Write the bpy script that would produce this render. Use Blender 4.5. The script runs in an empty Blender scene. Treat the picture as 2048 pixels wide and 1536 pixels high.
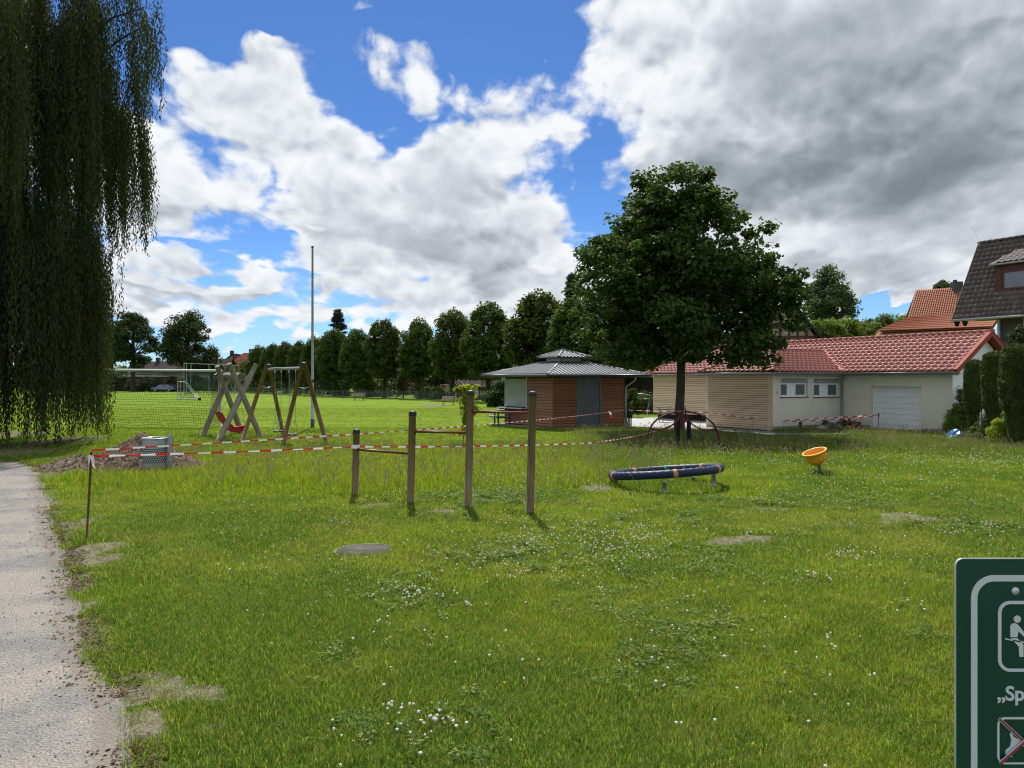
import bpy, bmesh, math, random
import numpy as np
from mathutils import Vector, Matrix, Euler
rnd = random.Random(7)
rng = np.random.default_rng(11)
sc = bpy.context.scene
PI = math.pi
F = 1500.0          # focal length in pixels of a 2048 wide picture
EYE = 2.1
HOR = 760.0

# ------------------------------------------------------------------ camera
cam = bpy.data.cameras.new("camera")
cam.sensor_width = 36.0
cam.lens = F / 2048 * 36.0
cam.clip_start = 0.05
cam.clip_end = 3000.0
cam.shift_y = -8.0 / 2048
cob = bpy.data.objects.new("camera", cam)
cob.location = (0, 0, EYE)
cob.rotation_euler = (math.radians(90), 0, 0)
sc.collection.objects.link(cob)
sc.camera = cob

# ------------------------------------------------------------------ light
SUN_EL = math.radians(54)
SUN_AZ = math.radians(-7)      # measured from +Y towards +X: the sun stands ahead of the camera, a little left
sun = bpy.data.lights.new("sun", 'SUN')
sun.energy = 4.6
sun.angle = math.radians(0.6)
sun.color = (1.0, 0.955, 0.89)
sob = bpy.data.objects.new("sun", sun)
sd = Vector((math.sin(SUN_AZ) * math.cos(SUN_EL), math.cos(SUN_AZ) * math.cos(SUN_EL), math.sin(SUN_EL)))
sob.rotation_euler = sd.to_track_quat('Z', 'Y').to_euler()
sob.location = sd * 60
sc.collection.objects.link(sob)

sc.view_settings.view_transform = 'Standard'
sc.view_settings.look = 'None'
sc.view_settings.exposure = 0.45
sc.view_settings.gamma = 1.0
sc.view_settings.use_curve_mapping = False
sc.cycles.max_bounces = 6
sc.cycles.diffuse_bounces = 3
sc.cycles.glossy_bounces = 2
sc.cycles.transmission_bounces = 4
sc.cycles.transparent_max_bounces = 4
sc.cycles.caustics_reflective = False
sc.cycles.caustics_refractive = False
sc.cycles.sample_clamp_indirect = 6.0
sc.cycles.use_denoising = True
sc.cycles.filter_width = 1.1
sc.cycles.adaptive_threshold = 0.012

# ------------------------------------------------------------------ world: sky with cumulus clouds by direction
world = bpy.data.worlds.new("World")
sc.world = world
world.use_nodes = True
NT = world.node_tree
NT.nodes.clear()

class NB:
    """tiny node helper"""
    def __init__(s, nt): s.nt = nt
    def n(s, t, **kw):
        o = s.nt.nodes.new(t)
        for k, v in kw.items(): setattr(o, k, v)
        return o
    def l(s, a, b): s.nt.links.new(a, b)
    def put(s, sock, v):
        if isinstance(v, bpy.types.NodeSocket): s.l(v, sock)
        else: sock.default_value = v
    def m(s, op, a, b=None, c=None, clamp=False):
        o = s.n('ShaderNodeMath', operation=op); o.use_clamp = clamp
        s.put(o.inputs[0], a)
        if b is not None: s.put(o.inputs[1], b)
        if c is not None: s.put(o.inputs[2], c)
        return o.outputs[0]
    def vm(s, op, a, b=None):
        o = s.n('ShaderNodeVectorMath', operation=op)
        s.put(o.inputs[0], a)
        if b is not None: s.put(o.inputs[1], b)
        return o.outputs[0]
    def ss(s, v, lo, hi, a=0.0, b=1.0, smooth=True):
        o = s.n('ShaderNodeMapRange', interpolation_type='SMOOTHSTEP' if smooth else 'LINEAR')
        s.put(o.inputs['Value'], v)
        s.put(o.inputs['From Min'], lo); s.put(o.inputs['From Max'], hi)
        s.put(o.inputs['To Min'], a); s.put(o.inputs['To Max'], b)
        return o.outputs['Result']
    def noise(s, vec, scale, detail=5.0, rough=0.55, dist=0.0, lac=2.0, dim='3D'):
        o = s.n('ShaderNodeTexNoise', noise_dimensions=dim)
        if vec is not None: s.l(vec, o.inputs['Vector'])
        o.inputs['Scale'].default_value = scale
        o.inputs['Detail'].default_value = detail
        o.inputs['Roughness'].default_value = rough
        o.inputs['Lacunarity'].default_value = lac
        o.inputs['Distortion'].default_value = dist
        return o.outputs['Fac']
    def mix(s, f, a, b, mode='MIX'):
        o = s.n('ShaderNodeMix', data_type='RGBA', blend_type=mode)
        s.put(o.inputs[0], f)
        s.put(o.inputs[6], a); s.put(o.inputs[7], b)
        return o.outputs[2]
    def comb(s, x, y, z=0.0):
        o = s.n('ShaderNodeCombineXYZ')
        s.put(o.inputs[0], x); s.put(o.inputs[1], y); s.put(o.inputs[2], z)
        return o.outputs[0]

def rgba(c): return (c[0], c[1], c[2], 1.0)

B = NB(NT)
tc = B.n('ShaderNodeTexCoord')
sep = B.n('ShaderNodeSeparateXYZ')
nrm = B.vm('NORMALIZE', tc.outputs['Generated'])
B.l(nrm, sep.inputs[0])
DX, DY, DZ = sep.outputs
az = B.m('ARCTAN2', DX, DY)
el = B.m('ARCSINE', DZ)
elp = B.m('MAXIMUM', el, 0.0)
ae = B.comb(az, el)

# cloud texture space: cells get flatter and smaller towards the horizon
U = B.m('DIVIDE', az, B.m('ADD', elp, 0.42))
V = B.m('LOGARITHM', B.m('ADD', elp, 0.16), 2.718281828)
P = B.comb(B.m('MULTIPLY', U, 1.0), B.m('MULTIPLY', V, -1.05), 0.3)
warp = B.n('ShaderNodeTexNoise', noise_dimensions='2D'); B.l(P, warp.inputs['Vector']); warp.inputs['Scale'].default_value = 6.0; warp.inputs['Detail'].default_value = 3.0
wv = B.vm('SCALE', B.vm('SUBTRACT', warp.outputs['Color'], (0.5, 0.5, 0.5)))
wv.node.inputs['Scale'].default_value = 0.09
PW = B.vm('ADD', P, wv)
PA = B.vm('ADD', B.comb(az, B.m('MULTIPLY', B.m('ADD', el, B.m('MULTIPLY', B.m('MULTIPLY', elp, elp), -0.35)), 1.55), 0.0), B.vm('SCALE', wv))
PA.node.inputs[1].links[0].from_node.inputs['Scale'].default_value = 0.5

def blob(px, py, rx, ry, w, rot=0.0):
    x = px - 1024.0; y = HOR - py
    a = math.atan2(x, F); e = math.atan2(y, math.hypot(F, x))
    mp = B.n('ShaderNodeMapping', vector_type='TEXTURE')
    B.l(aew, mp.inputs['Vector'])
    mp.inputs['Location'].default_value = (a, e, 0)
    mp.inputs['Rotation'].default_value = (0, 0, math.radians(rot))
    mp.inputs['Scale'].default_value = (rx / F * 0.93, ry / F * 0.93, 1)
    ln = B.n('ShaderNodeVectorMath', operation='LENGTH'); B.l(mp.outputs[0], ln.inputs[0])
    return B.ss(ln.outputs['Value'], 1.0, 0.25, 0.0, w)

# the blob outlines are themselves broken up a little
w2 = B.vm('SCALE', B.vm('SUBTRACT', warp.outputs['Color'], (0.5, 0.5, 0.5)))
w2.node.inputs['Scale'].default_value = 0.10
aew = B.vm('ADD', ae, w2)

CLOUDS = [  # px, py, rx, ry, weight, rotation: where banks of cloud stand in the sky
    (1900, 120, 900, 580, 1.0, 0), (1220, 40, 190, 170, 0.5, 0), (1420, 60, 390, 330, 0.42, 0), (1440, 330, 300, 260, 0.45, 0), (1900, 500, 520, 130, 0.35, 0),
    (1330, 560, 360, 130, 0.40, 0), (1560, 560, 300, 110, 0.35, 0),
    (560, 220, 230, 170, 0.62, -28), (430, 150, 150, 90, 0.40, -10), (690, 300, 110, 80, 0.42, 0),
    (300, 250, 150, 130, 0.42, 0), (240, 380, 170, 150, 0.45, 0), (340, 400, 170, 100, 0.35, 0),
    (560, 380, 260, 110, 0.45, 0), (800, 400, 300, 150, 0.60, 0), (960, 460, 270, 180, 0.70, -15), (700, 470, 260, 100, 0.35, 0),
    (840, 500, 380, 110, 0.35, 0),
    (790, 130, 220, 80, 0.37, -12), (800, 215, 120, 70, 0.34, 40), (890, 300, 130, 80, 0.38, 30), (420, 300, 260, 130, 0.30, 0), (1090, 470, 120, 150, 0.55, 0), (1110, 560, 160, 110, 0.45, 0), (200, 480, 120, 120, 0.25, 0),
    (1070, 200, 190, 150, 0.34, 0), (1060, 290, 180, 90, 0.32, 0),
    (320, 570, 220, 60, 0.55, 3), (480, 560, 170, 45, 0.45, 8), (700, 600, 330, 60, 0.48, 5), (1000, 600, 340, 80, 0.45, 0), (450, 630, 330, 38, 0.44, 2),
    (560, 655, 300, 30, 0.5, 0), (430, 530, 230, 60, 0.30, 6), (620, 560, 200, 50, 0.3, 6), (820, 640, 260, 40, 0.5, 0), (120, 560, 200, 100, 0.4, 0), (100, 250, 240, 240, 0.3, 0), (730, 28, 60, 28, 0.34, 0), (565, 36, 40, 14, 0.28, 0), (568, 105, 45, 22, 0.26, 0),
    (460, 700, 90, 18, 0.36, 0), (1560, 600, 160, 60, 0.3, 0), (1950, 590, 250, 60, 0.3, 0),
    # clear gaps
    (480, 488, 170, 18, -0.45, 3), (640, 435, 40, 18, -0.40, 0), (620, 315, 40, 22, -0.28, 20), (940, 60, 260, 70, -0.35, 0),
    (470, 40, 300, 80, -0.4, 8), (1010, 130, 90, 60, -0.18, 0), (740, 330, 30, 60, -0.2, 20), (1760, 606, 110, 34, -1.05, 0), (420, 690, 260, 18, -0.2, 0),
    (1120, 70, 60, 120, -0.25, 14), (1195, 330, 30, 90, -0.2, 12), (280, 665, 150, 26, -0.5, 0), (610, 545, 150, 16, -0.3, -8),
]
cov = None
for c in CLOUDS:
    o = blob(*c)
    cov = o if cov is None else B.m('ADD', cov, o)
# outside the picture unseen cloud is made denser to lift the neutral fill light
lowf = B.noise(P, 1.3, 1.0, 0.5, dim='2D')
absaz = B.m('ABSOLUTE', az)
outside = B.m('MAXIMUM', B.ss(absaz, 0.62, 1.0), B.ss(el, 0.47, 0.75))
covo = B.m('MULTIPLY', B.ss(lowf, 0.30, 0.58, 0.22, 0.85), outside)
cov = B.m('ADD', B.m('MINIMUM', B.m('MULTIPLY', cov, 1.12), 1.10), covo)

def vor(vec):
    bw = B.n('ShaderNodeTexVoronoi', feature='F1', voronoi_dimensions='2D'); B.l(vec, bw.inputs['Vector']); bw.inputs['Scale'].default_value = 13.0
    bw.inputs['Detail'].default_value = 2.0; bw.inputs['Roughness'].default_value = 0.6
    return bw.outputs['Distance']
n1 = B.noise(PW, 3.0, 8.0, 0.56, dim='2D')
n2 = B.noise(PA, 30.0, 4.0, 0.62, dim='2D')
b1 = vor(PA)
def dens(nn1, nn2, bb):
    d = B.m('MULTIPLY_ADD', nn1, 1.7, -0.85)
    d = B.m('ADD', d, B.m('MULTIPLY_ADD', nn2, 0.55, -0.275))
    return B.m('ADD', d, B.m('MULTIPLY_ADD', bb, -0.42, 0.19))
D0 = B.m('ADD', dens(n1, n2, b1), B.m('SUBTRACT', cov, 0.20))
alpha = B.ss(D0, -0.14, 0.30)
# the same field looked up a little nearer to the sun: what is thinner there is lit
PS = B.vm('ADD', PW, (0.008, -0.050, 0.0))
n1s = B.noise(PS, 3.0, 4.0, 0.56, dim='2D')
PS2 = B.vm('ADD', PA, (-0.004, 0.020, 0.0))
b1s = vor(PS2)
grad = B.m('ADD', B.m('MULTIPLY', B.m('SUBTRACT', n1, n1s), 1.5), B.m('MULTIPLY', B.m('SUBTRACT', b1s, b1), 0.7))
thick = B.ss(D0, 0.2, 1.3, 0.0, 1.0, False)
# dense cores read grey
GREY = [(1640, 330, 520, 150, 0.42, 0), (1950, 260, 520, 220, 0.50, 0), (1420, 380, 260, 110, 0.26, 0), (1750, 90, 420, 120, 0.30, 0), (960, 500, 170, 95, 0.40, 0), (1030, 560, 260, 50, 0.22, 0), (790, 470, 110, 60, 0.15, 0),
        (700, 290, 60, 50, 0.22, 0), (330, 430, 170, 40, 0.30, 0), (300, 590, 130, 26, 0.38, 0), (480, 590, 160, 24, 0.32, 0), (640, 440, 300, 60, 0.16, 0),
        (1800, 540, 400, 50, 0.25, 0), (1500, 60, 150, 70, 0.12, 0), (600, 615, 200, 20, 0.2, 0), (1480, 560, 200, 60, 0.2, 0), (1280, 90, 120, 60, 0.1, 0)]
gs = None
for c in GREY:
    o = blob(*c); gs = o if gs is None else B.m('ADD', gs, o)
shade = B.m('ADD', B.m('MULTIPLY', thick, 0.34), gs)
shade = B.m('SUBTRACT', shade, B.m('MULTIPLY', grad, B.m('MULTIPLY_ADD', thick, -0.85, 0.92)))
shade = B.m('ADD', shade, B.m('MULTIPLY_ADD', n1, 0.34, -0.18))
shade = B.ss(shade, -0.14, 1.18, 0.0, 1.0, False)
cr = B.n('ShaderNodeValToRGB'); B.l(shade, cr.inputs[0])
e = cr.color_ramp.elements
K = 0.765
def lin(r, g, b):
    f = lambda v: (v / 255 / 12.92) if v <= 10 else ((v / 255 + 0.055) / 1.055) ** 2.4
    return (f(r) * K, f(g) * K, f(b) * K, 1.0)
e[0].position = 0.0; e[0].color = lin(243, 246, 249)
e[1].position = 1.0; e[1].color = lin(124, 133, 141)
for pos, c in ((0.18, (226, 231, 237)), (0.38, (198, 204, 211)), (0.60, (165, 173, 181)), (0.80, (141, 150, 158))):
    x = e.new(pos); x.color = lin(*c)
sky = B.n('ShaderNodeTexSky', sky_type='NISHITA')
sky.sun_disc = False
sky.sun_elevation = SUN_EL
sky.sun_rotation = SUN_AZ
sky.air_density = 1.0
sky.dust_density = 0.2
sky.ozone_density = 3.0
SKY_STR = 0.11
tint = B.mix(B.ss(el, 0.0, 0.30), (0.43, 0.62, 0.92, 1), (0.28, 0.44, 0.675, 1))
skyc = B.mix(1.0, sky.outputs[0], tint, 'MULTIPLY')
cloudc = B.vm('SCALE', cr.outputs[0]); cloudc.node.inputs['Scale'].default_value = 1.0 / SKY_STR
below = B.ss(el, -0.02, 0.0)
alpha = B.m('MULTIPLY', alpha, below)
col = B.mix(alpha, skyc, cloudc)
bg = B.n('ShaderNodeBackground'); B.l(col, bg.inputs[0]); bg.inputs[1].default_value = SKY_STR
wo = B.n('ShaderNodeOutputWorld'); B.l(bg.outputs[0], wo.inputs[0])
world.cycles.sampling_method = 'MANUAL'
world.cycles.sample_map_resolution = 512

# ------------------------------------------------------------------ terrain and projection
def smooth(a, b, v):
    t = np.clip((np.asarray(v, dtype=float) - a) / (b - a), 0, 1)
    return t * t * (3 - 2 * t)

def vnoise(x, y, seed=0):
    """lattice value noise, vectorised, 0..1"""
    x = np.asarray(x, dtype=float); y = np.asarray(y, dtype=float)
    xi = np.floor(x).astype(np.int64); yi = np.floor(y).astype(np.int64)
    xf = x - xi; yf = y - yi
    u = xf * xf * (3 - 2 * xf); v = yf * yf * (3 - 2 * yf)
    def h(a, b):
        n = (a * 374761393 + b * 668265263 + seed * 974634777) & 0x7fffffff
        n = ((n ^ (n >> 13)) * 1274126177) & 0x7fffffff
        n = (n ^ (n >> 16)) & 0x7fffffff
        return (n % 100003) / 100003.0
    return (h(xi, yi) * (1 - u) + h(xi + 1, yi) * u) * (1 - v) + (h(xi, yi + 1) * (1 - u) + h(xi + 1, yi + 1) * u) * v

def fbm(x, y, scale=1.0, octv=4, seed=0, rough=0.5):
    a = 1.0; s = 0.0; t = 0.0; f = scale
    for i in range(octv):
        s = s + a * vnoise(np.asarray(x) * f + 17.3 * i, np.asarray(y) * f - 9.1 * i, seed + i)
        t += a; a *= rough; f *= 2.03
    return s / t

def gh(x, y):
    x = np.asarray(x, dtype=float); y = np.asarray(y, dtype=float)
    z = -0.2 * smooth(14, 28, y)
    z = z + (fbm(x, y, 0.5, 3, 5) - 0.5) * 0.05 * smooth(0, 4, y) * (1 - smooth(26, 34, y))
    z = z + 5.0 * smooth(52, 80, y) * smooth(16, 34, x)
    z = z + 9.0 * smooth(240, 420, y)
    return z

def H(x, y): return float(gh(x, y))

def G(px, py):
    """the ground point seen at a place of the photograph"""
    a = (px - 1024) / F; b = (HOR - py) / F
    D = 1.0
    lo, hi = 1.0, 600.0
    prev = 1.0
    for k in range(1, 700):
        D = 1.0 * 1.0095 ** k
        if EYE + b * D < H(a * D, D): break
        prev = D
    for _ in range(20):
        mid = (prev + D) / 2
        if EYE + b * mid < H(a * mid, mid): D = mid
        else: prev = mid
    return Vector((a * D, D, H(a * D, D)))

def W(px, py, D): return Vector(((px - 1024) / F * D, D, EYE + (HOR - py) / F * D))
def Wg(px, D):
    x = (px - 1024) / F * D
    return Vector((x, D, H(x, D)))

# ------------------------------------------------------------------ objects
def link(o, parent=None):
    sc.collection.objects.link(o)
    if parent is not None: o.parent = parent
    return o

def top_of(o):
    while o.parent is not None: o = o.parent
    return o

def tag(o, label=None, cat=None, group=None, kind=None):
    if label: o['label'] = label
    if cat: o['category'] = cat
    if group: o['group'] = group
    if kind: o['kind'] = kind
    return o

def thing(name, label, cat, loc=(0, 0, 0), rotz=0.0, group=None):
    o = bpy.data.objects.new(name, None)
    o.empty_display_size = 0.2
    o.location = loc; o.rotation_euler = (0, 0, rotz)
    link(o); tag(o, label, cat, group)
    return o

def copy_tree(o, parent=None):
    c = o.copy(); link(c)
    c.parent = parent
    for ch in list(o.children): copy_tree(ch, c)
    return c

class MB:
    def __init__(s): s.v = []; s.f = []; s.sm = []
    def add(s, vs, fs, M=None, smooth=False):
        b = len(s.v)
        if M is not None: vs = [M @ Vector(p) for p in vs]
        s.v.extend([tuple(p) for p in vs]); s.f.extend([tuple(i + b for i in f) for f in fs]); s.sm.extend([smooth] * len(fs))
        return s
    def box(s, x0, x1, y0, y1, z0, z1, M=None):
        return s.add([(x0, y0, z0), (x1, y0, z0), (x1, y1, z0), (x0, y1, z0), (x0, y0, z1), (x1, y0, z1), (x1, y1, z1), (x0, y1, z1)],
                     [(0, 3, 2, 1), (4, 5, 6, 7), (0, 1, 5, 4), (1, 2, 6, 5), (2, 3, 7, 6), (3, 0, 4, 7)], M)
    def tube(s, pts, r, n=8, cap=True, M=None, flat=1.0, closed=False):
        pts = [Vector(p) for p in pts]
        R = r if isinstance(r, (list, tuple)) else [r] * len(pts)
        vs = []; fs = []
        up = None; N = len(pts)
        for i, p in enumerate(pts):
            if closed: t = pts[(i + 1) % N] - pts[i - 1]
            else: t = pts[min(i + 1, N - 1)] - pts[max(i - 1, 0)]
            t.normalize()
            if up is None:
                up = Vector((0, 0, 1)) if abs(t.z) < 0.9 else Vector((0, 1, 0))
            a = t.cross(up)
            if a.length < 1e-5: a = t.cross(Vector((1, 0.1, 0)))
            a.normalize(); b = a.cross(t).normalized(); up = b
            for k in range(n):
                c = 2 * PI * k / n
                vs.append(p + a * math.cos(c) * R[i] + b * math.sin(c) * R[i] * flat)
        for i in range(N if closed else N - 1):
            j = (i + 1) % N
            for k in range(n):
                fs.append((i * n + k, i * n + (k + 1) % n, j * n + (k + 1) % n, j * n + k))
        s.add(vs, fs, M, True)
        if cap and not closed:
            b0 = len(s.v) - len(vs)
            s.f.append(tuple(b0 + k for k in range(n))); s.sm.append(False)
            s.f.append(tuple(b0 + (N - 1) * n + k for k in reversed(range(n)))); s.sm.append(False)
        return s
    def lathe(s, prof, n=16, M=None, c=(0, 0, 0), smooth=True):
        vs = []; fs = []
        for r, z in prof:
            for k in range(n):
                a = 2 * PI * k / n
                vs.append((c[0] + r * math.cos(a), c[1] + r * math.sin(a), c[2] + z))
        for i in range(len(prof) - 1):
            for k in range(n):
                fs.append((i * n + k, i * n + (k + 1) % n, (i + 1) * n + (k + 1) % n, (i + 1) * n + k))
        return s.add(vs, fs, M, smooth)
    def prism(s, poly, z0, z1, M=None):
        n = len(poly)
        vs = [(p[0], p[1], z0) for p in poly] + [(p[0], p[1], z1) for p in poly]
        fs = [tuple(reversed(range(n))), tuple(range(n, 2 * n))]
        for i in range(n): fs.append((i, (i + 1) % n, n + (i + 1) % n, n + i))
        return s.add(vs, fs, M)
    def quad(s, a, b, c, d): return s.add([a, b, c, d], [(0, 1, 2, 3)])
    def slab(s, pts, t):
        """polygon in 3D with thickness t along its normal (downwards)"""
        pts = [Vector(p) for p in pts]; n = len(pts)
        nn = (pts[1] - pts[0]).cross(pts[2] - pts[0]).normalized()
        if nn.z < 0: nn = -nn
        lo = [p - nn * t for p in pts]
        fs = [tuple(range(n)), tuple(reversed(range(n, 2 * n)))]
        for i in range(n): fs.append((i, n + i, n + (i + 1) % n, (i + 1) % n))
        return s.add(pts + lo, fs)
    def mesh(s, name, m=None, off=(0, 0, 0)):
        me = bpy.data.meshes.new(name)
        me.from_pydata([(p[0] - off[0], p[1] - off[1], p[2] - off[2]) for p in s.v], [], s.f)
        if any(s.sm): me.polygons.foreach_set('use_smooth', s.sm)
        me.update()
        if m: me.materials.append(m)
        return me
    def build(s, name, m, parent=None, world=True):
        off = (0, 0, 0)
        if parent is not None and world: off = tuple(top_of(parent).location)
        return link(bpy.data.objects.new(name, s.mesh(name, m, off)), parent)

def inst(name, me, parent, M):
    """a piece that shares its mesh; M is in world space and its root has no rotation"""
    o = bpy.data.objects.new(name, me); link(o, parent)
    o.matrix_basis = Matrix.Translation(-top_of(parent).location) @ M
    return o

def np_mesh(name, V, Q, m, attr=None, smooth=False):
    """V (n,3), Q (k,3|4) -> mesh, fast; attr: dict name -> per-vertex float or rgb"""
    me = bpy.data.meshes.new(name)
    V = np.ascontiguousarray(V, dtype=np.float32); Q = np.ascontiguousarray(Q, dtype=np.int32)
    k, w = Q.shape
    me.vertices.add(len(V)); me.vertices.foreach_set('co', V.ravel())
    me.loops.add(k * w); me.loops.foreach_set('vertex_index', Q.ravel())
    me.polygons.add(k); me.polygons.foreach_set('loop_start', np.arange(0, k * w, w, dtype=np.int32))
    if smooth: me.polygons.foreach_set('use_smooth', np.ones(k, dtype=bool))
    me.update(calc_edges=True)
    for n, a in (attr or {}).items():
        a = np.asarray(a, dtype=np.float32)
        if a.ndim == 1:
            at = me.attributes.new(n, 'FLOAT', 'POINT'); at.data.foreach_set('value', a)
        else:
            at = me.attributes.new(n, 'FLOAT_COLOR', 'POINT')
            c = np.ones((len(a), 4), dtype=np.float32); c[:, :3] = a
            at.data.foreach_set('color', c.ravel())
    if m: me.materials.append(m)
    return me

# ------------------------------------------------------------------ materials
def new_mat(name):
    m = bpy.data.materials.new(name); m.use_nodes = True
    nt = m.node_tree; nt.nodes.clear()
    b = NB(nt)
    out = b.n('ShaderNodeOutputMaterial')
    return m, b, out

def pri(b, col, rough=0.6, metal=0.0, spec=0.5, normal=None, **kw):
    p = b.n('ShaderNodeBsdfPrincipled')
    b.put(p.inputs['Base Color'], col); b.put(p.inputs['Roughness'], rough); b.put(p.inputs['Metallic'], metal)
    b.put(p.inputs['Specular IOR Level'], spec)
    if normal is not None: b.l(normal, p.inputs['Normal'])
    for k, v in kw.items(): b.put(p.inputs[k], v)
    return p.outputs[0]

def bump(b, h, strength=0.3, dist=0.02):
    o = b.n('ShaderNodeBump'); o.inputs['Strength'].default_value = strength; o.inputs['Distance'].default_value = dist
    b.l(h, o.inputs['Height']); return o.outputs[0]

def mat(name, c1, c2=None, scale=4.0, rough=0.6, metal=0.0, bs=0.0, bscale=30.0, bdist=0.01, rand=0.0, stretch=None, world=False, spec=0.5, c3=None, c3scale=1.0, c3cut=(0.55, 0.7), detail=4.0):
    m, b, out = new_mat(name)
    t = b.n('ShaderNodeTexCoord')
    if world: g = b.n('ShaderNodeNewGeometry'); v = g.outputs['Position']
    else: v = t.outputs['Object']
    info = b.n('ShaderNodeObjectInfo')
    if not world:
        v = b.vm('ADD', v, b.vm('SCALE', b.comb(info.outputs['Random'], info.outputs['Random'], info.outputs['Random'])))
        v.node.inputs[1].links[0].from_node.inputs['Scale'].default_value = 37.0
    vv = v
    if stretch: vv = b.vm('MULTIPLY', v, stretch)
    c2 = c2 or tuple(x * 0.8 for x in c1)
    n = b.ss(b.noise(vv, scale, detail, 0.6), 0.3, 0.7, 0, 1, False)
    col = b.mix(n, rgba(c1), rgba(c2))
    if c3: col = b.mix(b.ss(b.noise(v, c3scale, 4, 0.6), c3cut[0], c3cut[1]), col, rgba(c3))
    if rand:
        k = b.ss(info.outputs['Random'], 0, 1, 1 - rand, 1 + rand, False)
        hs = b.n('ShaderNodeHueSaturation'); b.l(col, hs.inputs['Color']); b.l(k, hs.inputs['Value']); col = hs.outputs[0]
    nr = None
    if bs: nr = bump(b, b.noise(vv, bscale, 3, 0.6), bs, bdist)
    rr = b.ss(b.noise(v, scale * 2.3, 2, 0.5), 0.3, 0.7, max(0.03, rough - 0.08), min(1, rough + 0.08), False)
    b.l(pri(b, col, rr, metal, spec, nr), out.inputs[0])
    return m

def leafmat(name, dark, light, trans=0.3, tcol=None):
    m, b, out = new_mat(name)
    a = b.n('ShaderNodeAttribute', attribute_name='v')
    col = b.mix(a.outputs['Fac'], rgba(dark), rgba(light))
    info = b.n('ShaderNodeObjectInfo')
    hs = b.n('ShaderNodeHueSaturation'); b.l(col, hs.inputs['Color'])
    b.l(b.ss(info.outputs['Random'], 0, 1, 0.88, 1.14, False), hs.inputs['Value'])
    b.l(b.ss(info.outputs['Random'], 0, 1, 0.485, 0.51, False), hs.inputs['Hue'])
    col = hs.outputs[0]
    d = pri(b, col, 0.7, 0.0, 0.18)
    t = b.n('ShaderNodeBsdfTranslucent'); b.l(b.mix(1.0, col, rgba(tcol or (1.5, 1.5, 0.6)), 'MULTIPLY'), t.inputs[0])
    mx = b.n('ShaderNodeMixShader'); mx.inputs[0].default_value = trans
    b.l(d, mx.inputs[1]); b.l(t.outputs[0], mx.inputs[2]); b.l(mx.outputs[0], out.inputs[0])
    return m

M = {}
M['steel'] = mat('galvanised_steel', (0.42, 0.45, 0.47), (0.30, 0.33, 0.35), 14, 0.42, 0.75, 0.1, 60)
M['steel_paint'] = mat('pale_grey_paint', (0.42, 0.45, 0.47), (0.34, 0.37, 0.39), 8, 0.45, 0.0)
M['alu'] = mat('brushed_aluminium', (0.62, 0.64, 0.66), (0.5, 0.52, 0.54), 8, 0.35, 0.6)
M['white'] = mat('white_paint', (0.84, 0.85, 0.86), (0.78, 0.79, 0.80), 3, 0.5)
M['white_dirty'] = mat('weathered_white_paint', (0.62, 0.62, 0.6), (0.42, 0.42, 0.40), 6, 0.6)
M['black'] = mat('black_rubber', (0.014, 0.014, 0.015), (0.025, 0.025, 0.026), 12, 0.7, spec=.25)
M['black_cap'] = mat('black_plastic_cap', (0.014, 0.015, 0.017), (0.028, 0.028, 0.03), 9, 0.5, spec=.3)
M['tar_wood'] = mat('black_tarred_wood', (0.010, 0.009, 0.009), (0.024, 0.022, 0.019), 10, 0.8, 0, 0.5, 40, 0.01, stretch=(1, 1, 0.15), spec=.15)
M['maroon'] = mat('maroon_bar_paint', (0.15, 0.014, 0.018), (0.09, 0.010, 0.012), 9, 0.38)
M['red_steel'] = mat('dark_red_tube_paint', (0.115, 0.014, 0.016), (0.07, 0.011, 0.012), 9, 0.5, spec=.35)
M['red_plastic'] = mat('red_plastic', (0.42, 0.010, 0.012), (0.30, 0.008, 0.010), 5, 0.35)
M['blue_rubber'] = mat('dark_blue_rubber', (0.008, 0.018, 0.066), (0.014, 0.024, 0.052), 7, 0.5, 0, 0.15, 80, 0.004, spec=.3)
M['orange_band'] = mat('pale_orange_band', (0.50, 0.24, 0.10), (0.40, 0.20, 0.10), 9, 0.6)
M['green_band'] = mat('green_band', (0.02, 0.30, 0.12), (0.02, 0.22, 0.1), 9, 0.5)
M['yellow_plastic'] = mat('orange_yellow_plastic', (0.78, 0.36, 0.020), (0.66, 0.29, 0.016), 4, 0.45, c3=(0.35, 0.17, 0.05), c3scale=9, c3cut=(0.62, 0.8))
M['post_wood'] = mat('impregnated_post_wood', (0.24, 0.172, 0.080), (0.11, 0.082, 0.040), 5, 0.85, 0, 0.6, 22, 0.008, rand=0.12, stretch=(6, 6, 0.5), c3=(0.15, 0.15, 0.085), c3scale=3.0)
M['swing_wood'] = mat('brown_glazed_round_timber', (0.20, 0.115, 0.040), (0.11, 0.065, 0.026), 4, 0.6, 0, 0.4, 18, 0.008, rand=0.10, stretch=(5, 5, 0.5), c3=(0.17, 0.13, 0.08), c3scale=2.0)
M['log_grey'] = mat('weathered_grey_log', (0.31, 0.28, 0.23), (0.19, 0.17, 0.14), 4, 0.8, 0, 0.6, 14, 0.012, rand=0.1, stretch=(4, 4, 0.6), c3=(0.12, 0.105, 0.08), c3scale=2.5, c3cut=(0.62, 0.72))
M['log_end'] = mat('sawn_log_end', (0.16, 0.13, 0.10), (0.09, 0.075, 0.06), 20, 0.85)
M['stain_wood'] = mat('red_brown_stained_board', (0.34, 0.125, 0.042), (0.20, 0.074, 0.027), 3, 0.5, 0, 0.35, 16, 0.004, rand=0.16, stretch=(0.25, 6, 6))
M['larch'] = mat('pale_larch_board', (0.80, 0.63, 0.44), (0.66, 0.49, 0.33), 3, 0.7, 0, 0.3, 16, 0.004, rand=0.11, stretch=(0.35, 7, 7), c3=(0.20, 0.10, 0.05), c3scale=5.0, c3cut=(0.70, 0.76))
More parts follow.
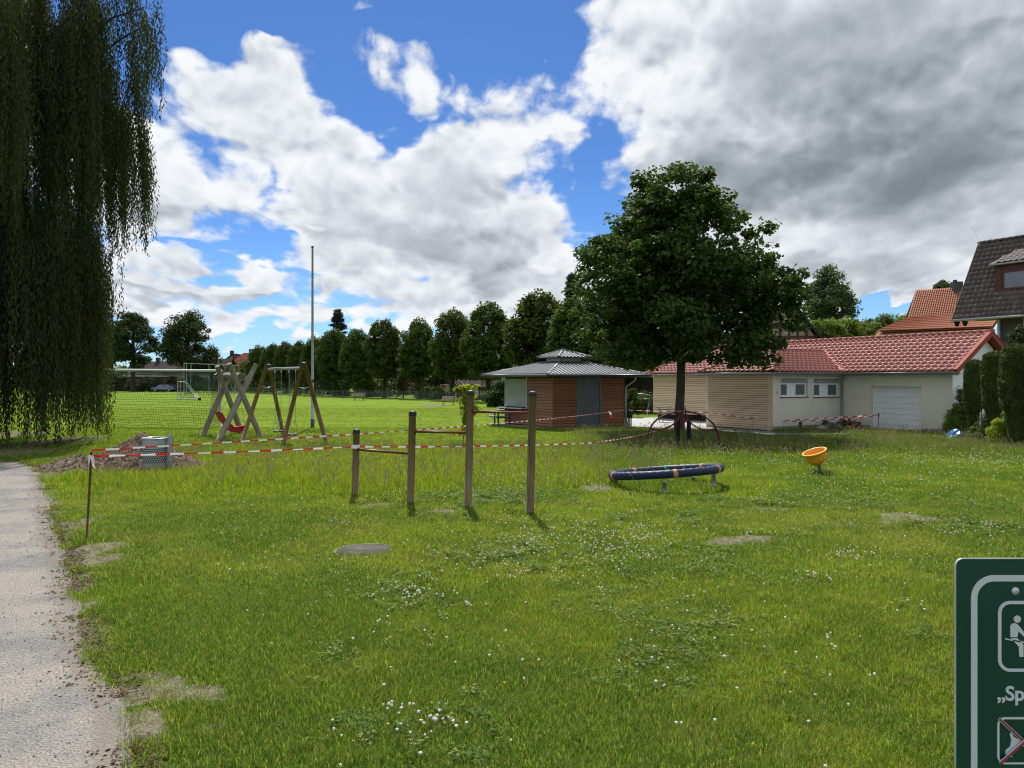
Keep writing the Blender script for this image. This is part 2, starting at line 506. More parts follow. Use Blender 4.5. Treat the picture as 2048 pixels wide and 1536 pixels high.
M['dark_gap'] = mat('dark_backing', (0.035, 0.025, 0.018), None, 4, 0.9)
M['plaster'] = mat('cream_render', (0.70, 0.67, 0.56), (0.63, 0.60, 0.50), 0.9, 0.9, 0, 0.35, 120, 0.004, c3=(0.53, 0.50, 0.42), c3scale=0.7, c3cut=(0.55, 0.85))
M['plinth'] = mat('grey_plinth_render', (0.28, 0.265, 0.24), (0.21, 0.2, 0.18), 2.5, 0.9, 0, 0.3, 90, 0.004)
M['fascia'] = mat('grey_fascia', (0.30, 0.305, 0.30), (0.24, 0.245, 0.24), 3, 0.6)
M['zinc'] = mat('zinc_gutter', (0.36, 0.38, 0.39), (0.24, 0.26, 0.27), 6, 0.42, 0.6)
M['tile_red'] = mat('red_glazed_tile', (0.40, 0.150, 0.122), (0.34, 0.125, 0.102), 7, 0.58, 0, 0.1, 70, 0.004, rand=0.08, spec=.3)
M['tile_red_flat'] = mat('red_verge_board', (0.30, 0.065, 0.045), (0.24, 0.05, 0.035), 4, 0.7, spec=.2)
M['tile_dark'] = mat('brown_grey_concrete_tile', (0.115, 0.094, 0.086), (0.066, 0.055, 0.052), 6, 0.8, 0, 0.35, 40, 0.006, rand=0.28)
M['tile_orange'] = mat('orange_clay_tile', (0.40, 0.135, 0.055), (0.27, 0.085, 0.04), 5, 0.75, 0, 0.2, 40, 0.006, rand=0.22)
M['tile_far'] = mat('far_dark_tile', (0.06, 0.045, 0.042), (0.035, 0.03, 0.03), 1.2, 1.0, spec=.05)
M['tile_far_red'] = mat('far_red_tile', (0.17, 0.045, 0.034), (0.11, 0.032, 0.026), 1.0, 1.0, spec=.05)
M['metal_roof'] = mat('grey_coated_sheet', (0.150, 0.165, 0.185), (0.110, 0.124, 0.142), 3, 0.45, 0.1, spec=0.5)
M['metal_trim'] = mat('dark_green_grey_trim', (0.055, 0.068, 0.070), (0.04, 0.05, 0.052), 4, 0.4)
M['door_grey'] = mat('blue_grey_door_paint', (0.135, 0.155, 0.165), (0.105, 0.122, 0.132), 3, 0.5)
M['shutter'] = mat('pale_green_grey_shutter', (0.42, 0.47, 0.45), (0.36, 0.41, 0.39), 2, 0.5)
M['glass'] = mat('window_glass', (0.06, 0.075, 0.085), (0.045, 0.055, 0.065), 1.5, 0.06, 0.0, spec=0.9)
M['glass_frost'] = mat('frosted_glass', (0.13, 0.15, 0.155), (0.11, 0.125, 0.13), 2, 0.35)
M['brown_wood'] = mat('brown_frame_paint', (0.085, 0.026, 0.018), (0.06, 0.02, 0.014), 5, 0.5)
M['dark_panel'] = mat('dark_grey_panel', (0.05, 0.048, 0.05), (0.035, 0.034, 0.036), 2, 0.6)
M['barn_wall'] = mat('half_timber_infill', (0.42, 0.34, 0.28), (0.24, 0.16, 0.12), 2, 0.9)
M['beam'] = mat('dark_red_timber_beam', (0.085, 0.028, 0.022), (0.05, 0.02, 0.016), 4, 0.8)
M['concrete'] = mat('pale_concrete_paving', (0.40, 0.40, 0.385), (0.30, 0.30, 0.29), 1.2, 0.9, 0, 0.3, 60, 0.004, world=True)
M['manhole'] = mat('concrete_cover', (0.070, 0.066, 0.060), (0.10, 0.095, 0.085), 5, 0.95, 0, 0.5, 60, 0.004, c3=(0.15, 0.14, 0.12), c3scale=5.0, spec=.05)
M['iron'] = mat('rusty_iron_rod', (0.055, 0.030, 0.022), (0.12, 0.05, 0.03), 20, 0.75)
M['tarp'] = mat('blue_tarpaulin', (0.035, 0.21, 0.46), (0.022, 0.15, 0.36), 6, 0.35)
M['sack'] = mat('black_rubble_sack', (0.014, 0.015, 0.018), (0.035, 0.038, 0.045), 9, 0.4)
M['sack_white'] = mat('pale_plastic_sack', (0.42, 0.45, 0.48), (0.25, 0.28, 0.31), 9, 0.4)
M['rubble_red'] = mat('broken_clay_rubble', (0.22, 0.09, 0.05), (0.13, 0.055, 0.035), 9, 0.8)
M['stone'] = mat('pale_stone', (0.42, 0.39, 0.33), (0.30, 0.28, 0.23), 9, 0.95, spec=.1)
M['bark'] = mat('grey_brown_bark', (0.075, 0.062, 0.045), (0.038, 0.032, 0.024), 3, 0.9, 0, 1.0, 12, 0.03, stretch=(5, 5, 0.7), c3=(0.06, 0.075, 0.03), c3scale=1.5)
M['bark_dark'] = mat('dark_bark', (0.045, 0.038, 0.028), (0.022, 0.02, 0.016), 3, 0.9, 0, 0.8, 12, 0.03, stretch=(4, 4, 0.7))
M['slat_wood'] = mat('bench_slat_wood', (0.20, 0.17, 0.12), (0.12, 0.10, 0.075), 4, 0.7, rand=0.12)
M['far_white'] = mat('far_white_render', (0.42, 0.42, 0.40), (0.34, 0.34, 0.33), 0.8, 0.9)
M['far_cream'] = mat('far_cream_render', (0.40, 0.36, 0.28), (0.34, 0.30, 0.23), 0.8, 0.9)
M['far_brown'] = mat('far_brown_wall', (0.13, 0.075, 0.04), (0.09, 0.05, 0.03), 0.8, 0.9)
M['far_red'] = mat('far_dark_red_wall', (0.075, 0.022, 0.016), (0.055, 0.018, 0.014), 0.8, 0.9)
M['fence_green'] = mat('grey_green_fence_wire', (0.09, 0.12, 0.125), None, 8, 0.5)
M['net'] = mat('dark_net_cord', (0.03, 0.035, 0.032), None, 8, 0.8)
M['net_green'] = mat('green_net_cord', (0.025, 0.07, 0.055), None, 8, 0.8)
M['car_paint'] = mat('car_blue_grey_paint', (0.20, 0.21, 0.30), (0.17, 0.18, 0.26), 2, 0.25, 0.3)
M['car_dark'] = mat('car_dark_paint', (0.02, 0.022, 0.028), None, 2, 0.25, 0.2)

M['leaf_maple'] = leafmat('maple_leaf', (0.020, 0.040, 0.010), (0.072, 0.120, 0.024), 0.28)
M['leaf_lime'] = leafmat('lime_leaf', (0.028, 0.052, 0.012), (0.095, 0.140, 0.026), 0.30)
M['leaf_willow'] = leafmat('willow_leaf', (0.022, 0.036, 0.011), (0.064, 0.088, 0.028), 0.22)
M['leaf_dark'] = leafmat('dark_tree_leaf', (0.018, 0.036, 0.012), (0.050, 0.082, 0.022), 0.22)
M['leaf_grey'] = leafmat('grey_green_leaf', (0.055, 0.085, 0.040), (0.115, 0.155, 0.070), 0.3)
M['leaf_bright'] = leafmat('bright_leaf', (0.16, 0.22, 0.026), (0.34, 0.42, 0.06), 0.45)
M['leaf_hedge'] = leafmat('hedge_leaf', (0.065, 0.115, 0.018), (0.170, 0.240, 0.044), 0.35)
M['leaf_thuja'] = leafmat('thuja_spray', (0.030, 0.048, 0.011), (0.100, 0.125, 0.028), 0.15)
M['leaf_conifer'] = leafmat('conifer_needles', (0.012, 0.026, 0.014), (0.030, 0.052, 0.024), 0.1)

# ------------------------------------------------------------------ ground cover masks (all in ground coordinates)
PATH_EDGE = [G(*p) for p in ((300, 1640), (268, 1536), (240, 1460), (222, 1400), (188, 1320), (160, 1240), (148, 1170), (128, 1110), (112, 1050), (98, 1000), (88, 965), (72, 938), (40, 922), (-60, 918))]
PE_Y = np.array([p.y for p in PATH_EDGE]); PE_X = np.array([p.x for p in PATH_EDGE])
PE_Y = np.concatenate([[-12.0, 1.5], PE_Y]); PE_X = np.concatenate([[0.8, -1.25], PE_X])
PATH_END = G(40, 921).y
def path_edge(y): return np.interp(y, PE_Y, PE_X) + (fbm(y, y * 0 + 3.3, 1.6, 4, 9) - 0.5) * 0.34
def on_path(x, y):
    w = 3.6
    e = path_edge(y)
    m = smooth(0.02, -0.10, x - e) * smooth(-w - 0.2, -w, x - e) * smooth(PATH_END + 0.5, PATH_END - 0.3, y)
    return m

def ell(px, py, rx, ry, s=1.0):
    c = G(px, py); D = c.y
    return (c.x, c.y, rx / F * D, ry * D * D / ((EYE - c.z) * F), s)
BARE = [ell(*a) for a in (
    (300, 1365, 90, 26, 1.0), (360, 1385, 110, 22, 1.0), (440, 1400, 60, 14, 0.8), (250, 1390, 70, 30, 1.0), (430, 1452, 46, 14, 0.75), (345, 1330, 50, 14, 0.6),
    (190, 1100, 60, 20, 1.0), (200, 1120, 60, 18, 0.9), (150, 1050, 46, 34, 0.7), (240, 1095, 40, 10, 0.55), (150, 1160, 30, 26, 0.8),
    (1815, 1036, 62, 12, 1.15), (1770, 1043, 40, 8, 0.9), (1700, 1052, 70, 7, 0.7), (1500, 1078, 90, 9, 0.9), (1450, 1086, 60, 9, 0.95), (1600, 1066, 60, 6, 0.6),
    (1545, 1018, 70, 7, 0.65), (1420, 1008, 100, 9, 0.55), (1195, 972, 60, 16, 0.75), (1240, 985, 90, 12, 0.6), (1360, 985, 100, 9, 0.5),
    (765, 1012, 60, 8, 0.8), (890, 1024, 60, 8, 0.8), (1020, 1034, 70, 8, 0.75), (300, 1005, 90, 12, 0.42), (430, 1010, 110, 16, 0.35),
    (130, 945, 60, 16, 1.1), (180, 935, 60, 14, 1.1), (260, 945, 110, 14, 0.9), (60, 890, 90, 22, 1.1), (20, 905, 120, 14, 1.0), (0, 870, 90, 14, 0.9),
    (870, 811, 40, 2.5, 0.9), (500, 890, 60, 4, 0.5), (1340, 872, 40, 8, 0.4), (1830, 874, 90, 3.5, 1.0))]
def bare(x, y):
    m = np.zeros_like(np.asarray(x, dtype=float))
    for cx, cy, rx, ry, s in BARE:
        d = ((x - cx) / rx / 1.25) ** 2 + ((y - cy) / ry / 1.35) ** 2
        m = np.maximum(m, .9 * s * np.clip(1.12 - d, 0, 1))
    n = fbm(x, y, 2.2, 4, 21, 0.6)
    n2 = fbm(x, y, 5.0, 4, 22, 0.7)
    m = smooth(0.42, 0.72, m * (0.08 + 0.85 * n + 0.95 * n2))
    e = x - path_edge(y)                       # a ragged worn edge along the path
    m = np.maximum(m, smooth(0.45, 0.0, e) * smooth(-0.3, 0.0, e) * smooth(0.42, 0.6, n) * (y < PATH_END + 1) * 0.9)
    return np.clip(m, 0, 1)
def tall(x, y):
    """0 mown, 1 long grass"""
    n = fbm(x, y, 0.35, 3, 31)
    px = 1024 + F * x / np.maximum(y, 0.5)
    left = smooth(13.0, 15.5, y + 2 * (n - 0.5)) * smooth(26.5, 23.0, y) * smooth(-11.5, -8.5, x) * smooth(4.2, 2.4, x - (y - 14) * 0.12)
    right = smooth(18.5, 24.0, y + 3 * (n - 0.5)) * smooth(2.0, 3.2, x) * smooth(37, 33, y)
    swing = smooth(22.5, 24, y) * smooth(31, 28, y) * smooth(-13, -11.5, x) * smooth(-5.0, -6.5, x)
    return np.clip(np.maximum(np.maximum(left, right), swing * 0.35), 0, 1)
CLOVER = [ell(*a) for a in ((1180, 1130, 260, 70), (850, 1480, 190, 70), (1350, 1000, 250, 40), (1000, 1000, 160, 30), (1420, 1340, 200, 60), (1650, 1250, 240, 50), (1900, 1030, 200, 40), (780, 1240, 160, 60))]
def clover(x, y):
    m = np.zeros_like(np.asarray(x, dtype=float))
    for cx, cy, rx, ry, s in CLOVER:
        m = np.maximum(m, np.clip(1.3 - ((x - cx) / rx / 1.5) ** 2 - ((y - cy) / ry / 1.5) ** 2, 0, 1))
    return smooth(0.66, 0.98, m * 0.30 + fbm(x, y, 0.8, 5, 41, .65) * 0.9) * .45
def tint(x, y):
    """grass colour by place"""
    a = fbm(x, y, 0.45, 4, 51, 0.55); b_ = fbm(x, y, 1.7, 4, 52, 0.6); c = fbm(x, y, 0.16, 3, 53)
    green = np.array([0.104, 0.180, 0.026]); yel = np.array([0.170, 0.234, 0.029]); deep = np.array([0.074, 0.148, 0.022]); straw = np.array([0.28, 0.27, 0.09])
    k = smooth(0.34, 0.62, a)[..., None]
    col = green * (1 - k) + yel * k
    k = smooth(0.56, 0.40, b_)[..., None] * 0.6
    col = col * (1 - k) + deep * k
    k = (smooth(0.56, 0.76, fbm(x, y, 0.8, 4, 54, 0.6)) * 0.30)[..., None]
    col = col * (1 - k) + straw * k
    t = tall(x, y)[..., None]
    lx = smooth(3.5, 1.0, x)[..., None]
    tc_ = np.array([0.200, 0.260, 0.018]) * lx + np.array([0.085, 0.140, 0.026]) * (1 - lx)
    col = col * (1 - t * 0.75) + tc_ * t * 0.75
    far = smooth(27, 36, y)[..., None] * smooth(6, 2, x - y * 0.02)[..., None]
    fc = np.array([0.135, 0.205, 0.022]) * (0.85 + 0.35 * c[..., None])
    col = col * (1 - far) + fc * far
    return col

# ------------------------------------------------------------------ ground sheet
def axis(a, n, k):
    t = np.linspace(-1, 1, n); return a * np.sinh(k * t) / math.sinh(k)
gx = axis(700, 380, 6.3)
ty = np.linspace(0, 1, 470)
gy = -25 + 0 * ty
gy = np.concatenate([np.linspace(-40, 1.9, 14), 2.0 + 900 * (np.exp(5.9 * ty) - 1) / (math.exp(5.9) - 1)])
X, Y = np.meshgrid(gx, gy)
Z = gh(X, Y)
nx, ny = len(gx), len(gy)
idx = np.arange(nx * ny).reshape(ny, nx)
Q = np.stack([idx[:-1, :-1].ravel(), idx[:-1, 1:].ravel(), idx[1:, 1:].ravel(), idx[1:, :-1].ravel()], 1)
xr, yr = X.ravel(), Y.ravel()
def ground_mat():
    m, b, out = new_mat('meadow_ground')
    at = b.n('ShaderNodeAttribute', attribute_name='tint').outputs['Color']
    ba = b.n('ShaderNodeAttribute', attribute_name='bare').outputs['Fac']
    geo = b.n('ShaderNodeNewGeometry'); P_ = geo.outputs['Position']
    sep = b.n('ShaderNodeSeparateXYZ'); b.l(P_, sep.inputs[0])
    dist = sep.outputs[1]
    fine = b.noise(P_, 28, 5, 0.7)
    mid = b.noise(b.vm('MULTIPLY', P_, (0.35, 1.0, 1.0)), 2.2, 6, 0.65)
    streak = b.noise(b.vm('MULTIPLY', P_, (0.035, 0.55, 1.0)), 1.0, 5, 0.65)
    k = b.m('ADD', b.m('MULTIPLY', fine, 0.5), b.m('MULTIPLY', mid, 0.9))
    val = b.ss(k, 0.45, 0.95, 0.50, 1.25, False)
    val = b.m('MULTIPLY', val, b.ss(streak, 0.3, 0.7, 0.80, 1.22, False))
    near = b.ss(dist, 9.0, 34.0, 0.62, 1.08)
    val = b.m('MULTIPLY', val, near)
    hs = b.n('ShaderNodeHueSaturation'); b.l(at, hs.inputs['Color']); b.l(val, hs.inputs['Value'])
    grass = b.mix(b.ss(b.noise(P_, 6.5, 5, 0.7), 0.52, 0.75, 0.0, 0.35, False), hs.outputs[0], (0.15, 0.13, 0.06, 1))
    soil = b.mix(b.ss(b.noise(P_, 9, 6, 0.65), 0.35, 0.65), (0.11, 0.095, 0.062, 1), (0.20, 0.185, 0.13, 1))
    grit = b.n('ShaderNodeTexVoronoi'); b.l(P_, grit.inputs['Vector']); grit.inputs['Scale'].default_value = 45
    soil = b.mix(b.ss(grit.outputs['Distance'], 0.25, 0.1), soil, (0.42, 0.38, 0.32, 1))
    bm = b.ss(b.m('ADD', ba, b.m('MULTIPLY_ADD', b.noise(P_, 7, 5, 0.7), 0.9, -0.45)), 0.32, 0.60)
    col = b.mix(bm, grass, soil)
    nr = bump(b, b.m('ADD', fine, b.m('MULTIPLY', mid, 1.5)), 0.9, 0.03)
    b.l(pri(b, col, 1.0, 0, 0.03, nr), out.inputs[0])
    return m
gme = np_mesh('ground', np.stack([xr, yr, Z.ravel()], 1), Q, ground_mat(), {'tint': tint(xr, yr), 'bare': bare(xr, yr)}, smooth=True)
tag(link(bpy.data.objects.new('ground', gme)), kind='structure')

# gravel path
def gravel_mat():
    m, b, out = new_mat('grey_gravel')
    geo = b.n('ShaderNodeNewGeometry'); P_ = geo.outputs['Position']
    a = b.noise(P_, 1.1, 5, 0.6); f = b.noise(P_, 60, 4, 0.75); g2 = b.noise(P_, 5.5, 5, 0.65)
    col = b.mix(b.ss(a, 0.38, 0.62), (0.33, 0.305, 0.27, 1), (0.225, 0.222, 0.218, 1))
    col = b.mix(b.ss(g2, 0.45, 0.7, 0, 0.7), col, (0.32, 0.30, 0.27, 1))
    v = b.n('ShaderNodeTexVoronoi'); b.l(P_, v.inputs['Vector']); v.inputs['Scale'].default_value = 70
    v2 = b.n('ShaderNodeTexVoronoi'); b.l(P_, v2.inputs['Vector']); v2.inputs['Scale'].default_value = 24
    val = b.m('ADD', b.ss(f, 0.32, 0.68, 0.60, 1.38, False), b.m('MULTIPLY', v.outputs['Distance'], -0.30))
    hs = b.n('ShaderNodeHueSaturation'); b.l(col, hs.inputs['Color']); b.l(val, hs.inputs['Value'])
    sp = b.m('LESS_THAN', v2.outputs['Distance'], 0.13)
    rc = b.n('ShaderNodeSeparateColor'); b.l(v2.outputs['Color'], rc.inputs[0])
    col = b.mix(b.m('MULTIPLY', sp, b.ss(rc.outputs[0], 0.5, 0.8)), hs.outputs[0], b.mix(rc.outputs[1], (0.13, 0.125, 0.12, 1), (0.62, 0.58, 0.52, 1)))
    e = b.n('ShaderNodeAttribute', attribute_name='edge').outputs['Fac']
    em = b.ss(b.m('ADD', e, b.m('MULTIPLY_ADD', g2, 0.9, -0.45)), 0.45, 0.75)
    col = b.mix(b.m('MULTIPLY', em, 0.5), col, (0.18, 0.155, 0.125, 1))
    nr = bump(b, b.m('SUBTRACT', b.m('ADD', f, b.m('MULTIPLY', g2, 0.5)), v.outputs['Distance']), 0.8, 0.012)
    b.l(pri(b, col, 1.0, 0, 0.03, nr), out.inputs[0])
    return m
M['gravel'] = gravel_mat()
py_ = np.concatenate([np.linspace(-12, 2, 40), np.linspace(2.05, PATH_END, 520)])
ps_ = np.concatenate([np.linspace(0, 0.6, 18), np.linspace(0.7, 3.6, 34)])
PYY, PSS = np.meshgrid(py_, ps_)
endr = PATH_END - (fbm(PSS, PSS * 0 + 1.7, 1.5, 3, 77)) * 0.9
PY2 = np.minimum(PYY, endr)
PX2 = path_edge(PY2) - PSS
PZ2 = gh(PX2, PY2) + 0.014 - 0.012 * smooth(0.15, 0.0, PSS)
idx = np.arange(PX2.size).reshape(PX2.shape)
Q = np.stack([idx[:-1, :-1].ravel(), idx[:-1, 1:].ravel(), idx[1:, 1:].ravel(), idx[1:, :-1].ravel()], 1)
pme = np_mesh('path', np.stack([PX2.ravel(), PY2.ravel(), PZ2.ravel()], 1), Q, M['gravel'], {'edge': (smooth(0.55, 0.0, PSS) + smooth(2.2, 0.0, PATH_END - PY2) * 0.7).ravel()}, smooth=True)
tag(link(bpy.data.objects.new('path', pme)), kind='structure')

# pale paved yard beside the clubhouse
yard = [G(1262, 854), G(1250, 836), (G(1425, 834)), G(1440, 842), G(1560, 867), G(1700, 866), G(1690, 872), G(1540, 873), G(1420, 862), G(1330, 860)]
mb = MB(); mb.add([(p.x, p.y, H(p.x, p.y) + 0.012) for p in yard], [tuple(range(len(yard)))])
tag(mb.build('yard_paving', M['concrete']), kind='structure')

# ------------------------------------------------------------------ leafy things
def leaves(P_, Nn, size, asp=0.55, v=None, seed=3, fold=0.0):
    """diamond shaped leaves at points P_, facing Nn; returns V, Q, v"""
    r = np.random.default_rng(seed)
    n = len(P_)
    Nn = Nn / np.maximum(np.linalg.norm(Nn, axis=1, keepdims=True), 1e-6)
    t = r.normal(size=(n, 3)); a = np.cross(Nn, t); a /= np.maximum(np.linalg.norm(a, axis=1, keepdims=True), 1e-6)
    b_ = np.cross(Nn, a)
    s = size * r.uniform(0.65, 1.35, size=(n, 1))
    V = np.stack([P_ - a * s * 0.5, P_ + b_ * s * 0.5 * asp - Nn * s * 0.10, P_ + a * s * 0.5 - Nn * s * 0.06, P_ - b_ * s * 0.5 * asp - Nn * s * 0.10], 1).reshape(-1, 3)
    Q = np.arange(4 * n).reshape(n, 4)
    if v is None: v = r.uniform(0, 1, n)
    return V, Q, np.repeat(v, 4)

def clump_leaves(C, R, per, size, seed, up=0.5, asp=0.6, shell=0.45, droop=0.0, cv=None):
    """C (k,3) centres, R (k,3) radii, leaves mostly near each clump's skin"""
    r = np.random.default_rng(seed)
    k = len(C); n = k * per
    ci = np.repeat(np.arange(k), per)
    d = r.normal(size=(n, 3)); d /= np.linalg.norm(d, axis=1, keepdims=True)
    rad = shell + (1 - shell) * r.uniform(0, 1, (n, 1)) ** 0.5
    P_ = C[ci] + d * rad * R[ci] * r.uniform(0.85, 1.12, (n, 1))
    P_[:, 2] -= droop * np.linalg.norm(d[:, :2], axis=1) ** 2 * R[ci][:, 2]
    Nn = d * 0.5 + np.array([0, 0, up]) + r.normal(size=(n, 3)) * 0.42
    base = r.uniform(0, 1, k) if cv is None else cv
    v = np.clip(base[ci] * 0.45 + r.uniform(0, 0.55, n), 0, 1)
    return leaves(P_, Nn, size, asp, v, seed + 1)

def limb_pts(a, b, seed, sag=0.1, n=6):
    r = random.Random(seed); a = Vector(a); b = Vector(b); L = (b - a).length
    pts = []
    for i in range(n + 1):
        t = i / n
        p = a.lerp(b, t)
        p.z += sag * L * math.sin(PI * t) * 0.6
        if 0 < i < n: p += Vector((r.uniform(-1, 1), r.uniform(-1, 1), r.uniform(-1, 1))) * L * 0.035
        pts.append(p)
    return pts

def crown_centres(prof, k, seed, rad, inner=0.35, flatten=0.75):
    """prof: list of (z, radius towards -x, radius towards +x)"""
    r = np.random.default_rng(seed)
    z = np.array([p[0] for p in prof]); rl = np.array([p[1] for p in prof]); rr = np.array([p[2] for p in prof])
    zz = np.linspace(z[0], z[-1], 200); w = (np.interp(zz, z, rl) + np.interp(zz, z, rr)) ** 1.15; w /= w.sum()
    cz = r.choice(zz, k, p=w) + r.uniform(-.1, .1, k)
    th = r.uniform(0, 2 * PI, k)
    c = np.cos(th); RR = np.where(c < 0, np.interp(cz, z, rl), np.interp(cz, z, rr)) * np.abs(c) + 0.5 * (np.interp(cz, z, rl) + np.interp(cz, z, rr)) * (1 - np.abs(c))
    fr = inner + (1 - inner) * r.uniform(0, 1, k) ** 0.55
    cr_ = rad * r.uniform(0.65, 1.3, k)
    rr_ = np.maximum(RR * fr - cr_ * 0.62, 0)
    C = np.stack([rr_ * np.cos(th), rr_ * np.sin(th), cz], 1)
    R = np.stack([cr_, cr_, cr_ * flatten], 1)
    return C, R

def tree(name, label, cat, base, prof, k, per, rad, leaf, lm, seed, lobes=None, drp=0.25, trunk=0.2, bark='bark', limbs=10, group=None, fork=None, asp=0.6, up=0.5, shell=0.45, skirt=None, flatten=0.75, lean=(0, 0)):
    t = thing(name, label, cat, base, 0, group)
    if lobes:
        C0_, R0_ = crown_centres(prof, lobes[0], seed, lobes[1], lobes[3], flatten=.8)
        rg = np.random.default_rng(seed + 9); m_ = lobes[2]
        dd_ = rg.normal(size=(lobes[0] * m_, 3)); dd_[:, 2] += .25; dd_ /= np.linalg.norm(dd_, axis=1, keepdims=True)
        li = np.repeat(np.arange(lobes[0]), m_)
        C = C0_[li] + dd_ * R0_[li] * rg.uniform(.55, 1.0, (len(li), 1)); rs_ = rad * rg.uniform(.6, 1.35, len(li)); R = np.stack([rs_, rs_, rs_ * flatten], 1)
        k_ = C[:, 2] > prof[0][0] - .1; C, R = C[k_], R[k_]
    else: C, R = crown_centres(prof, k, seed, rad, flatten=flatten)
    V, Q, v = clump_leaves(C, R, per, leaf, seed, up, asp, shell, droop=drp)
    if skirt is not None:
        V2, Q2, v2 = skirt
        Q = np.concatenate([Q, Q2 + len(V)]); V = np.concatenate([V, V2]); v = np.concatenate([v, v2])
    me = np_mesh('crown', V, Q, lm, {'v': v})
    o = bpy.data.objects.new('crown', me); link(o, t)
    ztop = prof[-1][0]; z0 = prof[0][0]
    fork = fork or (z0 + 0.12 * (ztop - z0))
    mb = MB()
    n = 9; pts = []; rr = []
    for i in range(n + 1):
        q = i / n; z = -0.25 + q * (ztop * 0.86 + 0.25)
        pts.append((lean[0] * q + 0.04 * math.sin(z * 1.3 + seed), lean[1] * q + 0.04 * math.cos(z * 1.1), z))
        f_ = (1 + 0.35 * math.exp(-max(z, 0) * 3))
        rr.append(trunk * f_ * (1 - 0.85 * max(0, (z - fork) / (ztop - fork))) if z > fork else trunk * f_ * (1 - 0.12 * z / max(fork, .1)))
    mb.tube(pts, rr, 12)
    r = random.Random(seed)
    order = sorted(range(len(C)), key=lambda i: -R[i][0])[:limbs]
    for q, i in enumerate(order):
        e = Vector(C[i]); zs = min(fork + (e.z - fork) * r.uniform(0.05, 0.5), ztop * 0.7) if e.z > fork else fork
        zs = max(zs, fork * 0.92)
        p = limb_pts((0, 0, zs), e, seed + q, 0.06)
        mb.tube(p, [trunk * 0.42 * (1 - 0.85 * j / 6) for j in range(7)], 6)
        for w in range(2):
            e2 = e + Vector((r.uniform(-1, 1), r.uniform(-1, 1), r.uniform(-.2, .9))) * R[i][0] * 0.9
            mb.tube(limb_pts(p[3], e2, seed + q * 7 + w, 0.04, 4), [trunk * 0.16, trunk * 0.13, trunk * 0.1, trunk * 0.07, trunk * 0.04], 5)
    mb.build('trunk', M[bark], t, world=False)
    return t

def shrub(name, label, cat, base, rx, ry, h, k, per, leaf, lm, seed, group=None, prof=None, rad=None, up=0.35, asp=0.55, parts=True, kind=None):
    pr = prof or [(0.02 * h, rx * 0.8, rx * 0.8), (0.35 * h, rx, rx), (0.7 * h, rx * 0.8, rx * 0.8), (0.97 * h, rx * 0.3, rx * 0.3)]
    C, R = crown_centres(pr, k, seed, rad or 0.28 * max(rx, h * .4), 0.3)
    C[:, 1] *= ry / rx
    V, Q, v = clump_leaves(C, R, per, leaf, seed, up, asp, 0.3)
    V[:, 2] = np.maximum(V[:, 2], -0.05)
    if not parts:
        me = np_mesh(name, V, Q, lm, {'v': v}); o = bpy.data.objects.new(name, me); o.location = base; link(o)
        tag(o, label, cat, group, kind); return o
    t = thing(name, label, cat, base, 0, group)
    me = np_mesh('foliage', V, Q, lm, {'v': v}); link(bpy.data.objects.new('foliage', me), t)
    mb = MB(); r = random.Random(seed)
    for i in range(5):
        c = C[r.randrange(len(C))]
        mb.tube([(r.uniform(-.1, .1) * rx, r.uniform(-.1, .1) * rx, -0.1), (c[0] * .4, c[1] * .4, c[2] * .5), tuple(c)], [0.02 + 0.02 * rx, 0.015 + .01 * rx, 0.008], 5)
    mb.build('stem', M['bark_dark'], t, world=False)
    return t

# ================================================================== PLAYGROUND
# --- pull-up bars: four posts, three bars
PB = [(710, 995, 862, 0.060), (821, 1010, 826, 0.062), (936, 1018, 785, 0.062), (1060, 1031, 787, 0.062)]
pos = [G(p[0], p[1]) for p in PB]
hts = [(EYE + (HOR - p[2]) / F * q.y) - q.z for p, q in zip(PB, pos)]
t = thing('pull_up_bars', 'row of four wooden posts of rising height joined by three dark red bars', 'pull-up bars', pos[2])
leanx = 0.022
tops = []
for p, q, h_ in zip(PB, pos, hts):
    mb = MB(); r_ = p[3]
    tp = q + Vector((leanx * h_, 0, h_)); tops.append(tp)
    mb.tube([q + Vector((0, 0, 0.06)), q.lerp(tp, 0.5), q.lerp(tp, 0.985)], [r_, r_, r_ * 0.98], 20)
    for k in (-0.6, 0.1):   # a drying crack
        a = PI * 1.5 + k
        mb.tube([q + Vector((r_ * math.cos(a), r_ * math.sin(a), 0.15)), q + Vector((leanx * h_ * .9 + r_ * math.cos(a + .1), r_ * math.sin(a + .1), h_ * 0.9))], 0.004, 4)
    po = mb.build('post', M['post_wood'], t)
    mb = MB(); mb.lathe([(r_ * 1.10, -0.035), (r_ * 1.12, 0.0), (r_ * 1.02, 0.028), (r_ * 0.6, 0.045), (0.001, 0.05)], 20, c=tp + Vector((0, 0, -0.01)))
    mb.build('cap', M['black_cap'], po)
    mb = MB(); mb.tube([q + Vector((0, 0, -0.2)), q + Vector((0, 0, 0.09))], r_ * 0.78, 12)
    mb.build('steel_foot', M['steel'], po)
def bar(i, py0, py1):
    a = pos[i].lerp(tops[i], 0); b_ = pos[i + 1]
    za = EYE + (HOR - py0) / F * a.y; zb = EYE + (HOR - py1) / F * b_.y
    A = Vector((a.x + leanx * (za - a.z), a.y, za)); Bv = Vector((b_.x + leanx * (zb - b_.z), b_.y, (za + za) / 2))
    d = (Bv - A).normalized()
    mb = MB(); mb.tube([A + d * 0.055, Bv - d * 0.055], 0.0205, 12)
    o = mb.build('bar', M['maroon'], t)
    for e in (A + d * 0.060, Bv - d * 0.060):
        mb = MB(); mb.tube([e - d * 0.008, e + d * 0.008], 0.034, 14); mb.build('mount_plate', M['maroon'], o)
bar(0, 899, 905); bar(1, 863, 869); bar(2, 823, 828)

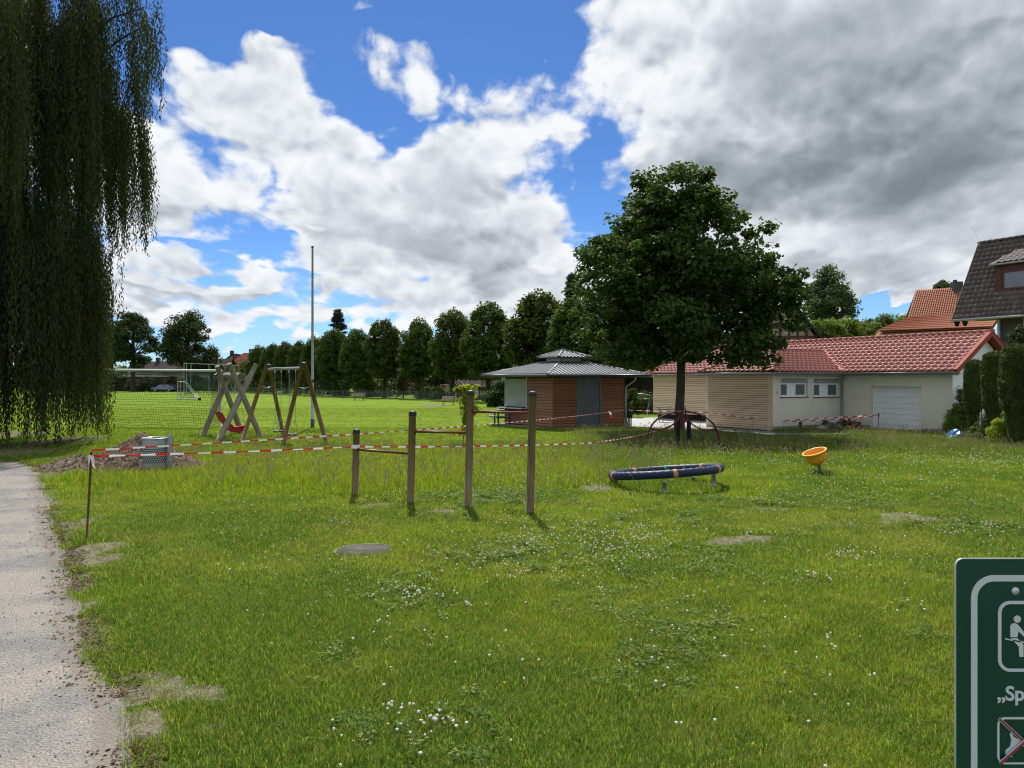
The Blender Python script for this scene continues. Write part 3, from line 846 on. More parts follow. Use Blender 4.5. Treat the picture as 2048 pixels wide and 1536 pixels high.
# --- wooden swing set with two seats
RA = Vector((-6.98, 25.1, 2.62)); LA = Vector((-9.15, 28.15, 2.62))
t = thing('swing_set', 'brown wooden A frame swing set with steel crossbar and two low black seats', 'swing', (-8.0, 26.7, H(-8, 26.7)))
feet = [(G(565, 893), RA, 0.075), (G(654, 891), RA, 0.075), (G(483, 886), LA, 0.075), (G(568, 876), LA, 0.075)]
for k, (f_, ap, r_) in enumerate(feet):
    side = (f_ - ap); side.z = 0; side.normalize()
    topp = ap + side * 0.055 + Vector((0, 0, 0.02))
    mb = MB(); mb.tube([f_ + (f_ - topp) * 0.05, topp], [r_, r_ * 0.95], 16)
    mb.build('leg', M['swing_wood'], t)
for ap in (RA, LA):
    mb = MB(); mb.lathe([(0.11, -0.05), (0.115, 0.02), (0.06, 0.06), (0.001, 0.065)], 14, c=ap + Vector((0, 0, 0.02)))
    mb.build('cap', M['black_cap'], t)
for (a, b_) in ((0, 1), (2, 3)):
    mb = MB(); fa, ap = feet[a][0], feet[a][1]; fb = feet[b_][0]
    p0 = ap.lerp(fa, 0.27); p1 = ap.lerp(fb, 0.27); mid = (p0 + p1) / 2 - Vector((0, 0, 0.05))
    mb.tube([p0, mid, p1], 0.014, 8); mb.build('brace', M['steel'], t)
d = (LA - RA).normalized()
crossz = Vector((0, 0, -0.12))
mb = MB(); mb.tube([RA + crossz + d * 0.06, LA + crossz - d * 0.06], 0.052, 14); mb.build('crossbar', M['steel'], t)
L = (LA - RA).length
nper = Vector((d.y, -d.x, 0))
def chain(mb, a, b_, link_=0.034, r_=0.0055):
    a = Vector(a); b_ = Vector(b_); n = max(2, int((b_ - a).length / link_)); dd = (b_ - a).normalized()
    o = dd.cross(Vector((0.3, 1, 0.1))).normalized()
    o2 = dd.cross(o)
    for i in range(n):
        p = a.lerp(b_, i / n); q = a.lerp(b_, (i + 1.25) / n); w = (o if i % 2 else o2) * 0.010
        mb.tube([p + w, q + w], r_ * 0.7, 4, cap=False); mb.tube([p - w, q - w], r_ * 0.7, 4, cap=False)
for (s0, s1, zs) in ((0.20, 0.38, 0.40), (0.60, 0.79, 0.44)):
    c0 = RA + crossz + d * L * s0; c1 = RA + crossz + d * L * s1
    mid = (c0 + c1) / 2; seatc = Vector((mid.x, mid.y, H(mid.x, mid.y) + zs))
    dd = (c1 - c0).normalized()
    mb = MB()     # board seat with rounded ends, slightly bent
    for i in range(7):
        u0 = (i - 3.5) / 7 * 0.62; u1 = (i - 2.5) / 7 * 0.62
        zz0 = -0.03 * math.cos(u0 / 0.31 * PI / 2); zz1 = -0.03 * math.cos(u1 / 0.31 * PI / 2)
        w = 0.11 if 0 < i < 6 else 0.085
        vs = []
        for uu, zz in ((u0, zz0), (u1, zz1)):
            for ww in (-w, w):
                for th in (0, 0.035): vs.append(seatc + dd * uu + nper * ww + Vector((0, 0, zz + th)))
        mb.add(vs, [(0, 4, 6, 2), (1, 3, 7, 5), (0, 1, 5, 4), (2, 6, 7, 3), (0, 2, 3, 1), (4, 5, 7, 6)])
    seat = mb.build('seat', M['black'], t)
    mb = MB()
    for w in (-0.09, 0.09): mb.tube([seatc + dd * -0.31 + nper * w + Vector((0, 0, 0.02)), seatc + dd * 0.31 + nper * w + Vector((0, 0, 0.02))], 0.012, 6)
    mb.build('seat_trim', M['white_dirty'], seat)
    for cc, e in ((c0, -0.28), (c1, 0.28)):
        mb = MB(); yk = cc.lerp(seatc + dd * e, 0.76); yk.z = seatc.z + 0.55
        mb.box(-0.02, 0.02, -0.02, 0.02, -0.05, 0.05, Matrix.Translation(cc + Vector((0, 0, -0.09))))
        chain(mb, cc + Vector((0, 0, -0.12)), yk)
        chain(mb, yk, seatc + dd * e + nper * 0.09 + Vector((0, 0, 0.03))); chain(mb, yk, seatc + dd * e - nper * 0.09 + Vector((0, 0, 0.03)))
        mb.build('chain', M['steel'], t)

# --- crossed grey logs with a hanging red lounge seat
t = thing('log_swing_frame', 'two X shaped pairs of weathered grey logs carrying a thick crosslog', 'swing frame', (-11.2, 29.8, -0.2))
logs = [((-9.93, 29.8, -0.3), (-10.73, 28.45, 2.72), 0.105), ((-11.05, 28.1, -0.3), (-10.12, 29.65, 2.72), 0.11),
        ((-11.45, 31.9, -0.3), (-11.95, 30.4, 2.66), 0.105), ((-12.5, 30.15, -0.3), (-11.75, 31.5, 2.62), 0.105)]
def log(mb, a, b_, r_, seed, n=20):
    r = random.Random(seed); a = Vector(a); b_ = Vector(b_)
    pts = [a.lerp(b_, i / 6) + Vector((r.uniform(-1, 1), r.uniform(-1, 1), 0)) * 0.008 for i in range(7)]
    mb.tube(pts, [r_ * (1.06 - 0.12 * i / 6) * r.uniform(0.97, 1.03) for i in range(7)], n)
for i, (a, b_, r_) in enumerate(logs):
    mb = MB(); log(mb, a, b_, r_, i); mb.build('log', M['log_grey'], t)
mb = MB(); ca, cb = Vector((-10.36, 28.72, 2.22)), Vector((-11.98, 31.25, 2.26)); log(mb, ca, cb, 0.15, 9); cl = mb.build('crosslog', M['log_grey'], t)
mb = MB(); dd = (cb - ca).normalized(); mb.tube([ca - dd * 0.004, ca - dd * 0.001], 0.135, 20); mb.build('cut_end', M['log_end'], cl)
# red seat: side outline in the picture plane given a width along the crosslog
t2 = thing('lounge_seat', 'red plastic reclined seat hanging from chains between the grey crossed logs', 'swing seat', (-11.15, 29.9, 0.4))
out_ = [(431, 823), (441, 826), (446, 836), (452, 841), (460, 849), (467, 854), (477, 853), (487, 851), (488, 858), (483, 861), (474, 864), (463, 864), (454, 859), (448, 850), (440, 841), (436, 833)]
OP = [W(x, y, 29.75) for x, y in out_]
wv_ = dd * 0.30
mb = MB(); n = len(OP)
vs = [p - wv_ for p in OP] + [p + wv_ for p in OP]
mb.add(vs, [tuple(range(n)), tuple(reversed(range(n, 2 * n)))] + [(i, n + i, n + (i + 1) % n, (i + 1) % n) for i in range(n)])
seat = mb.build('seat_shell', M['red_plastic'], t2)
bv = seat.modifiers.new('bevel', 'BEVEL'); bv.width = 0.015; bv.segments = 2
mb = MB()
for s in (-1, 1):
    for i in range(1, 7): pass
    e = [OP[i] + wv_ * s * 1.02 for i in (0, 1, 2, 3, 4, 5, 6, 7)]
    mb.tube(e, 0.028, 8)
mb.build('side_rim', M['red_plastic'], t2)
for s, top_, bot in ((-1, ca.lerp(cb, 0.18), W(486, 851, 29.75)), (1, ca.lerp(cb, 0.66), W(486, 851, 29.75)), (-1, ca.lerp(cb, 0.18), W(436, 827, 29.75)), (1, ca.lerp(cb, 0.66), W(436, 827, 29.75))):
    mb = MB(); chain(mb, top_ - Vector((0, 0, 0.14)), bot + wv_ * s * 0.95, 0.05); mb.build('chain', M['steel'], t2)

# --- spinning ring
def ring():
    c = Vector((2.99, 14.95, 0.275)); Rm = 1.06; rmin = 0.078
    c.x = (1330 - 1024) / F * 15.0
    xa = Vector((1, 0, 0.075)).normalized(); ya = Vector((0, 1, -0.088)).normalized(); up = xa.cross(ya).normalized()
    t = thing('spinner_ring', 'tilted dark blue rubber spinning ring on three grey legs, with orange bands', 'spinner', (c.x, c.y, H(c.x, c.y)))
    n = 240; m_ = 18
    a = np.linspace(0, 2 * PI, n, endpoint=False); b_ = np.linspace(0, 2 * PI, m_, endpoint=False)
    A, Bq = np.meshgrid(a, b_, indexing='ij')
    knob = 1 + 0.12 * np.maximum(0, np.cos(A * 48)) ** 3 * (np.maximum(0, np.cos(Bq - PI / 2 + .5)) ** 2 + np.maximum(0, np.cos(Bq + PI / 2 - .3)) ** 2 * .0)
    rr = Rm + rmin * knob * np.cos(Bq); zz = rmin * knob * np.sin(Bq) * 1.0
    base = np.array(c) - np.array(t.location)
    V = base + (rr * np.cos(A))[..., None] * np.array(xa) + (rr * np.sin(A))[..., None] * np.array(ya) + zz[..., None] * np.array(up)
    idx = np.arange(n * m_).reshape(n, m_)
    Q = np.stack([idx, np.roll(idx, -1, 0), np.roll(np.roll(idx, -1, 0), -1, 1), np.roll(idx, -1, 1)], -1).reshape(-1, 4)
    o = link(bpy.data.objects.new('ring_tube', np_mesh('ring_tube', V.reshape(-1, 3), Q, M['blue_rubber'], smooth=True)), t)
    for k, (ang, mm) in enumerate(((-92, 'orange_band'), (-38, 'orange_band'), (32, 'orange_band'), (78, 'green_band'), (118, 'orange_band'), (-168, 'orange_band'))):
        mb = MB(); w = math.radians(2.2)
        prof = []
        vs = []; fs = []
        for i, aa in enumerate((-w, -w, w, w)):
            aa += math.radians(ang)
            for j in range(m_):
                bb = 2 * PI * j / m_; r_ = rmin * (1.0 if i in (0, 3) else 1.075)
                R_ = Rm + r_ * math.cos(bb)
                vs.append(c + xa * R_ * math.cos(aa) + ya * R_ * math.sin(aa) + up * r_ * math.sin(bb))
        for i in range(3):
            for j in range(m_): fs.append((i * m_ + j, (i + 1) * m_ + j, (i + 1) * m_ + (j + 1) % m_, i * m_ + (j + 1) % m_))
        mb.add(vs, fs, None, True); mb.build('band', M[mm], t)
    for px, py, top_ in ((1329, 988, 955), (1427, 975, 945), (1386, 966, 945)):
        g = G(px, py); zt = {1329: 0.29, 1427: 0.34, 1386: 0.16}[px]
        mb = MB(); mb.tube([g + Vector((0, 0, -0.1)), g + Vector((0, 0, zt * 0.8))], 0.042 if px != 1386 else 0.036, 12)
        q = g + Vector((0, 0, zt)); d_ = Vector((c.x - g.x, c.y - g.y, 0)).normalized()
        lg = mb.build('leg', M['steel'], t)
        mb = MB(); mb.box(-0.035, 0.035, -0.05, 0.05, -0.012, 0.012, Matrix.Translation(g + Vector((0, 0, zt * 0.8)))); mb.build('leg_plate', M['steel'], lg)
ring()

# --- orange bowl spinner
g = G(1645, 948); c = Vector(((1633 - 1024) / F * g.y, g.y + 0.02, 0.36))
t = thing('bowl_spinner', 'tilted orange yellow plastic sitting bowl on a short grey post', 'spinner', g)
tilt = Matrix.Translation(c) @ Matrix.Rotation(math.radians(-20), 4, 'Y') @ Matrix.Rotation(math.radians(4), 4, 'X')
mb = MB()
R0 = 0.262
prof = [(0.001, -0.215), (0.06, -0.212), (0.12, -0.19), (0.18, -0.135), (0.22, -0.05), (0.235, 0.03), (R0 - 0.008, 0.075), (R0 + 0.016, 0.090), (R0 + 0.014, 0.112), (R0 - 0.012, 0.118), (R0 - 0.03, 0.10), (0.215, 0.03), (0.20, -0.05), (0.16, -0.12), (0.10, -0.17), (0.001, -0.19)]
mb.lathe(prof, 36, tilt @ Matrix.Translation((0, 0, 0.03)))
bo = mb.build('bowl', M['yellow_plastic'], t)
for k in range(12):
    mb = MB()
    a = 2 * PI * k / 12
    p = Vector((0.214 * math.cos(a), 0.214 * math.sin(a), -0.035)); mb.lathe([(0.001, 0.012), (0.02, 0.008), (0.03, -0.004)], 8, tilt @ Matrix.Translation(p) @ Vector((math.cos(a), math.sin(a), -0.25)).to_track_quat('Z', 'Y').to_matrix().to_4x4())
    mb.build('dimple', M['yellow_plastic'], bo)
mb = MB(); pb = tilt @ Vector((0, 0, -0.17)); mb.tube([g + Vector((0.015, 0, -0.1)), pb], 0.045, 14); mb.build('post', M['steel'], t)

# --- arched climbing spinner with two black posts
t = thing('arch_carousel', 'dark red tube arches hanging between two black posts under the maple', 'climbing frame', G(1365, 896))
p1, p2 = G(1355, 897), G(1377, 892)
for g, tp in ((p1, 828), (p2, 829)):
    z = EYE + (HOR - tp) / F * g.y
    mb = MB(); mb.tube([g + Vector((0, 0, -0.2)), g + Vector((0.01, 0, (z - g.z) * 0.5)), Vector((g.x + 0.02, g.y, z - 0.03)), Vector((g.x + 0.02, g.y, z))], [0.078, 0.076, 0.074, 0.045], 12)
    mb.build('post', M['tar_wood'], t)
Cc = Vector(((1366 - 1024) / F * 24.5, 24.5, 0))
ed = Vector((0.985, -0.17, 0)).normalized(); sd_ = Vector((0.17, 0.985, 0))
def arch_pt(a, off, lift=0.0):
    x = -1.14 * math.cos(a); z = -0.12 + 0.17 + 1.02 * math.sin(a) ** 0.8 if 0 < a < PI else 0.05
    return Cc + ed * x + sd_ * off + Vector((0, 0, z + lift))
for off in (-0.17, 0.17):
    pts = [arch_pt(PI * (0.001 + 0.998 * i / 32), off) for i in range(33)]
    mb = MB(); mb.tube(pts, 0.024, 10)
    mb.build('arch_tube', M['red_steel'], t)
    for s in (-1, 1):
        a0 = Cc + ed * s * 1.06 + sd_ * off + Vector((0, 0, 0.53))
        pts = [a0, Cc + ed * s * 0.86 + sd_ * off * .9 + Vector((0, 0, 0.47)), Cc + ed * s * 0.62 + sd_ * off * .8 + Vector((0, 0, 0.49)), Cc + ed * s * 0.38 + sd_ * off * .6 + Vector((0, 0, 0.60)),
               Cc + ed * s * 0.17 + sd_ * off * .4 + Vector((0, 0, 0.78)), Cc + ed * s * 0.09 + sd_ * off * .3 + Vector((0, 0, 0.98)), Cc + ed * s * 0.08 + sd_ * off * .3 + Vector((0, 0, 1.16))]
        sm_ = []
        for i in range(len(pts) - 1):
            for k in range(4):
                q = k / 4; P0 = pts[max(i - 1, 0)]; P1 = pts[i]; P2 = pts[i + 1]; P3 = pts[min(i + 2, len(pts) - 1)]
                sm_.append(0.5 * ((2 * P1) + (P2 - P0) * q + (2 * P0 - 5 * P1 + 4 * P2 - P3) * q * q + (3 * P1 - P0 - 3 * P2 + P3) * q ** 3))
        sm_.append(pts[-1])
        mb = MB(); mb.tube(sm_, 0.021, 8); mb.build('seat_tube', M['red_steel'], t)
for s in (-1, 1):
    e = Cc + ed * s * 1.14 + Vector((0, 0, 0.03))
    mb = MB(); mb.tube([e - sd_ * 0.24, e + sd_ * 0.24], 0.042, 10); mb.build('foot_roller', M['black'], t)
mb = MB(); mb.box(-0.05, 0.05, -0.05, 0.05, 0.50, 0.95, Matrix.Translation(Cc)); mb.tube([p1 + Vector((0, 0, 0.85)), p2 + Vector((0, 0, 0.85))], 0.03, 8)
mb.build('hub', M['red_steel'], t)
mb = MB(); mb.tube([Cc + Vector((0.03, 0, 1.1)), Cc + Vector((0.05, 0, 1.2)), Cc + Vector((0.10, 0, 1.26))], 0.012, 6); mb.build('hook', M['black'], t)

# --- litter bin
g = G(340, 945)
t = thing('litter_bin', 'round galvanised litter bin with punched holes on a flat steel post', 'litter bin', g)
mb = MB(); mb.box(-0.058, 0.058, -0.02, 0.02, -0.2, 0.86, Matrix.Translation(g)); mb.add([], [])
po = mb.build('post', M['steel'], t)
mb = MB(); mb.tube([g + Vector((0, -0.0, 0.86)), g + Vector((0.0, 0, 0.895))], 0.03, 8); mb.build('post_top', M['steel'], po)
Rb = 0.268; bc = Vector((g.x - 0.335, g.y - 0.02, 0)); z0 = EYE + (HOR - 934) / F * g.y; z1 = EYE + (HOR - 876) / F * g.y
def binwall():
    V = []; Fc = []; Hh = z1 - z0
    n = 30
    def P(u, z, r_=Rb):
        a = u / n * 2 * PI; return (bc.x + r_ * math.cos(a), bc.y + r_ * math.sin(a), z)
    def band(za, zb):
        b0 = len(V)
        for k in range(n): V.append(P(k, za)); V.append(P(k, zb))
        for k in range(n): Fc.append((b0 + 2 * k, b0 + 2 * ((k + 1) % n), b0 + 2 * ((k + 1) % n) + 1, b0 + 2 * k + 1))
    rows = 8; za = z0 + Hh * 0.16; zb = z0 + Hh * 0.68; dz = (zb - za) / rows
    band(z0, za); band(zb, z1)
    for j in range(rows):
        off = 0.5 * (j % 2)
        for k in range(n):
            u0 = k + off; zc = za + (j + .5) * dz
            b0 = len(V)
            cor = [(u0, za + j * dz), (u0 + 1, za + j * dz), (u0 + 1, za + (j + 1) * dz), (u0, za + (j + 1) * dz)]
            V.extend([P(*c_) for c_ in cor])
            rh = 0.37
            for q in range(8):
                a = PI / 4 * q + PI * 1.25
                V.append(P(u0 + .5 + rh * math.cos(a), zc + dz * rh * math.sin(a)))
            for s in range(4):
                i0 = b0 + s; i1 = b0 + (s + 1) % 4; h0 = b0 + 4 + (2 * s) % 8; h1 = b0 + 4 + (2 * s + 1) % 8; h2 = b0 + 4 + (2 * s + 2) % 8
                Fc.append((i0, h1, h0)); Fc.append((i0, i1, h1)); Fc.append((i1, h2, h1))
    return V, Fc
V_, F_ = binwall()
mb = MB(); mb.add(V_, F_, None, True); mb.build('bin_wall', M['steel'], t)
mb = MB(); mb.lathe([(Rb - .02, z0 + .02), (Rb - .02, z1 - .12)], 30, c=(bc.x, bc.y, 0)); mb.build('hole_shade', M['tar_wood'], t)  # dark cylinder added inside so the punched holes look shaded
mb = MB(); mb.lathe([(0.001, z0 + 0.01), (Rb - 0.002, z0 + 0.01), (Rb + 0.004, z0 - 0.01), (Rb - 0.03, z0 - 0.03), (0.001, z0 - 0.03)], 32, c=(bc.x, bc.y, 0)); mb.build('bin_floor', M['steel'], t)
mb = MB(); mb.tube([(bc.x + (Rb + .004) * math.cos(a), bc.y + (Rb + .004) * math.sin(a), z1) for a in [2 * PI * k / 40 for k in range(40)]], 0.014, 8, closed=True)
mb.build('rim', M['alu'], t)
mb = MB()
for z in (z0 + 0.12, z1 - 0.12): mb = MB(); mb.box(-0.075, 0.0, -0.03, 0.01, z - 0.03, z + 0.03, Matrix.Translation((g.x - 0.0, g.y, 0))); mb.build('bracket', M['steel'], t)

# --- heap of soil and rubble
c = G(275, 925); c.x = -9.15; c.y = 18.35
def heap_h(x, y):
    dx = (x - c.x - .1) / 1.8; dy = (y - c.y) / 1.45
    d = np.sqrt((dx + 0.15 * np.sin(dy * 3)) ** 2 + dy ** 2)
    h1 = np.maximum(0, 1 - d) ** 0.95
    dx2 = (x - c.x + 1.3) / 1.3; dy2 = (y - c.y + 0.2) / 0.9
    h2 = np.maximum(0, 1 - np.sqrt(dx2 ** 2 + dy2 ** 2)) * 0.35
    return np.maximum(h1 * 0.80, h2) * (0.85 + 0.35 * fbm(x, y, 2.2, 3, 71)) + (fbm(x, y, 7, 4, 72, .65) - .5) * 0.14 * np.minimum(1, np.maximum(h1, h2) * 4)
hx, hy = np.meshgrid(np.linspace(c.x - 3.0, c.x + 1.9, 130), np.linspace(c.y - 1.7, c.y + 1.7, 90))
hh = heap_h(hx, hy)
hz = gh(hx, hy) + hh - 0.03
idx = np.arange(hx.size).reshape(hx.shape)
Q = np.stack([idx[:-1, :-1].ravel(), idx[:-1, 1:].ravel(), idx[1:, 1:].ravel(), idx[1:, :-1].ravel()], 1)
M['soil'] = mat('brown_soil_and_rubble', (0.165, 0.122, 0.092), (0.095, 0.070, 0.053), 6, 1.0, 0, 0.9, 30, 0.03, c3=(0.28, 0.22, 0.17), c3scale=14, c3cut=(0.56, 0.66), spec=.05)
t = thing('soil_heap', 'low heap of brown soil and rubble behind the litter bin', 'soil heap', (c.x, c.y, H(c.x, c.y)))
off = np.array(t.location)
link(bpy.data.objects.new('soil', np_mesh('soil', np.stack([hx.ravel(), hy.ravel(), hz.ravel()], 1) - off, Q, M['soil'], smooth=True)), t)
def rocks(n, fx, size, seed, off):
    r = random.Random(seed); mb = MB()
    for i in range(n):
        x, y, z = fx(r)
        s = size * r.uniform(0.3, 1.0) ** 1.6
        base = [(1, 0, 0), (-1, 0, 0), (0, 1, 0), (0, -1, 0), (0, 0, 1), (0, 0, -1)]
        mm = Matrix.Translation((x, y, z)) @ Euler((r.uniform(0, 6), r.uniform(0, 6), r.uniform(0, 6))).to_matrix().to_4x4()
        vs = [Vector(p) * s * r.uniform(0.5, 1.1) for p in base]
        mb.add(vs, [(0, 2, 4), (2, 1, 4), (1, 3, 4), (3, 0, 4), (2, 0, 5), (1, 2, 5), (3, 1, 5), (0, 3, 5)], mm)
    return mb
def on_heap(r):
    x = c.x + r.gauss(-0.3, 1.0); y = c.y + r.uniform(-1.6, 0.9)
    return x, y, H(x, y) + float(heap_h(x, y)) - 0.015
M['heap_stone'] = mat('rubble_stone', (0.30, 0.235, 0.185), (0.17, 0.13, 0.10), 3, 1.0, rand=0.2, spec=.1)
tag(rocks(1500, on_heap, 0.055, 5, off).build('stone', M['heap_stone'], t), kind='stuff')

# --- round cover in the grass
g = G(731, 1102)
t = thing('manhole_cover', 'round dark concrete manhole cover lying flush in the lawn', 'manhole cover', g)
mb = MB(); mb.lathe([(0.001, 0.018), (0.345, 0.018), (0.350, 0.010), (0.352, -0.06)], 40, c=g); cv = mb.build('cover', M['manhole'], t)
mb = MB(); mb.lathe([(0.362, -0.06), (0.362, 0.012), (0.385, 0.012), (0.39, -0.06)], 40, c=g); mb.build('rim', M['plinth'], t)
for s in (1, -1): mb = MB(); mb.box(-0.03, 0.03, -0.012, 0.012, 0.0, 0.020, Matrix.Translation(g + Vector((0.1 * s, 0.2 * s, 0)))); mb.build('lifting_slot', M['black'], cv)

# --- flagpole
g = G(625, 856)
t = thing('flagpole', 'tall bare pale grey flagpole standing on the lawn beside the swing', 'flagpole', g)
h_ = EYE + (HOR - 493) / F * g.y - g.z
mb = MB(); mb.tube([g + Vector((0, 0, -0.2)), g + Vector((0, 0, 2.5)), g + Vector((0, 0, h_))], [0.078, 0.068, 0.045], 14); po = mb.build('pole', M['steel_paint'], t)
mb = MB(); mb.lathe([(0.06, -0.06), (0.065, 0.0), (0.05, 0.02), (0.001, 0.03)], 12, c=g + Vector((0, 0, h_))); mb.build('pole_cap', M['black_cap'], t)
mb = MB(); mb.lathe([(0.09, -0.1), (0.09, 0.42), (0.08, 0.43)], 14, c=g); mb.build('base_sleeve', M['metal_trim'], t)
mb = MB(); z = EYE + (HOR - 762) / F * g.y; mb.box(-0.02, 0.09, -0.09, -0.05, z - 0.08, z + 0.08, Matrix.Translation((g.x, g.y, 0))); mb.build('cleat_box', M['metal_trim'], t)
mb = MB(); mb.tube([g + Vector((0.05, -0.085, 1.3)), g + Vector((0.05, -0.06, h_ - .1))], 0.004, 4); mb.build('halyard', M['white_dirty'], t)

# --- stakes and barrier tape
def stake(label, px, pyb, pyt, r_, m_, lean=(0, 0), capm=None):
    g = G(px, pyb); z = EYE + (HOR - pyt) / F * g.y
    t = thing('tape_stake', label, 'stake', g)
    tp = Vector((g.x + lean[0], g.y + lean[1], z))
    mb = MB(); mb.tube([g + Vector((0, 0, -0.2)), tp], r_, 8); mb.build('rod', M[m_], t)
    if capm:
        mb = MB(); mb.lathe([(r_ * 2.4, -0.10), (r_ * 3.0, -0.02), (r_ * 2.2, 0.05), (0.001, 0.07)], 10, c=tp); mb.build('stake_cap', M[capm], t)
    return g, tp
s1g, s1 = stake('rusty iron rod beside the path holding the red and white tape', 171, 1085, 903, 0.014, 'iron', ((183 - 171) / F * 9.7, 0))
s2g, s2 = stake('short pale leaning stick holding tape in the long grass', 1199, 921, 884, 0.012, 'white_dirty', (-0.12, 0))
s3g, s3 = stake('thin rod with black top in front of the white garage door', 1757, 863, 829, 0.012, 'iron', (0, 0), 'black_cap')
s4g, s4 = stake('leaning thin rod by the pale timber wall', 1395, 857, 824, 0.012, 'iron', (0.32, 0))
s5g, s5 = stake('short thin rod at the corner of the cream wall', 1552, 862, 842, 0.010, 'iron', (0, 0))

def tape_mat():
    m, b, out = new_mat('red_white_tape')
    a = b.n('ShaderNodeAttribute', attribute_name='v').outputs['Fac']
    fr = b.m('FRACT', b.m('DIVIDE', a, 0.42))
    k = b.ss(fr, 0.49, 0.51)
    col = b.mix(k, (0.52, 0.028, 0.022, 1), (0.78, 0.78, 0.76, 1))
    d = pri(b, col, 0.4, 0, 0.4)
    tr = b.n('ShaderNodeBsdfTranslucent'); b.l(col, tr.inputs[0])
    mx = b.n('ShaderNodeMixShader'); mx.inputs[0].default_value = 0.3
    b.l(d, mx.inputs[1]); b.l(tr.outputs[0], mx.inputs[2]); b.l(mx.outputs[0], out.inputs[0])
    return m
M['tape'] = tape_mat()
def tape(label, a, b_, sag=0.02, w=0.038, twist=0.5, seed=0, n=60, phase=0.0):
    a = Vector(a); b_ = Vector(b_); L = (b_ - a).length; r = random.Random(seed)
    d = (b_ - a).normalized(); side = d.cross(Vector((0, 0, 1))).normalized()
    V = []; vv = []
    for i in range(n + 1):
        q = i / n; p = a.lerp(b_, q); p.z -= sag * L * 4 * q * (1 - q)
        an = twist * math.sin(q * 9 + seed) * 0.9 + twist * 0.4 * math.sin(q * 23 + seed * 2)
        w_ = w * (0.78 + 0.22 * math.sin(q * 31 + seed))
        up = Vector((0, 0, 1)) * math.cos(an) + side * math.sin(an)
        V += [p - up * w_, p + up * w_]; vv += [q * L + phase, q * L + phase]
    V = np.array([list(x) for x in V]); 
    Q = np.array([(2 * i, 2 * i + 2, 2 * i + 3, 2 * i + 1) for i in range(n)])
    o = link(bpy.data.objects.new('barrier_tape', np_mesh('barrier_tape', V - np.array(a), Q, M['tape'], {'v': np.array(vv)})))
    o.location = a
    tag(o, label, 'barrier tape', 'red and white barrier tapes strung round the playground')
    return o
s1a = s1 + Vector((0.015, 0, -0.06)); s1b = s1 + Vector((0.0, 0, 0.015))
post1 = Vector((pos[0].x - 0.0, pos[0].y - 0.066, EYE + (HOR - 893) / F * pos[0].y))
tape('red and white tape from rusty rod past the bin to the shortest wooden post', s1a, post1 + Vector((-0.03, 0, 0)), 0.003, 0.017, 0.25, 1)
tape('red and white tape running behind the posts from shortest post to pale stick', post1 + Vector((0.03, 0.02, 0)), s2 + Vector((0, 0, -0.02)), 0.004, 0.019, 0.35, 2)
hutc = Vector(((1249 - 1024) / F * 37.0, 37.0, EYE + (HOR - 820) / F * 37.0))
tape('long upper red and white tape from rusty rod across to the kiosk corner', s1b, hutc, 0.004, 0.0165, 0.35, 3, n=120)
tape('tape rising from pale stick to the maple trunk', s2, Vector(((1352 - 1024) / F * 31.7, 31.7, EYE + (HOR - 846) / F * 31.7)), 0.01, 0.020, 0.5, 4)
tape('thin tape from kiosk downpipe to the rod beside the pale timber wall', hutc, s4, 0.004, 0.020, 0.7, 5)
tape('tape along the pale timber wall towards the cream wall corner', s4, s5, 0.004, 0.024, 0.4, 6)
tape('upper tape in front of the black sacks up to the black topped rod', s5, s3 + Vector((0, 0, -0.02)), 0.002, 0.030, 0.3, 7)
tape('lower tape in front of the black sacks sagging to the black topped rod', s5 + Vector((0, 0, -0.05)), s3 + Vector((0, 0, -0.05)), 0.008, 0.028, 0.3, 8, phase=0.15)
# fluttering ends
def tail(label, p, pts, seed, w=0.035):
    V = []; vv = []; L = 0.23; prev = Vector(p)
    P_ = [Vector(p)] + [Vector(p) + Vector(q) for q in pts]
    for i, q in enumerate(P_):
        L += (q - prev).length; prev = q
        sd2 = Vector((w, 0.02 * math.sin(i + seed), 0.25 * w))
        V += [q - sd2, q + sd2]; vv += [L, L]
    o = link(bpy.data.objects.new('tape_end', np_mesh('tape_end', np.array([list(x) for x in V]) - np.array(p), np.array([(2 * i, 2 * i + 2, 2 * i + 3, 2 * i + 1) for i in range(len(P_) - 1)]), M['tape'], {'v': np.array(vv)})))
    o.location = p; tag(o, label, 'tape end', 'loose ends of barrier tape')
tail('loose knotted tape end fluttering on the rusty rod', s1 + Vector((0.01, -0.02, -0.05)), [(0.02, 0, -0.05), (0.03, -0.01, -0.12), (0.05, 0, -0.17)], 1, 0.013)
tail('second shorter tape end wrapped round the rusty rod', s1 + Vector((-0.005, -0.02, -0.04)), [(-0.01, 0, -0.07), (-0.022, 0, -0.13), (-0.03, 0, -0.17)], 2, 0.010)
tp_ = s1b.lerp(hutc, 0.894)
tail('loose end of tape hanging before the kiosk wall', tp_ + Vector((0, 0, -0.02)), [(0.08, 0, -0.04), (0.12, 0, -0.16), (0.14, 0, -0.28)], 3, 0.04)
mb = MB(); mb.tube([post1 + Vector((-0.05, 0.03, -0.025)), post1 + Vector((-0.05, 0.03, 0.03))], 0.001, 4)
P0 = Vector((pos[0].x + .02, pos[0].y, post1.z)); mb = MB()
mb.lathe([(0.0645, -0.034), (0.066, -0.02), (0.0655, 0.02), (0.0645, 0.036)], 20, c=P0)
o = mb.build('tape_wrap', M['white']); tag(o, 'pale tape wrapped round the top of the shortest wooden post', 'tape wrap')

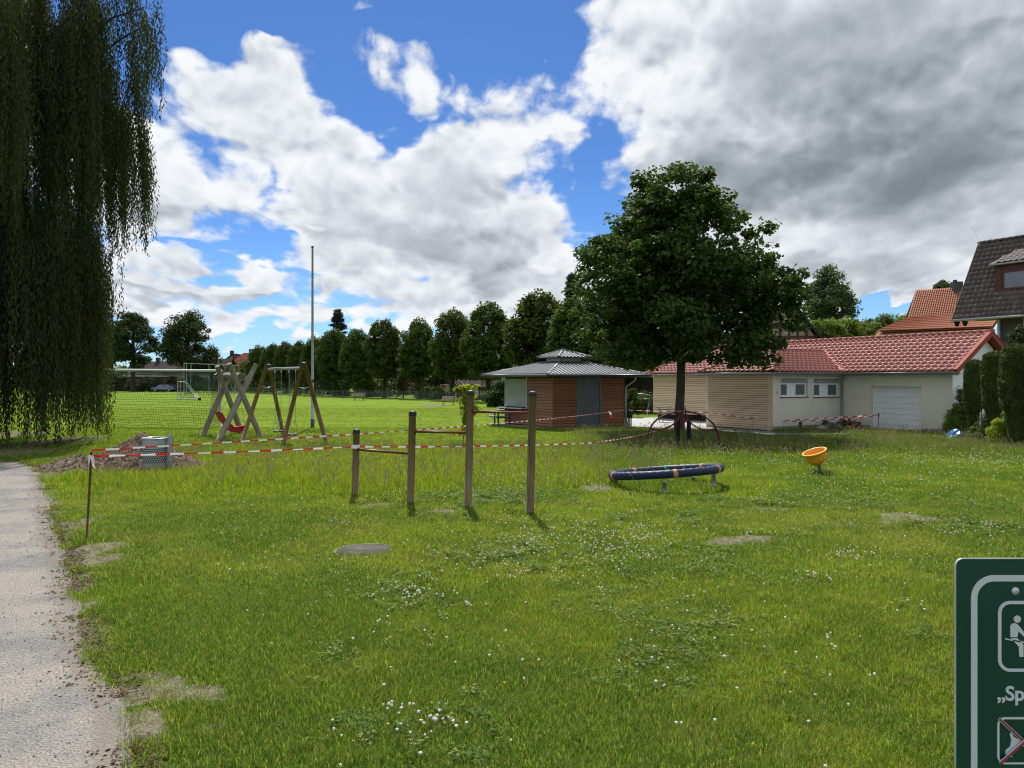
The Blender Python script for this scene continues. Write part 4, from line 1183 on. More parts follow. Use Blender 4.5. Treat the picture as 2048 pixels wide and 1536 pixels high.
# --- thin sapling behind the third post
g = G(925, 893)
t = thing('sapling', 'slim young tree with bright yellow green leaves beside the third post', 'sapling', g)
hs_ = EYE + (HOR - 770) / F * g.y - g.z
r = np.random.default_rng(4); n = 120
zz = r.uniform(0.12, 1.0, n) ** 0.8 * hs_; C = np.stack([r.normal(0, 0.11, n) + 0.14 * np.sin(zz * 1.4), r.normal(0, 0.12, n), zz], 1)
C[:, 0] += np.where(r.uniform(size=n) < 0.12, 0.3, 0) * (zz > 1.2)
V, Q, v = clump_leaves(C, np.tile([[0.11, 0.11, 0.09]], (n, 1)), 12, 0.10, 6, 0.4, 0.8, 0.2)
link(bpy.data.objects.new('leaves', np_mesh('leaves', V, Q, M['leaf_bright'], {'v': v})), t)
mb = MB(); mb.tube([(0, 0, -0.1), (0.1, 0, hs_ * .5), (0.02, 0, hs_)], [0.016, 0.012, 0.005], 6)
for i in range(8): mb.tube([(0.06, 0, 0.3 + i * .2), tuple(C[i * 7])], [0.006, 0.003], 4)
mb.build('stem', M['bark'], t, world=False)

# --- green playground sign close on the right
def sign():
    D = 1.2; k = D / F
    def S(px, py, dy=0.0): return ((px - 1024) * k, D + dy, EYE - (py - HOR) * k)
    x0, z1_ = S(1912, 1118)[0], S(1912, 1118)[2]; Wd, Hd = 0.40, 0.60
    t = thing('playground_sign', 'dark green playground sign with white border and pictograms, cut by the picture edge', 'sign', (x0 + Wd / 2, D + 0.05, H(x0 + Wd / 2, D)))
    def rrect(xa, xb, za, zb, r_, n=8):
        pts = []
        for cx, cz, a0 in ((xb - r_, zb - r_, 0), (xa + r_, zb - r_, 90), (xa + r_, za + r_, 180), (xb - r_, za + r_, 270)):
            for i in range(n + 1):
                a = math.radians(a0 + 90 * i / n); pts.append((cx + r_ * math.cos(a), cz + r_ * math.sin(a)))
        return pts
    def plate(poly, y0, y1):
        mb = MB(); n = len(poly)
        vs = [(p[0], y0, p[1]) for p in poly] + [(p[0], y1, p[1]) for p in poly]
        mb.add(vs, [tuple(range(n)), tuple(reversed(range(n, 2 * n)))] + [(i, n + i, n + (i + 1) % n, (i + 1) % n) for i in range(n)]); return mb
    def ringm(o_, i_, y0, y1):
        mb = MB(); n = len(o_)
        vs = [(p[0], y0, p[1]) for p in o_] + [(p[0], y0, p[1]) for p in i_] + [(p[0], y1, p[1]) for p in o_] + [(p[0], y1, p[1]) for p in i_]
        fs = []
        for i in range(n):
            j = (i + 1) % n
            fs += [(i, j, n + j, n + i), (i, 2 * n + i, 2 * n + j, j)]
        mb.add(vs, fs); return mb
    za = z1_ - Hd
    pl = plate(rrect(x0, x0 + Wd, za, z1_, 0.012), D, D + 0.003).build('panel', mat('dark_green_sign_film', (0.004, 0.046, 0.040), (0.006, 0.056, 0.048), 2, 0.36, c3=(0.016, 0.066, 0.056), c3scale=6, c3cut=(.55, .8), bs=.04, bscale=5), t)
    ringm(rrect(x0 - 0.0012, x0 + Wd + .0012, za - .0012, z1_ + 0.0012, 0.013), rrect(x0, x0 + Wd, za, z1_, 0.012), D - 0.0006, D + 0.003).build('edge', M['alu'], t)
    wm = mat('pale_grey_white_film', (0.60, 0.64, 0.70), (0.56, 0.60, 0.66), 3, 0.4)
    bx0 = S(1941.5, 0)[0]; bz1 = S(0, 1150)[2]; bw = 12.5 * k; br = 46 * k
    ringm(rrect(bx0, x0 + Wd - (bx0 - x0), za + (bx0 - x0), bz1, br, 12), rrect(bx0 + bw, x0 + Wd - (bx0 - x0) - bw, za + (bx0 - x0) + bw, bz1 - bw, br - bw, 12), D - 0.0012, D).build('border', wm, t)
    def frame(pxa, pxb, pya, pyb, r_, name, lw=6.5):
        xa, zb = S(pxa, pya)[0], S(pxa, pya)[2]; xb, zl = S(pxb, pyb)[0], S(pxb, pyb)[2]; l_ = lw * k; r_ *= k
        return ringm(rrect(xa, xb, zl, zb, r_), rrect(xa + l_, xb - l_, zl + l_, zb - l_, r_ - l_), D - 0.0012, D).build(name, wm, t)
    fr = frame(1995.5, 2141, 1201.5, 1343, 24, 'pictogram_frame')
    def poly(pts, name, par, mt=wm, dy=0.0):
        return plate([(S(x, y)[0], S(x, y)[2]) for x, y in pts], D - 0.0012 - dy, D - dy).build(name, mt, par)
    def disc(cx, cy, r_): return [(cx + r_ * math.cos(2 * PI * i / 20), cy + r_ * math.sin(2 * PI * i / 20)) for i in range(20)]
    for mx in (lambda x: x, lambda x: 4136.5 - x):
        f_ = lambda pts: [(mx(x), y) for x, y in pts]
        poly(f_(disc(2034, 1238, 7.2)), 'head', fr)
        poly(f_([(2020, 1251), (2024, 1247), (2031, 1246), (2036, 1250), (2052, 1270), (2049, 1275), (2036, 1262), (2034, 1274), (2020, 1274)]), 'torso', fr)
        poly(f_([(2021, 1276), (2034, 1276), (2046, 1289), (2046, 1313), (2038, 1313), (2037, 1293)]), 'leg', fr)
    poly([(2009, 1276), (2010, 1278.5), (2127, 1301), (2127, 1298)], 'seesaw_board', fr)
    fr2 = frame(1994, 2096, 1434, 1528, 16, 'pictogram_frame', 4)
    poly([(2019, 1467), (2023, 1464), (2026, 1472), (2034, 1477), (2060, 1480), (2068, 1470), (2076, 1470), (2082, 1478), (2080, 1484), (2070, 1488), (2066, 1512), (2060, 1512), (2060, 1494), (2036, 1490), (2024, 1502), (2023, 1513), (2017, 1513), (2010, 1508), (2011, 1500), (2020, 1492), (2022, 1480)], 'dog', fr2)
    rm = mat('dull_red_cross_film', (0.30, 0.035, 0.055), None, 3, 0.4)
    def strip(a, b_, w):
        dx, dy = b_[0] - a[0], b_[1] - a[1]; L_ = math.hypot(dx, dy); nx_, ny_ = -dy / L_ * w, dx / L_ * w
        return [(a[0] + nx_, a[1] + ny_), (a[0] - nx_, a[1] - ny_), (b_[0] - nx_, b_[1] - ny_), (b_[0] + nx_, b_[1] + ny_)]
    for q, (a, b_) in enumerate((((1996, 1436), (2094, 1526)), ((1996, 1524), (2094, 1438)))):
        poly(strip(a, b_, 3.2), 'cross_stroke_edge', fr2, wm, 0.0013 + q * 0.0026)
        poly(strip(a, b_, 2.0), 'cross_stroke', fr2, rm, 0.0026 + q * 0.0026)
    cu = bpy.data.curves.new('lettering', 'FONT'); cu.body = '\u201eSp'; cu.size = 40 * k; cu.offset = 0.9 * k; cu.extrude = 0.0006; cu.materials.append(wm)
    tmp = link(bpy.data.objects.new('lettering', cu)); bpy.context.view_layer.update()
    me = bpy.data.meshes.new_from_object(tmp.evaluated_get(bpy.context.evaluated_depsgraph_get())); bpy.data.objects.remove(tmp)
    o = link(bpy.data.objects.new('lettering', me), t)
    o.location = Vector(S(1993, 1400)) - t.location + Vector((0, -0.0007, 0)); o.rotation_euler = (PI / 2, 0, 0)
    mb = MB(); mb.lathe([(0.001, 0.004), (0.003, 0.0035), (0.0062, 0.001), (0.0065, 0.0)], 16, Matrix.Translation(S(2031, 1182, -0.0)) @ Matrix.Rotation(PI / 2, 4, 'X')); mb.build('screw', M['alu'], t)
    mb = MB(); mb.tube([(x0 + Wd / 2, D + 0.035, H(0, 0) - 0.2), (x0 + Wd / 2, D + 0.035, z1_ - 0.03)], 0.030, 14); mb.build('pole', M['steel'], t)
    for z in (z1_ - 0.06, za + 0.06):
        mb = MB(); mb.box(-0.08, 0.08, -0.003, 0.028, z - 0.01, z + 0.01, Matrix.Translation((x0 + Wd / 2, D + 0.007, 0)))
        mb.build('clamp', M['alu'], t)
sign()

# ================================================================== BUILDINGS
class Wall:
    """vertical wall plane from A to B; outward side is to the right of A->B seen from above (towards the camera)"""
    def __init__(s, A, B_, flip=False):
        s.A = Vector((A[0], A[1], 0)); s.B = Vector((B_[0], B_[1], 0)); s.u = (s.B - s.A).normalized(); s.L = (s.B - s.A).length
        s.o = Vector((s.u.y, -s.u.x, 0))
        if flip: s.o = -s.o
        s.M = Matrix(((s.u.x, s.o.x, 0, s.A.x), (s.u.y, s.o.y, 0, s.A.y), (0, 0, 1, 0), (0, 0, 0, 1)))
    def s_(s, px):
        a = (px - 1024) / F
        return (a * s.A.y - s.A.x) / (s.u.x - a * s.u.y)
    def z_(s, sv, py):
        Y = s.A.y + s.u.y * sv
        return EYE + (HOR - py) / F * Y
    def pz(s, px, py): sv = s.s_(px); return sv, s.z_(sv, py)
    def box(s, mb, s0, s1, o0, o1, z0, z1): return mb.box(s0, s1, o0, o1, z0, z1, s.M)
    def holes(s, mb, s0, s1, z0, z1, th, ops, topf=None):
        ss = sorted({s0, s1, *[o[0] for o in ops], *[o[1] for o in ops]}); zs = sorted({z0, z1, *[o[2] for o in ops], *[o[3] for o in ops]})
        for i in range(len(ss) - 1):
            run = None
            for j in range(len(zs) - 1):
                cs, cz = (ss[i] + ss[i + 1]) / 2, (zs[j] + zs[j + 1]) / 2
                inside = any(o[0] < cs < o[1] and o[2] < cz < o[3] for o in ops)
                if inside:
                    if run is not None: s.box(mb, ss[i], ss[i + 1], -th, 0, run, zs[j]); run = None
                elif run is None: run = zs[j]
            if run is not None: s.box(mb, ss[i], ss[i + 1], -th, 0, run, zs[-1])

unit_box = MB().box(0, 1, 0, 1, 0, 1)
def plank_set(parent, wall, s0, s1, z0, z1, pitch, m_, name='plank', th=0.030, gap=0.016, skip=(), o0=0.0, vertical=False, bevelz=True):
    """boards as separate objects sharing one mesh, skipping openings"""
    key = (round(s1 - s0, 3), pitch)
    n = max(1, round((z1 - z0) / pitch)); p = (z1 - z0) / n
    for i in range(n):
        za = z0 + i * p; zb = za + p - gap
        spans = [(s0, s1)]
        for (a, b_, c_, d_) in skip:
            if za < d_ - 0.02 and zb > c_ + 0.02:
                ns = []
                for x0, x1 in spans:
                    if b_ <= x0 or a >= x1: ns.append((x0, x1)); continue
                    if a > x0: ns.append((x0, a))
                    if b_ < x1: ns.append((b_, x1))
                spans = ns
        for x0, x1 in spans:
            if x1 - x0 < 0.02: continue
            me = PLANKS.get(m_)
            if me is None:
                mb = MB()   # board with a slanted weather face
                mb.add([(0, 0, 0), (1, 0, 0), (1, 1, 0), (0, 1, 0), (0, 0, 1), (1, 0, 1), (1, 0.25, 1), (0, 0.25, 1), (0, 1, 0.12), (1, 1, 0.12)],
                       [(0, 3, 2, 1), (4, 5, 6, 7), (0, 1, 5, 4), (3, 8, 9, 2), (8, 7, 6, 9), (1, 2, 9, 6, 5), (0, 4, 7, 8, 3)])
                me = PLANKS[m_] = mb.mesh('plank', M[m_])
            inst(name, me, parent, wall.M @ Matrix.Translation((x0, o0, za)) @ Matrix.Diagonal((x1 - x0, th, zb - za, 1)))
PLANKS = {}

def tile_mesh(tw, tl, m_, h=0.048, lift=0.016, nx=8):
    mb = MB(); xs = [i / nx for i in range(nx + 1)]
    def prof(q):   # pan then roll
        return h * (0.5 - 0.5 * math.cos(2 * PI * min(1, max(0, (q - 0.32) / 0.68)))) if q > 0.32 else 0.15 * h * math.cos(q / 0.32 * PI)
    vs = []
    for y, dz in ((0, lift), (tl * 1.12, 0.0)):
        for q in xs: vs.append((q * tw * 1.04, y, prof(q) + dz))
    for q in xs: vs.append((q * tw * 1.04, 0.004, prof(q) + lift - 0.022))
    n = nx + 1
    fs = [(i, i + 1, n + i + 1, n + i) for i in range(nx)] + [(2 * n + i, 2 * n + i + 1, i + 1, i) for i in range(nx)]
    mb.add(vs, fs, None, False)
    mb.sm = [True] * len(mb.sm)
    return mb.mesh('roof_tile', m_)

class TileRoof:
    def __init__(s, roof, tw, tl, m_, limit=300):
        s.roof = roof; s.me = tile_mesh(tw, tl, m_); s.tw = tw; s.tl = tl; s.list = []; s.limit = limit; s.m = m_
    def field(s, O, u, up, rise, S, T, inside, off=0.03):
        """O eave start, u along eave, up horizontal uphill direction, rise = dz per horizontal metre"""
        v = Vector((up.x, up.y, rise)).normalized(); w = u.cross(v).normalized()
        if w.z < 0: w = -w
        nt = int(T / s.tl) + 1; ns = int(S / s.tw) + 1
        for j in range(nt):
            for i in range(-1, ns + 1):
                a = i * s.tw; b_ = j * s.tl
                if inside(a + s.tw / 2, b_ + s.tl / 2):
                    p = O + u * a + v * b_ + w * off
                    s.list.append(Matrix(((u.x, v.x, w.x, p.x), (u.y, v.y, w.y, p.y), (u.z, v.z, w.z, p.z), (0, 0, 0, 1))))
    def finish(s):
        s.list.sort(key=lambda m: (m.translation - Vector((0, 0, EYE))).length)
        # those that can be seen at all come first
        for m_ in s.list[:s.limit]: inst('roof_tile', s.me, s.roof, m_)
        rest = s.list[s.limit:]
        if rest:
            mb = MB(); vs = [v.co.copy() for v in s.me.vertices]; fs = [tuple(p.vertices) for p in s.me.polygons]
            for m_ in rest: mb.add(vs, fs, m_, True)
            o = mb.build('roof_tiles_beyond', s.m, s.roof); tag(o, kind='stuff')

def ridge_caps(parent, A, B_, r_, m_, step=0.36, name='ridge_tile'):
    A = Vector(A); B_ = Vector(B_); d_ = (B_ - A).normalized(); L = (B_ - A).length
    side = d_.cross(Vector((0, 0, 1))).normalized(); up = side.cross(d_).normalized()
    mb = MB(); n = 8; vs = []
    for y, rr_, dz in ((0, 1.0, 0.012), (1, 0.9, 0.0)):
        for k in range(n + 1):
            a = PI * (-0.12 + 1.24 * k / n); vs.append((math.cos(a) * r_ * rr_, y * step * 1.12, math.sin(a) * r_ * rr_ * 0.8 + dz))
    for k in range(n + 1):
        a = PI * (-0.12 + 1.24 * k / n); vs.append((math.cos(a) * r_ * 0.84, 0.002, math.sin(a) * r_ * 0.64 + 0.0))
    fs = [(k, n + 1 + k, n + 2 + k, k + 1) for k in range(n)] + [(2 * (n + 1) + k, k, k + 1, 2 * (n + 1) + k + 1) for k in range(n)]
    mb.add(vs, fs, None, True); me = mb.mesh(name, m_)
    for i in range(int(L / step)):
        p = A + d_ * step * i
        inst(name, me, parent, Matrix(((side.x, d_.x, up.x, p.x), (side.y, d_.y, up.y, p.y), (side.z, d_.z, up.z, p.z), (0, 0, 0, 1))))

# ---------------------------------------------------------------- clubhouse with red tiles
GZ = -0.2
d = Vector((0.5, -0.866, 0)).normalized(); nn = Vector((0.866, 0.5, 0)).normalized()
P5 = Vector((18.38, 31.3, 0)); P4 = P5 - d * 5.26; P3 = P4 - nn * 4.76; P2 = P3 - d * 3.9; P6 = P5 + nn * 4.58
Q1 = P2 + nn * 3.04; P0 = Q1 - d * 7.6
EZ = 2.45
club = thing('clubhouse', 'low cream clubhouse with red tiled roofs, pale timber walls and white garage door', 'clubhouse', (P4.x, P4.y, GZ))
# garage wall
wg = Wall(P4, P5)
gs0, _ = wg.pz(1741, 800); gs1, _ = wg.pz(1842, 800); gz1 = wg.z_(gs0, 772.5); gz0 = GZ + 0.02
mb = MB(); wg.holes(mb, 0.0, wg.L, GZ - 0.3, EZ - 0.1, 0.28, [(gs0, gs1, GZ - 0.4, gz1)]); mb.build('wall', M['plaster'], club)
mb = MB(); wg.box(mb, gs1 + 0.001, wg.L + 0.012, 0, 0.012, GZ - 0.3, GZ + 0.22); mb.build('plinth', M['plinth'], club)
mb = MB(); wg.box(mb, 0.012, gs0 - 0.001, 0, 0.012, GZ - 0.3, GZ + 0.22); mb.build('plinth', M['plinth'], club)
mb = MB(); wg.box(mb, gs0, gs1, -0.30, -0.285, gz0, gz1); gd = mb.build('garage_door', M['white'], club)
np_ = 8; ph = (gz1 - gz0) / np_
for i in range(np_):
    mb = MB(); wg.box(mb, gs0 + 0.004, gs1 - 0.004, -0.285, -0.245, gz0 + i * ph + 0.004, gz0 + (i + 1) * ph - 0.007)
    for k in range(3): wg.box(mb, gs0 + 0.004, gs1 - 0.004, -0.245, -0.242, gz0 + (i + .2 + .28 * k) * ph, gz0 + (i + .26 + .28 * k) * ph)
    mb.build('door_panel', M['white'], gd)
mb = MB()
for a, b_ in ((gs0 + .0, gs0 + 0.03), (gs1 - 0.03, gs1)): wg.box(mb, a, b_, -0.24, -0.20, gz0, gz1)
wg.box(mb, gs0, gs1, -0.24, -0.20, gz1 - 0.03, gz1); mb.build('door_track', M['white'], gd)
mb = MB(); wg.box(mb, gs0, gs1, -0.28, 0.25, GZ - 0.1, GZ + 0.03); mb.build('threshold', M['concrete'], club)
# window wall
ww = Wall(P3, P4)
wins = []
for (xa, xb, ya, yb) in ((1561.5, 1615.5, 757, 794), (1627.5, 1679, 758, 794)):
    sa = ww.s_(xa); sb = ww.s_(xb); wins.append((sa, sb, ww.z_(sa, yb), ww.z_(sa, ya)))
mb = MB(); ww.holes(mb, 0.0, ww.L, GZ - 0.3, EZ - 0.1, 0.28, wins); mb.build('wall', M['plaster'], club)
mb = MB(); ww.box(mb, 0, ww.L, 0, 0.012, GZ - 0.3, GZ + 0.22); mb.build('plinth', M['plinth'], club)
for sa, sb, za, zb in wins:
    hgt = zb - za; w_ = sb - sa
    mb = MB(); o0, o1 = -0.16, -0.10
    ww.box(mb, sa, sb, o0 - .02, o0, za, zb)
    wn = mb.build('window', M['plaster'], club)
    zt = za + hgt * 0.78
    mb = MB(); ww.box(mb, sa, sb, -0.14, -0.02, zt, zb - hgt * .05); mb.build('shutter_box', M['fascia'], wn)
    mb = MB(); fw = 0.05
    ww.box(mb, sa, sb, o0, o1, za, za + fw); ww.box(mb, sa, sb, o0, o1, zt - fw, zt - .001); ww.box(mb, sa, sa + fw, o0, o1, za + fw, zt - fw); ww.box(mb, sb - fw, sb, o0, o1, za + fw, zt - fw)
    ww.box(mb, sa + w_ * .30, sa + w_ * .58, o0, o1 - .01, za + fw, zt - fw)
    ww.box(mb, sa + w_ * .42, sa + w_ * .45, o1 - .01, o1 + .005, za + fw, zt - fw)
    mb.build('frame', M['white'], wn)
    for a, b_ in ((sa + fw, sa + w_ * .30), (sa + w_ * .58, sb - fw)):
        mb = MB()
        for (c0, c1, c2, c3) in ((a + .001, b_ - .001, za + fw + .001, za + fw + .035), (a + .001, b_ - .001, zt - fw - .035, zt - fw - .001), (a + .001, a + .035, za + fw + .035, zt - fw - .035), (b_ - .035, b_ - .001, za + fw + .035, zt - fw - .035)):
            ww.box(mb, c0, c1, o1 - .03, o1 + .012, c2, c3)
        mb.build('sash', M['white'], wn)
        mb = MB(); ww.box(mb, a + .03, b_ - .03, o1 - .028, o1 - .02, za + fw + .03, zt - fw - .03); mb.build('pane', M['glass_frost'], wn)
    mb = MB(); ww.box(mb, sa - .03, sb + .03, -0.12, 0.045, za - .035, za - .001); mb.build('sill', M['brown_wood'], wn)
mb = MB(); sv, zz = ww.pz(1554, 785); ww.box(mb, sv - .03, sv + .03, 0, .02, zz - .04, zz + .04); mb.build('wall_socket', M['plinth'], club)
# timber walls (boards over a dark backing)
def timber(A, B_, zlo):
    w = Wall(A, B_); mb = MB(); w.box(mb, 0.01, w.L - 0.008, -0.27, -0.012, GZ - 0.3 if zlo < 0.05 else zlo - 0.02, EZ - 0.11)
    bk = mb.build('timber_wall', M['dark_gap'], club)
    plank_set(bk, w, 0.0, w.L, zlo, EZ - 0.12, 0.105, 'larch')
    mb = MB(); w.box(mb, -0.03, -0.001, -0.02, 0.032, zlo, EZ - .12); w.box(mb, w.L + .001, w.L + .03, -.02, .032, zlo, EZ - .12); mb.build('corner_board', M['larch'], bk)
    return w
timber(P2, P3, GZ + 0.06)
timber(P0, Q1, GZ + 0.36)
mb = MB(); w0 = Wall(P0, Q1); w0.box(mb, 0, w0.L, -0.5, -0.3, GZ - 0.3, GZ + 0.4); mb.build('plinth', M['dark_gap'], club)
# gable and back walls
pitch = 1.70 / 2.69
apexz = EZ + pitch * (0.4 + 2.29)
def gable_wall(A, B_, z0_, ze, za_, m_, name='wall'):
    A = Vector((A.x, A.y, 0)); B_ = Vector((B_.x, B_.y, 0)); C_ = (A + B_) / 2; u_ = (B_ - A).normalized(); th_ = Vector((-u_.y, u_.x, 0)) * 0.25
    mb = MB(); pts = [A + Vector((0, 0, z0_)), B_ + Vector((0, 0, z0_)), B_ + Vector((0, 0, ze)), C_ + Vector((0, 0, za_)), A + Vector((0, 0, ze))]
    mb.add(pts + [p + th_ for p in pts], [(0, 1, 2, 3, 4), (9, 8, 7, 6, 5)] + [(i, 5 + i, 5 + (i + 1) % 5, (i + 1) % 5) for i in range(5)])
    return mb.build(name, m_, club)
gable_wall(P5 + d * 0.002 + nn * .001, P6 + d * .002, GZ - 0.3, EZ + 0.05, apexz - 0.16, M['white'])
far = P5 - d * 13.5
gable_wall(far + nn * 4.58, far, GZ - 0.3, EZ + 0.05, apexz - 0.16, M['plaster'])
for a, b_ in ((P6, P6 - d * 13.5), (P2 + nn * 4.76, P2 + nn * 3.05)):
    w = Wall(a, b_, flip=True); mb = MB(); w.box(mb, 0, w.L, -0.25, 0, GZ - .3, EZ); mb.build('wall', M['plaster'], club)
w = Wall(P2 + nn * 3.04 - d * .002, P2 - d * .002, flip=True); mb = MB(); w.box(mb, 0, w.L, -.2, 0, GZ - .3, EZ - .1); mb.build('wall', M['plaster'], club)
# roofs
def plane_pts(O, u, up, rise, pts):
    v = Vector((up.x, up.y, rise))
    return [O + u * a + v * b_ for a, b_ in pts]      # b_ horizontal distance uphill
O_main = P5 + d * 0.35 - nn * 0.4 - d * 14.2; O_main.z = EZ      # far end of the main eave; runs towards the camera along d
run = 2.69; Lm = 14.2
mb = MB(); mb.slab(plane_pts(O_main, d, nn, pitch, [(0, 0), (Lm, 0), (Lm, run), (0, run)]), 0.07)
O_back = O_main + nn * (2 * run)
mb.slab(plane_pts(O_back, d, -nn, pitch, [(0, 0), (Lm, 0), (Lm, run), (0, run)]), 0.07)
roof = mb.build('roof', M['tile_red_flat'], club)
TR = TileRoof(roof, 0.30, 0.285, M['tile_red'])
cosm = 1 / math.sqrt(1 + pitch ** 2)
bV = Lm - 0.35 - 5.26      # valley foot measured from O_main along d ... (P4 + .4d)
bV = (P4 + d * 0.4 - nn * 0.4 - O_main).dot(d)
ws_ = 0.468
def in_main(a, t_):
    h_ = t_ * cosm
    if a < -0.0 or a > Lm - 0.05 or h_ > run - 0.05: return False
    b_ = bV - a
    if 0 < b_ < 4.7 and ws_ * min(b_, 4.7 - b_) > pitch * h_ + 0.06: return False
    if b_ > 3.9 and h_ < 1.9 and a > 0: return h_ > 1.0
    return True
TR.field(O_main, d, nn, pitch, Lm, run / cosm, in_main)
# wing
O_w = P3 + d * 0.4 - nn * 0.4; O_w.z = EZ; Lw = (P4 - P3).length
cosw = 1 / math.sqrt(1 + ws_ ** 2); rw = 2.35
mb = MB()
mb.slab(plane_pts(O_w, nn, -d, ws_, [(0, 0), (Lw, 0), (Lw + 1.74, rw), (rw, rw)]), 0.06)
mb.slab(plane_pts(O_w, -d, nn, ws_, [(0, 0), (4.7, 0), (rw, rw)]), 0.06)
O_wb = O_w - d * 4.7
mb.slab(plane_pts(O_wb, nn, d, ws_, [(0, 0), (rw, rw), (Lw + 1.74, rw), (Lw + 0.1, 0)]), 0.06)
roofw = mb.build('wing_roof', M['tile_red_flat'], club)
TR.field(O_w, nn, -d, ws_, Lw + 2, rw / cosw, lambda a, t_: t_ * cosw < rw - .04 and a > t_ * cosw - 0.02 and a < Lw + t_ * cosw * 0.74 - 0.10)
TR.field(O_w - d * 4.7, d, nn, ws_, 4.7, rw / cosw, lambda a, t_: t_ * cosw < rw and a > t_ * cosw - .02 and a < 4.7 - t_ * cosw + .02)
# left block
ps = 0.55; O_l = P0 - d * 0.4 - nn * 0.4; O_l.z = EZ; rl_ = 3.3; Ll = 7.6 + 0.4 - 3.6 + 1.2
cosl = 1 / math.sqrt(1 + ps ** 2)
mb = MB(); mb.slab(plane_pts(O_l, d, nn, ps, [(0, 0), (Ll, 0), (Ll, rl_), (rl_, rl_)]), 0.06)
mb.slab(plane_pts(O_l, nn, d, ps, [(0, 0), (rl_, rl_), (2 * rl_, 0)]), 0.06)
mb.slab(plane_pts(O_l + nn * 2 * rl_, d, -nn, ps, [(0, 0), (Ll, 0), (Ll, rl_), (rl_, rl_)]), 0.06)
roofl = mb.build('left_roof', M['tile_red_flat'], club)
TR.field(O_l, d, nn, ps, Ll, rl_ / cosl, lambda a, t_: t_ * cosl < rl_ and a > t_ * cosl - .02 and a < Ll)
TR.finish()
r0 = O_main + nn * run + Vector((0, 0, pitch * run + 0.035))
ridge_caps(roof, r0 + d * Lm, r0, 0.12, M['tile_red'])
rw0 = O_w + nn * rw - d * rw + Vector((0, 0, ws_ * rw + 0.03))
ridge_caps(roofw, rw0, rw0 + nn * (Lw + 1.74 - rw), 0.11, M['tile_red'])
ridge_caps(roofw, O_w + Vector((0, 0, .04)), rw0, 0.10, M['tile_red'], name='hip_tile')
ridge_caps(roofw, O_w - d * 4.7 + Vector((0, 0, .04)), rw0, 0.10, M['tile_red'], name='hip_tile')
ridge_caps(roofl, O_l + Vector((0, 0, .04)), O_l + (nn + d) * rl_ + Vector((0, 0, ps * rl_ + .04)), 0.10, M['tile_red'], name='hip_tile')
vf = P4 + d * 0.4 - nn * 0.4; vf.z = EZ + 0.05
vt = vf + nn * 1.74 - d * rw + Vector((0, 0, ws_ * rw))
mb = MB(); sd3 = (vt - vf).cross(Vector((0, 0, 1))).normalized() * 0.13
mb.slab([vf - sd3 + Vector((0, 0, .035)), vf + sd3 + Vector((0, 0, .035)), vt + sd3 + Vector((0, 0, .035)), vt - sd3 + Vector((0, 0, .035))], 0.03); mb.build('valley_board', M['tile_red'], roofw)
# verge boards on the near gable
e0 = O_main + d * (Lm + 0.015); ap = e0 + nn * run + Vector((0, 0, pitch * run)); e1 = e0 + nn * 2 * run
for a, b_ in ((e0, ap), (e1, ap)):
    mb = MB(); v_ = (b_ - a); up_ = Vector((0, 0, 1))
    c4 = [a - up_ * 0.17, b_ - up_ * 0.17, b_ + up_ * 0.075, a + up_ * 0.075]
    mb.add([p for p in c4] + [p + d * 0.03 for p in c4], [(0, 1, 2, 3), (7, 6, 5, 4), (0, 4, 5, 1), (1, 5, 6, 2), (2, 6, 7, 3), (3, 7, 4, 0)])
    c4 = [a + up_ * 0.076, b_ + up_ * 0.076, b_ + up_ * 0.098, a + up_ * 0.098]
    mb.add([p - d * 0.13 for p in c4] + [p + d * 0.045 for p in c4], [(0, 1, 2, 3), (7, 6, 5, 4), (0, 4, 5, 1), (1, 5, 6, 2), (2, 6, 7, 3), (3, 7, 4, 0)])
    mb.build('verge_board', M['tile_red_flat'], roof)
# soffits, gutters, downpipe
def soffit(A, B_, out, wd=0.42):
    mb = MB(); A = Vector(A); B_ = Vector(B_); A.z = B_.z = 0
    p = [A, B_, B_ + out * wd, A + out * wd]
    mb.add([Vector((q.x, q.y, EZ - 0.14)) for q in p] + [Vector((q.x, q.y, EZ - 0.045)) for q in p], [(0, 3, 2, 1), (4, 5, 6, 7), (0, 1, 5, 4), (1, 2, 6, 5), (2, 3, 7, 6), (3, 0, 4, 7)])
    mb.build('soffit', M['fascia'], club)
soffit(P4 + d * .42, P5 + d * 0.33, -nn, .36); soffit(P3 - nn * .36, P4 - nn * .001, d, .36); soffit(P2 - d * .36, P3 + d * .0, -nn, .36); soffit(P0 - d * .36, P0 + d * 4.6, -nn, .37)
def gutter(A, B_, out):
    A = Vector((A.x, A.y, EZ - 0.045)) + out * 0.05; B_ = Vector((B_.x, B_.y, EZ - 0.045)) + out * 0.05
    u_ = (B_ - A).normalized(); mb = MB(); n = 8; vs = []
    for p in (A, B_):
        for rr_ in (0.062, 0.054):
            for k in range(n + 1):
                a = PI + PI * k / n; vs.append(p + out * math.cos(a) * rr_ + Vector((0, 0, math.sin(a) * rr_ + 0.03)))
    m1 = n + 1; fs = []
    for k in range(n): fs += [(k, k + 1, 2 * m1 + k + 1, 2 * m1 + k), (m1 + k + 1, m1 + k, 3 * m1 + k, 3 * m1 + k + 1)]
    fs += [(0, m1, 3 * m1, 2 * m1), (n, 2 * m1 + n, 3 * m1 + n, m1 + n)] + [(k, m1 + k, m1 + k + 1, k + 1) for k in range(n)] + [(2 * m1 + k, 2 * m1 + k + 1, 3 * m1 + k + 1, 3 * m1 + k) for k in range(n)]
    mb.add(vs, fs); mb.tube([A + out * .064 + Vector((0, 0, .03)), B_ + out * .064 + Vector((0, 0, .03))], 0.009, 6)
    return mb.build('gutter', M['zinc'], club)
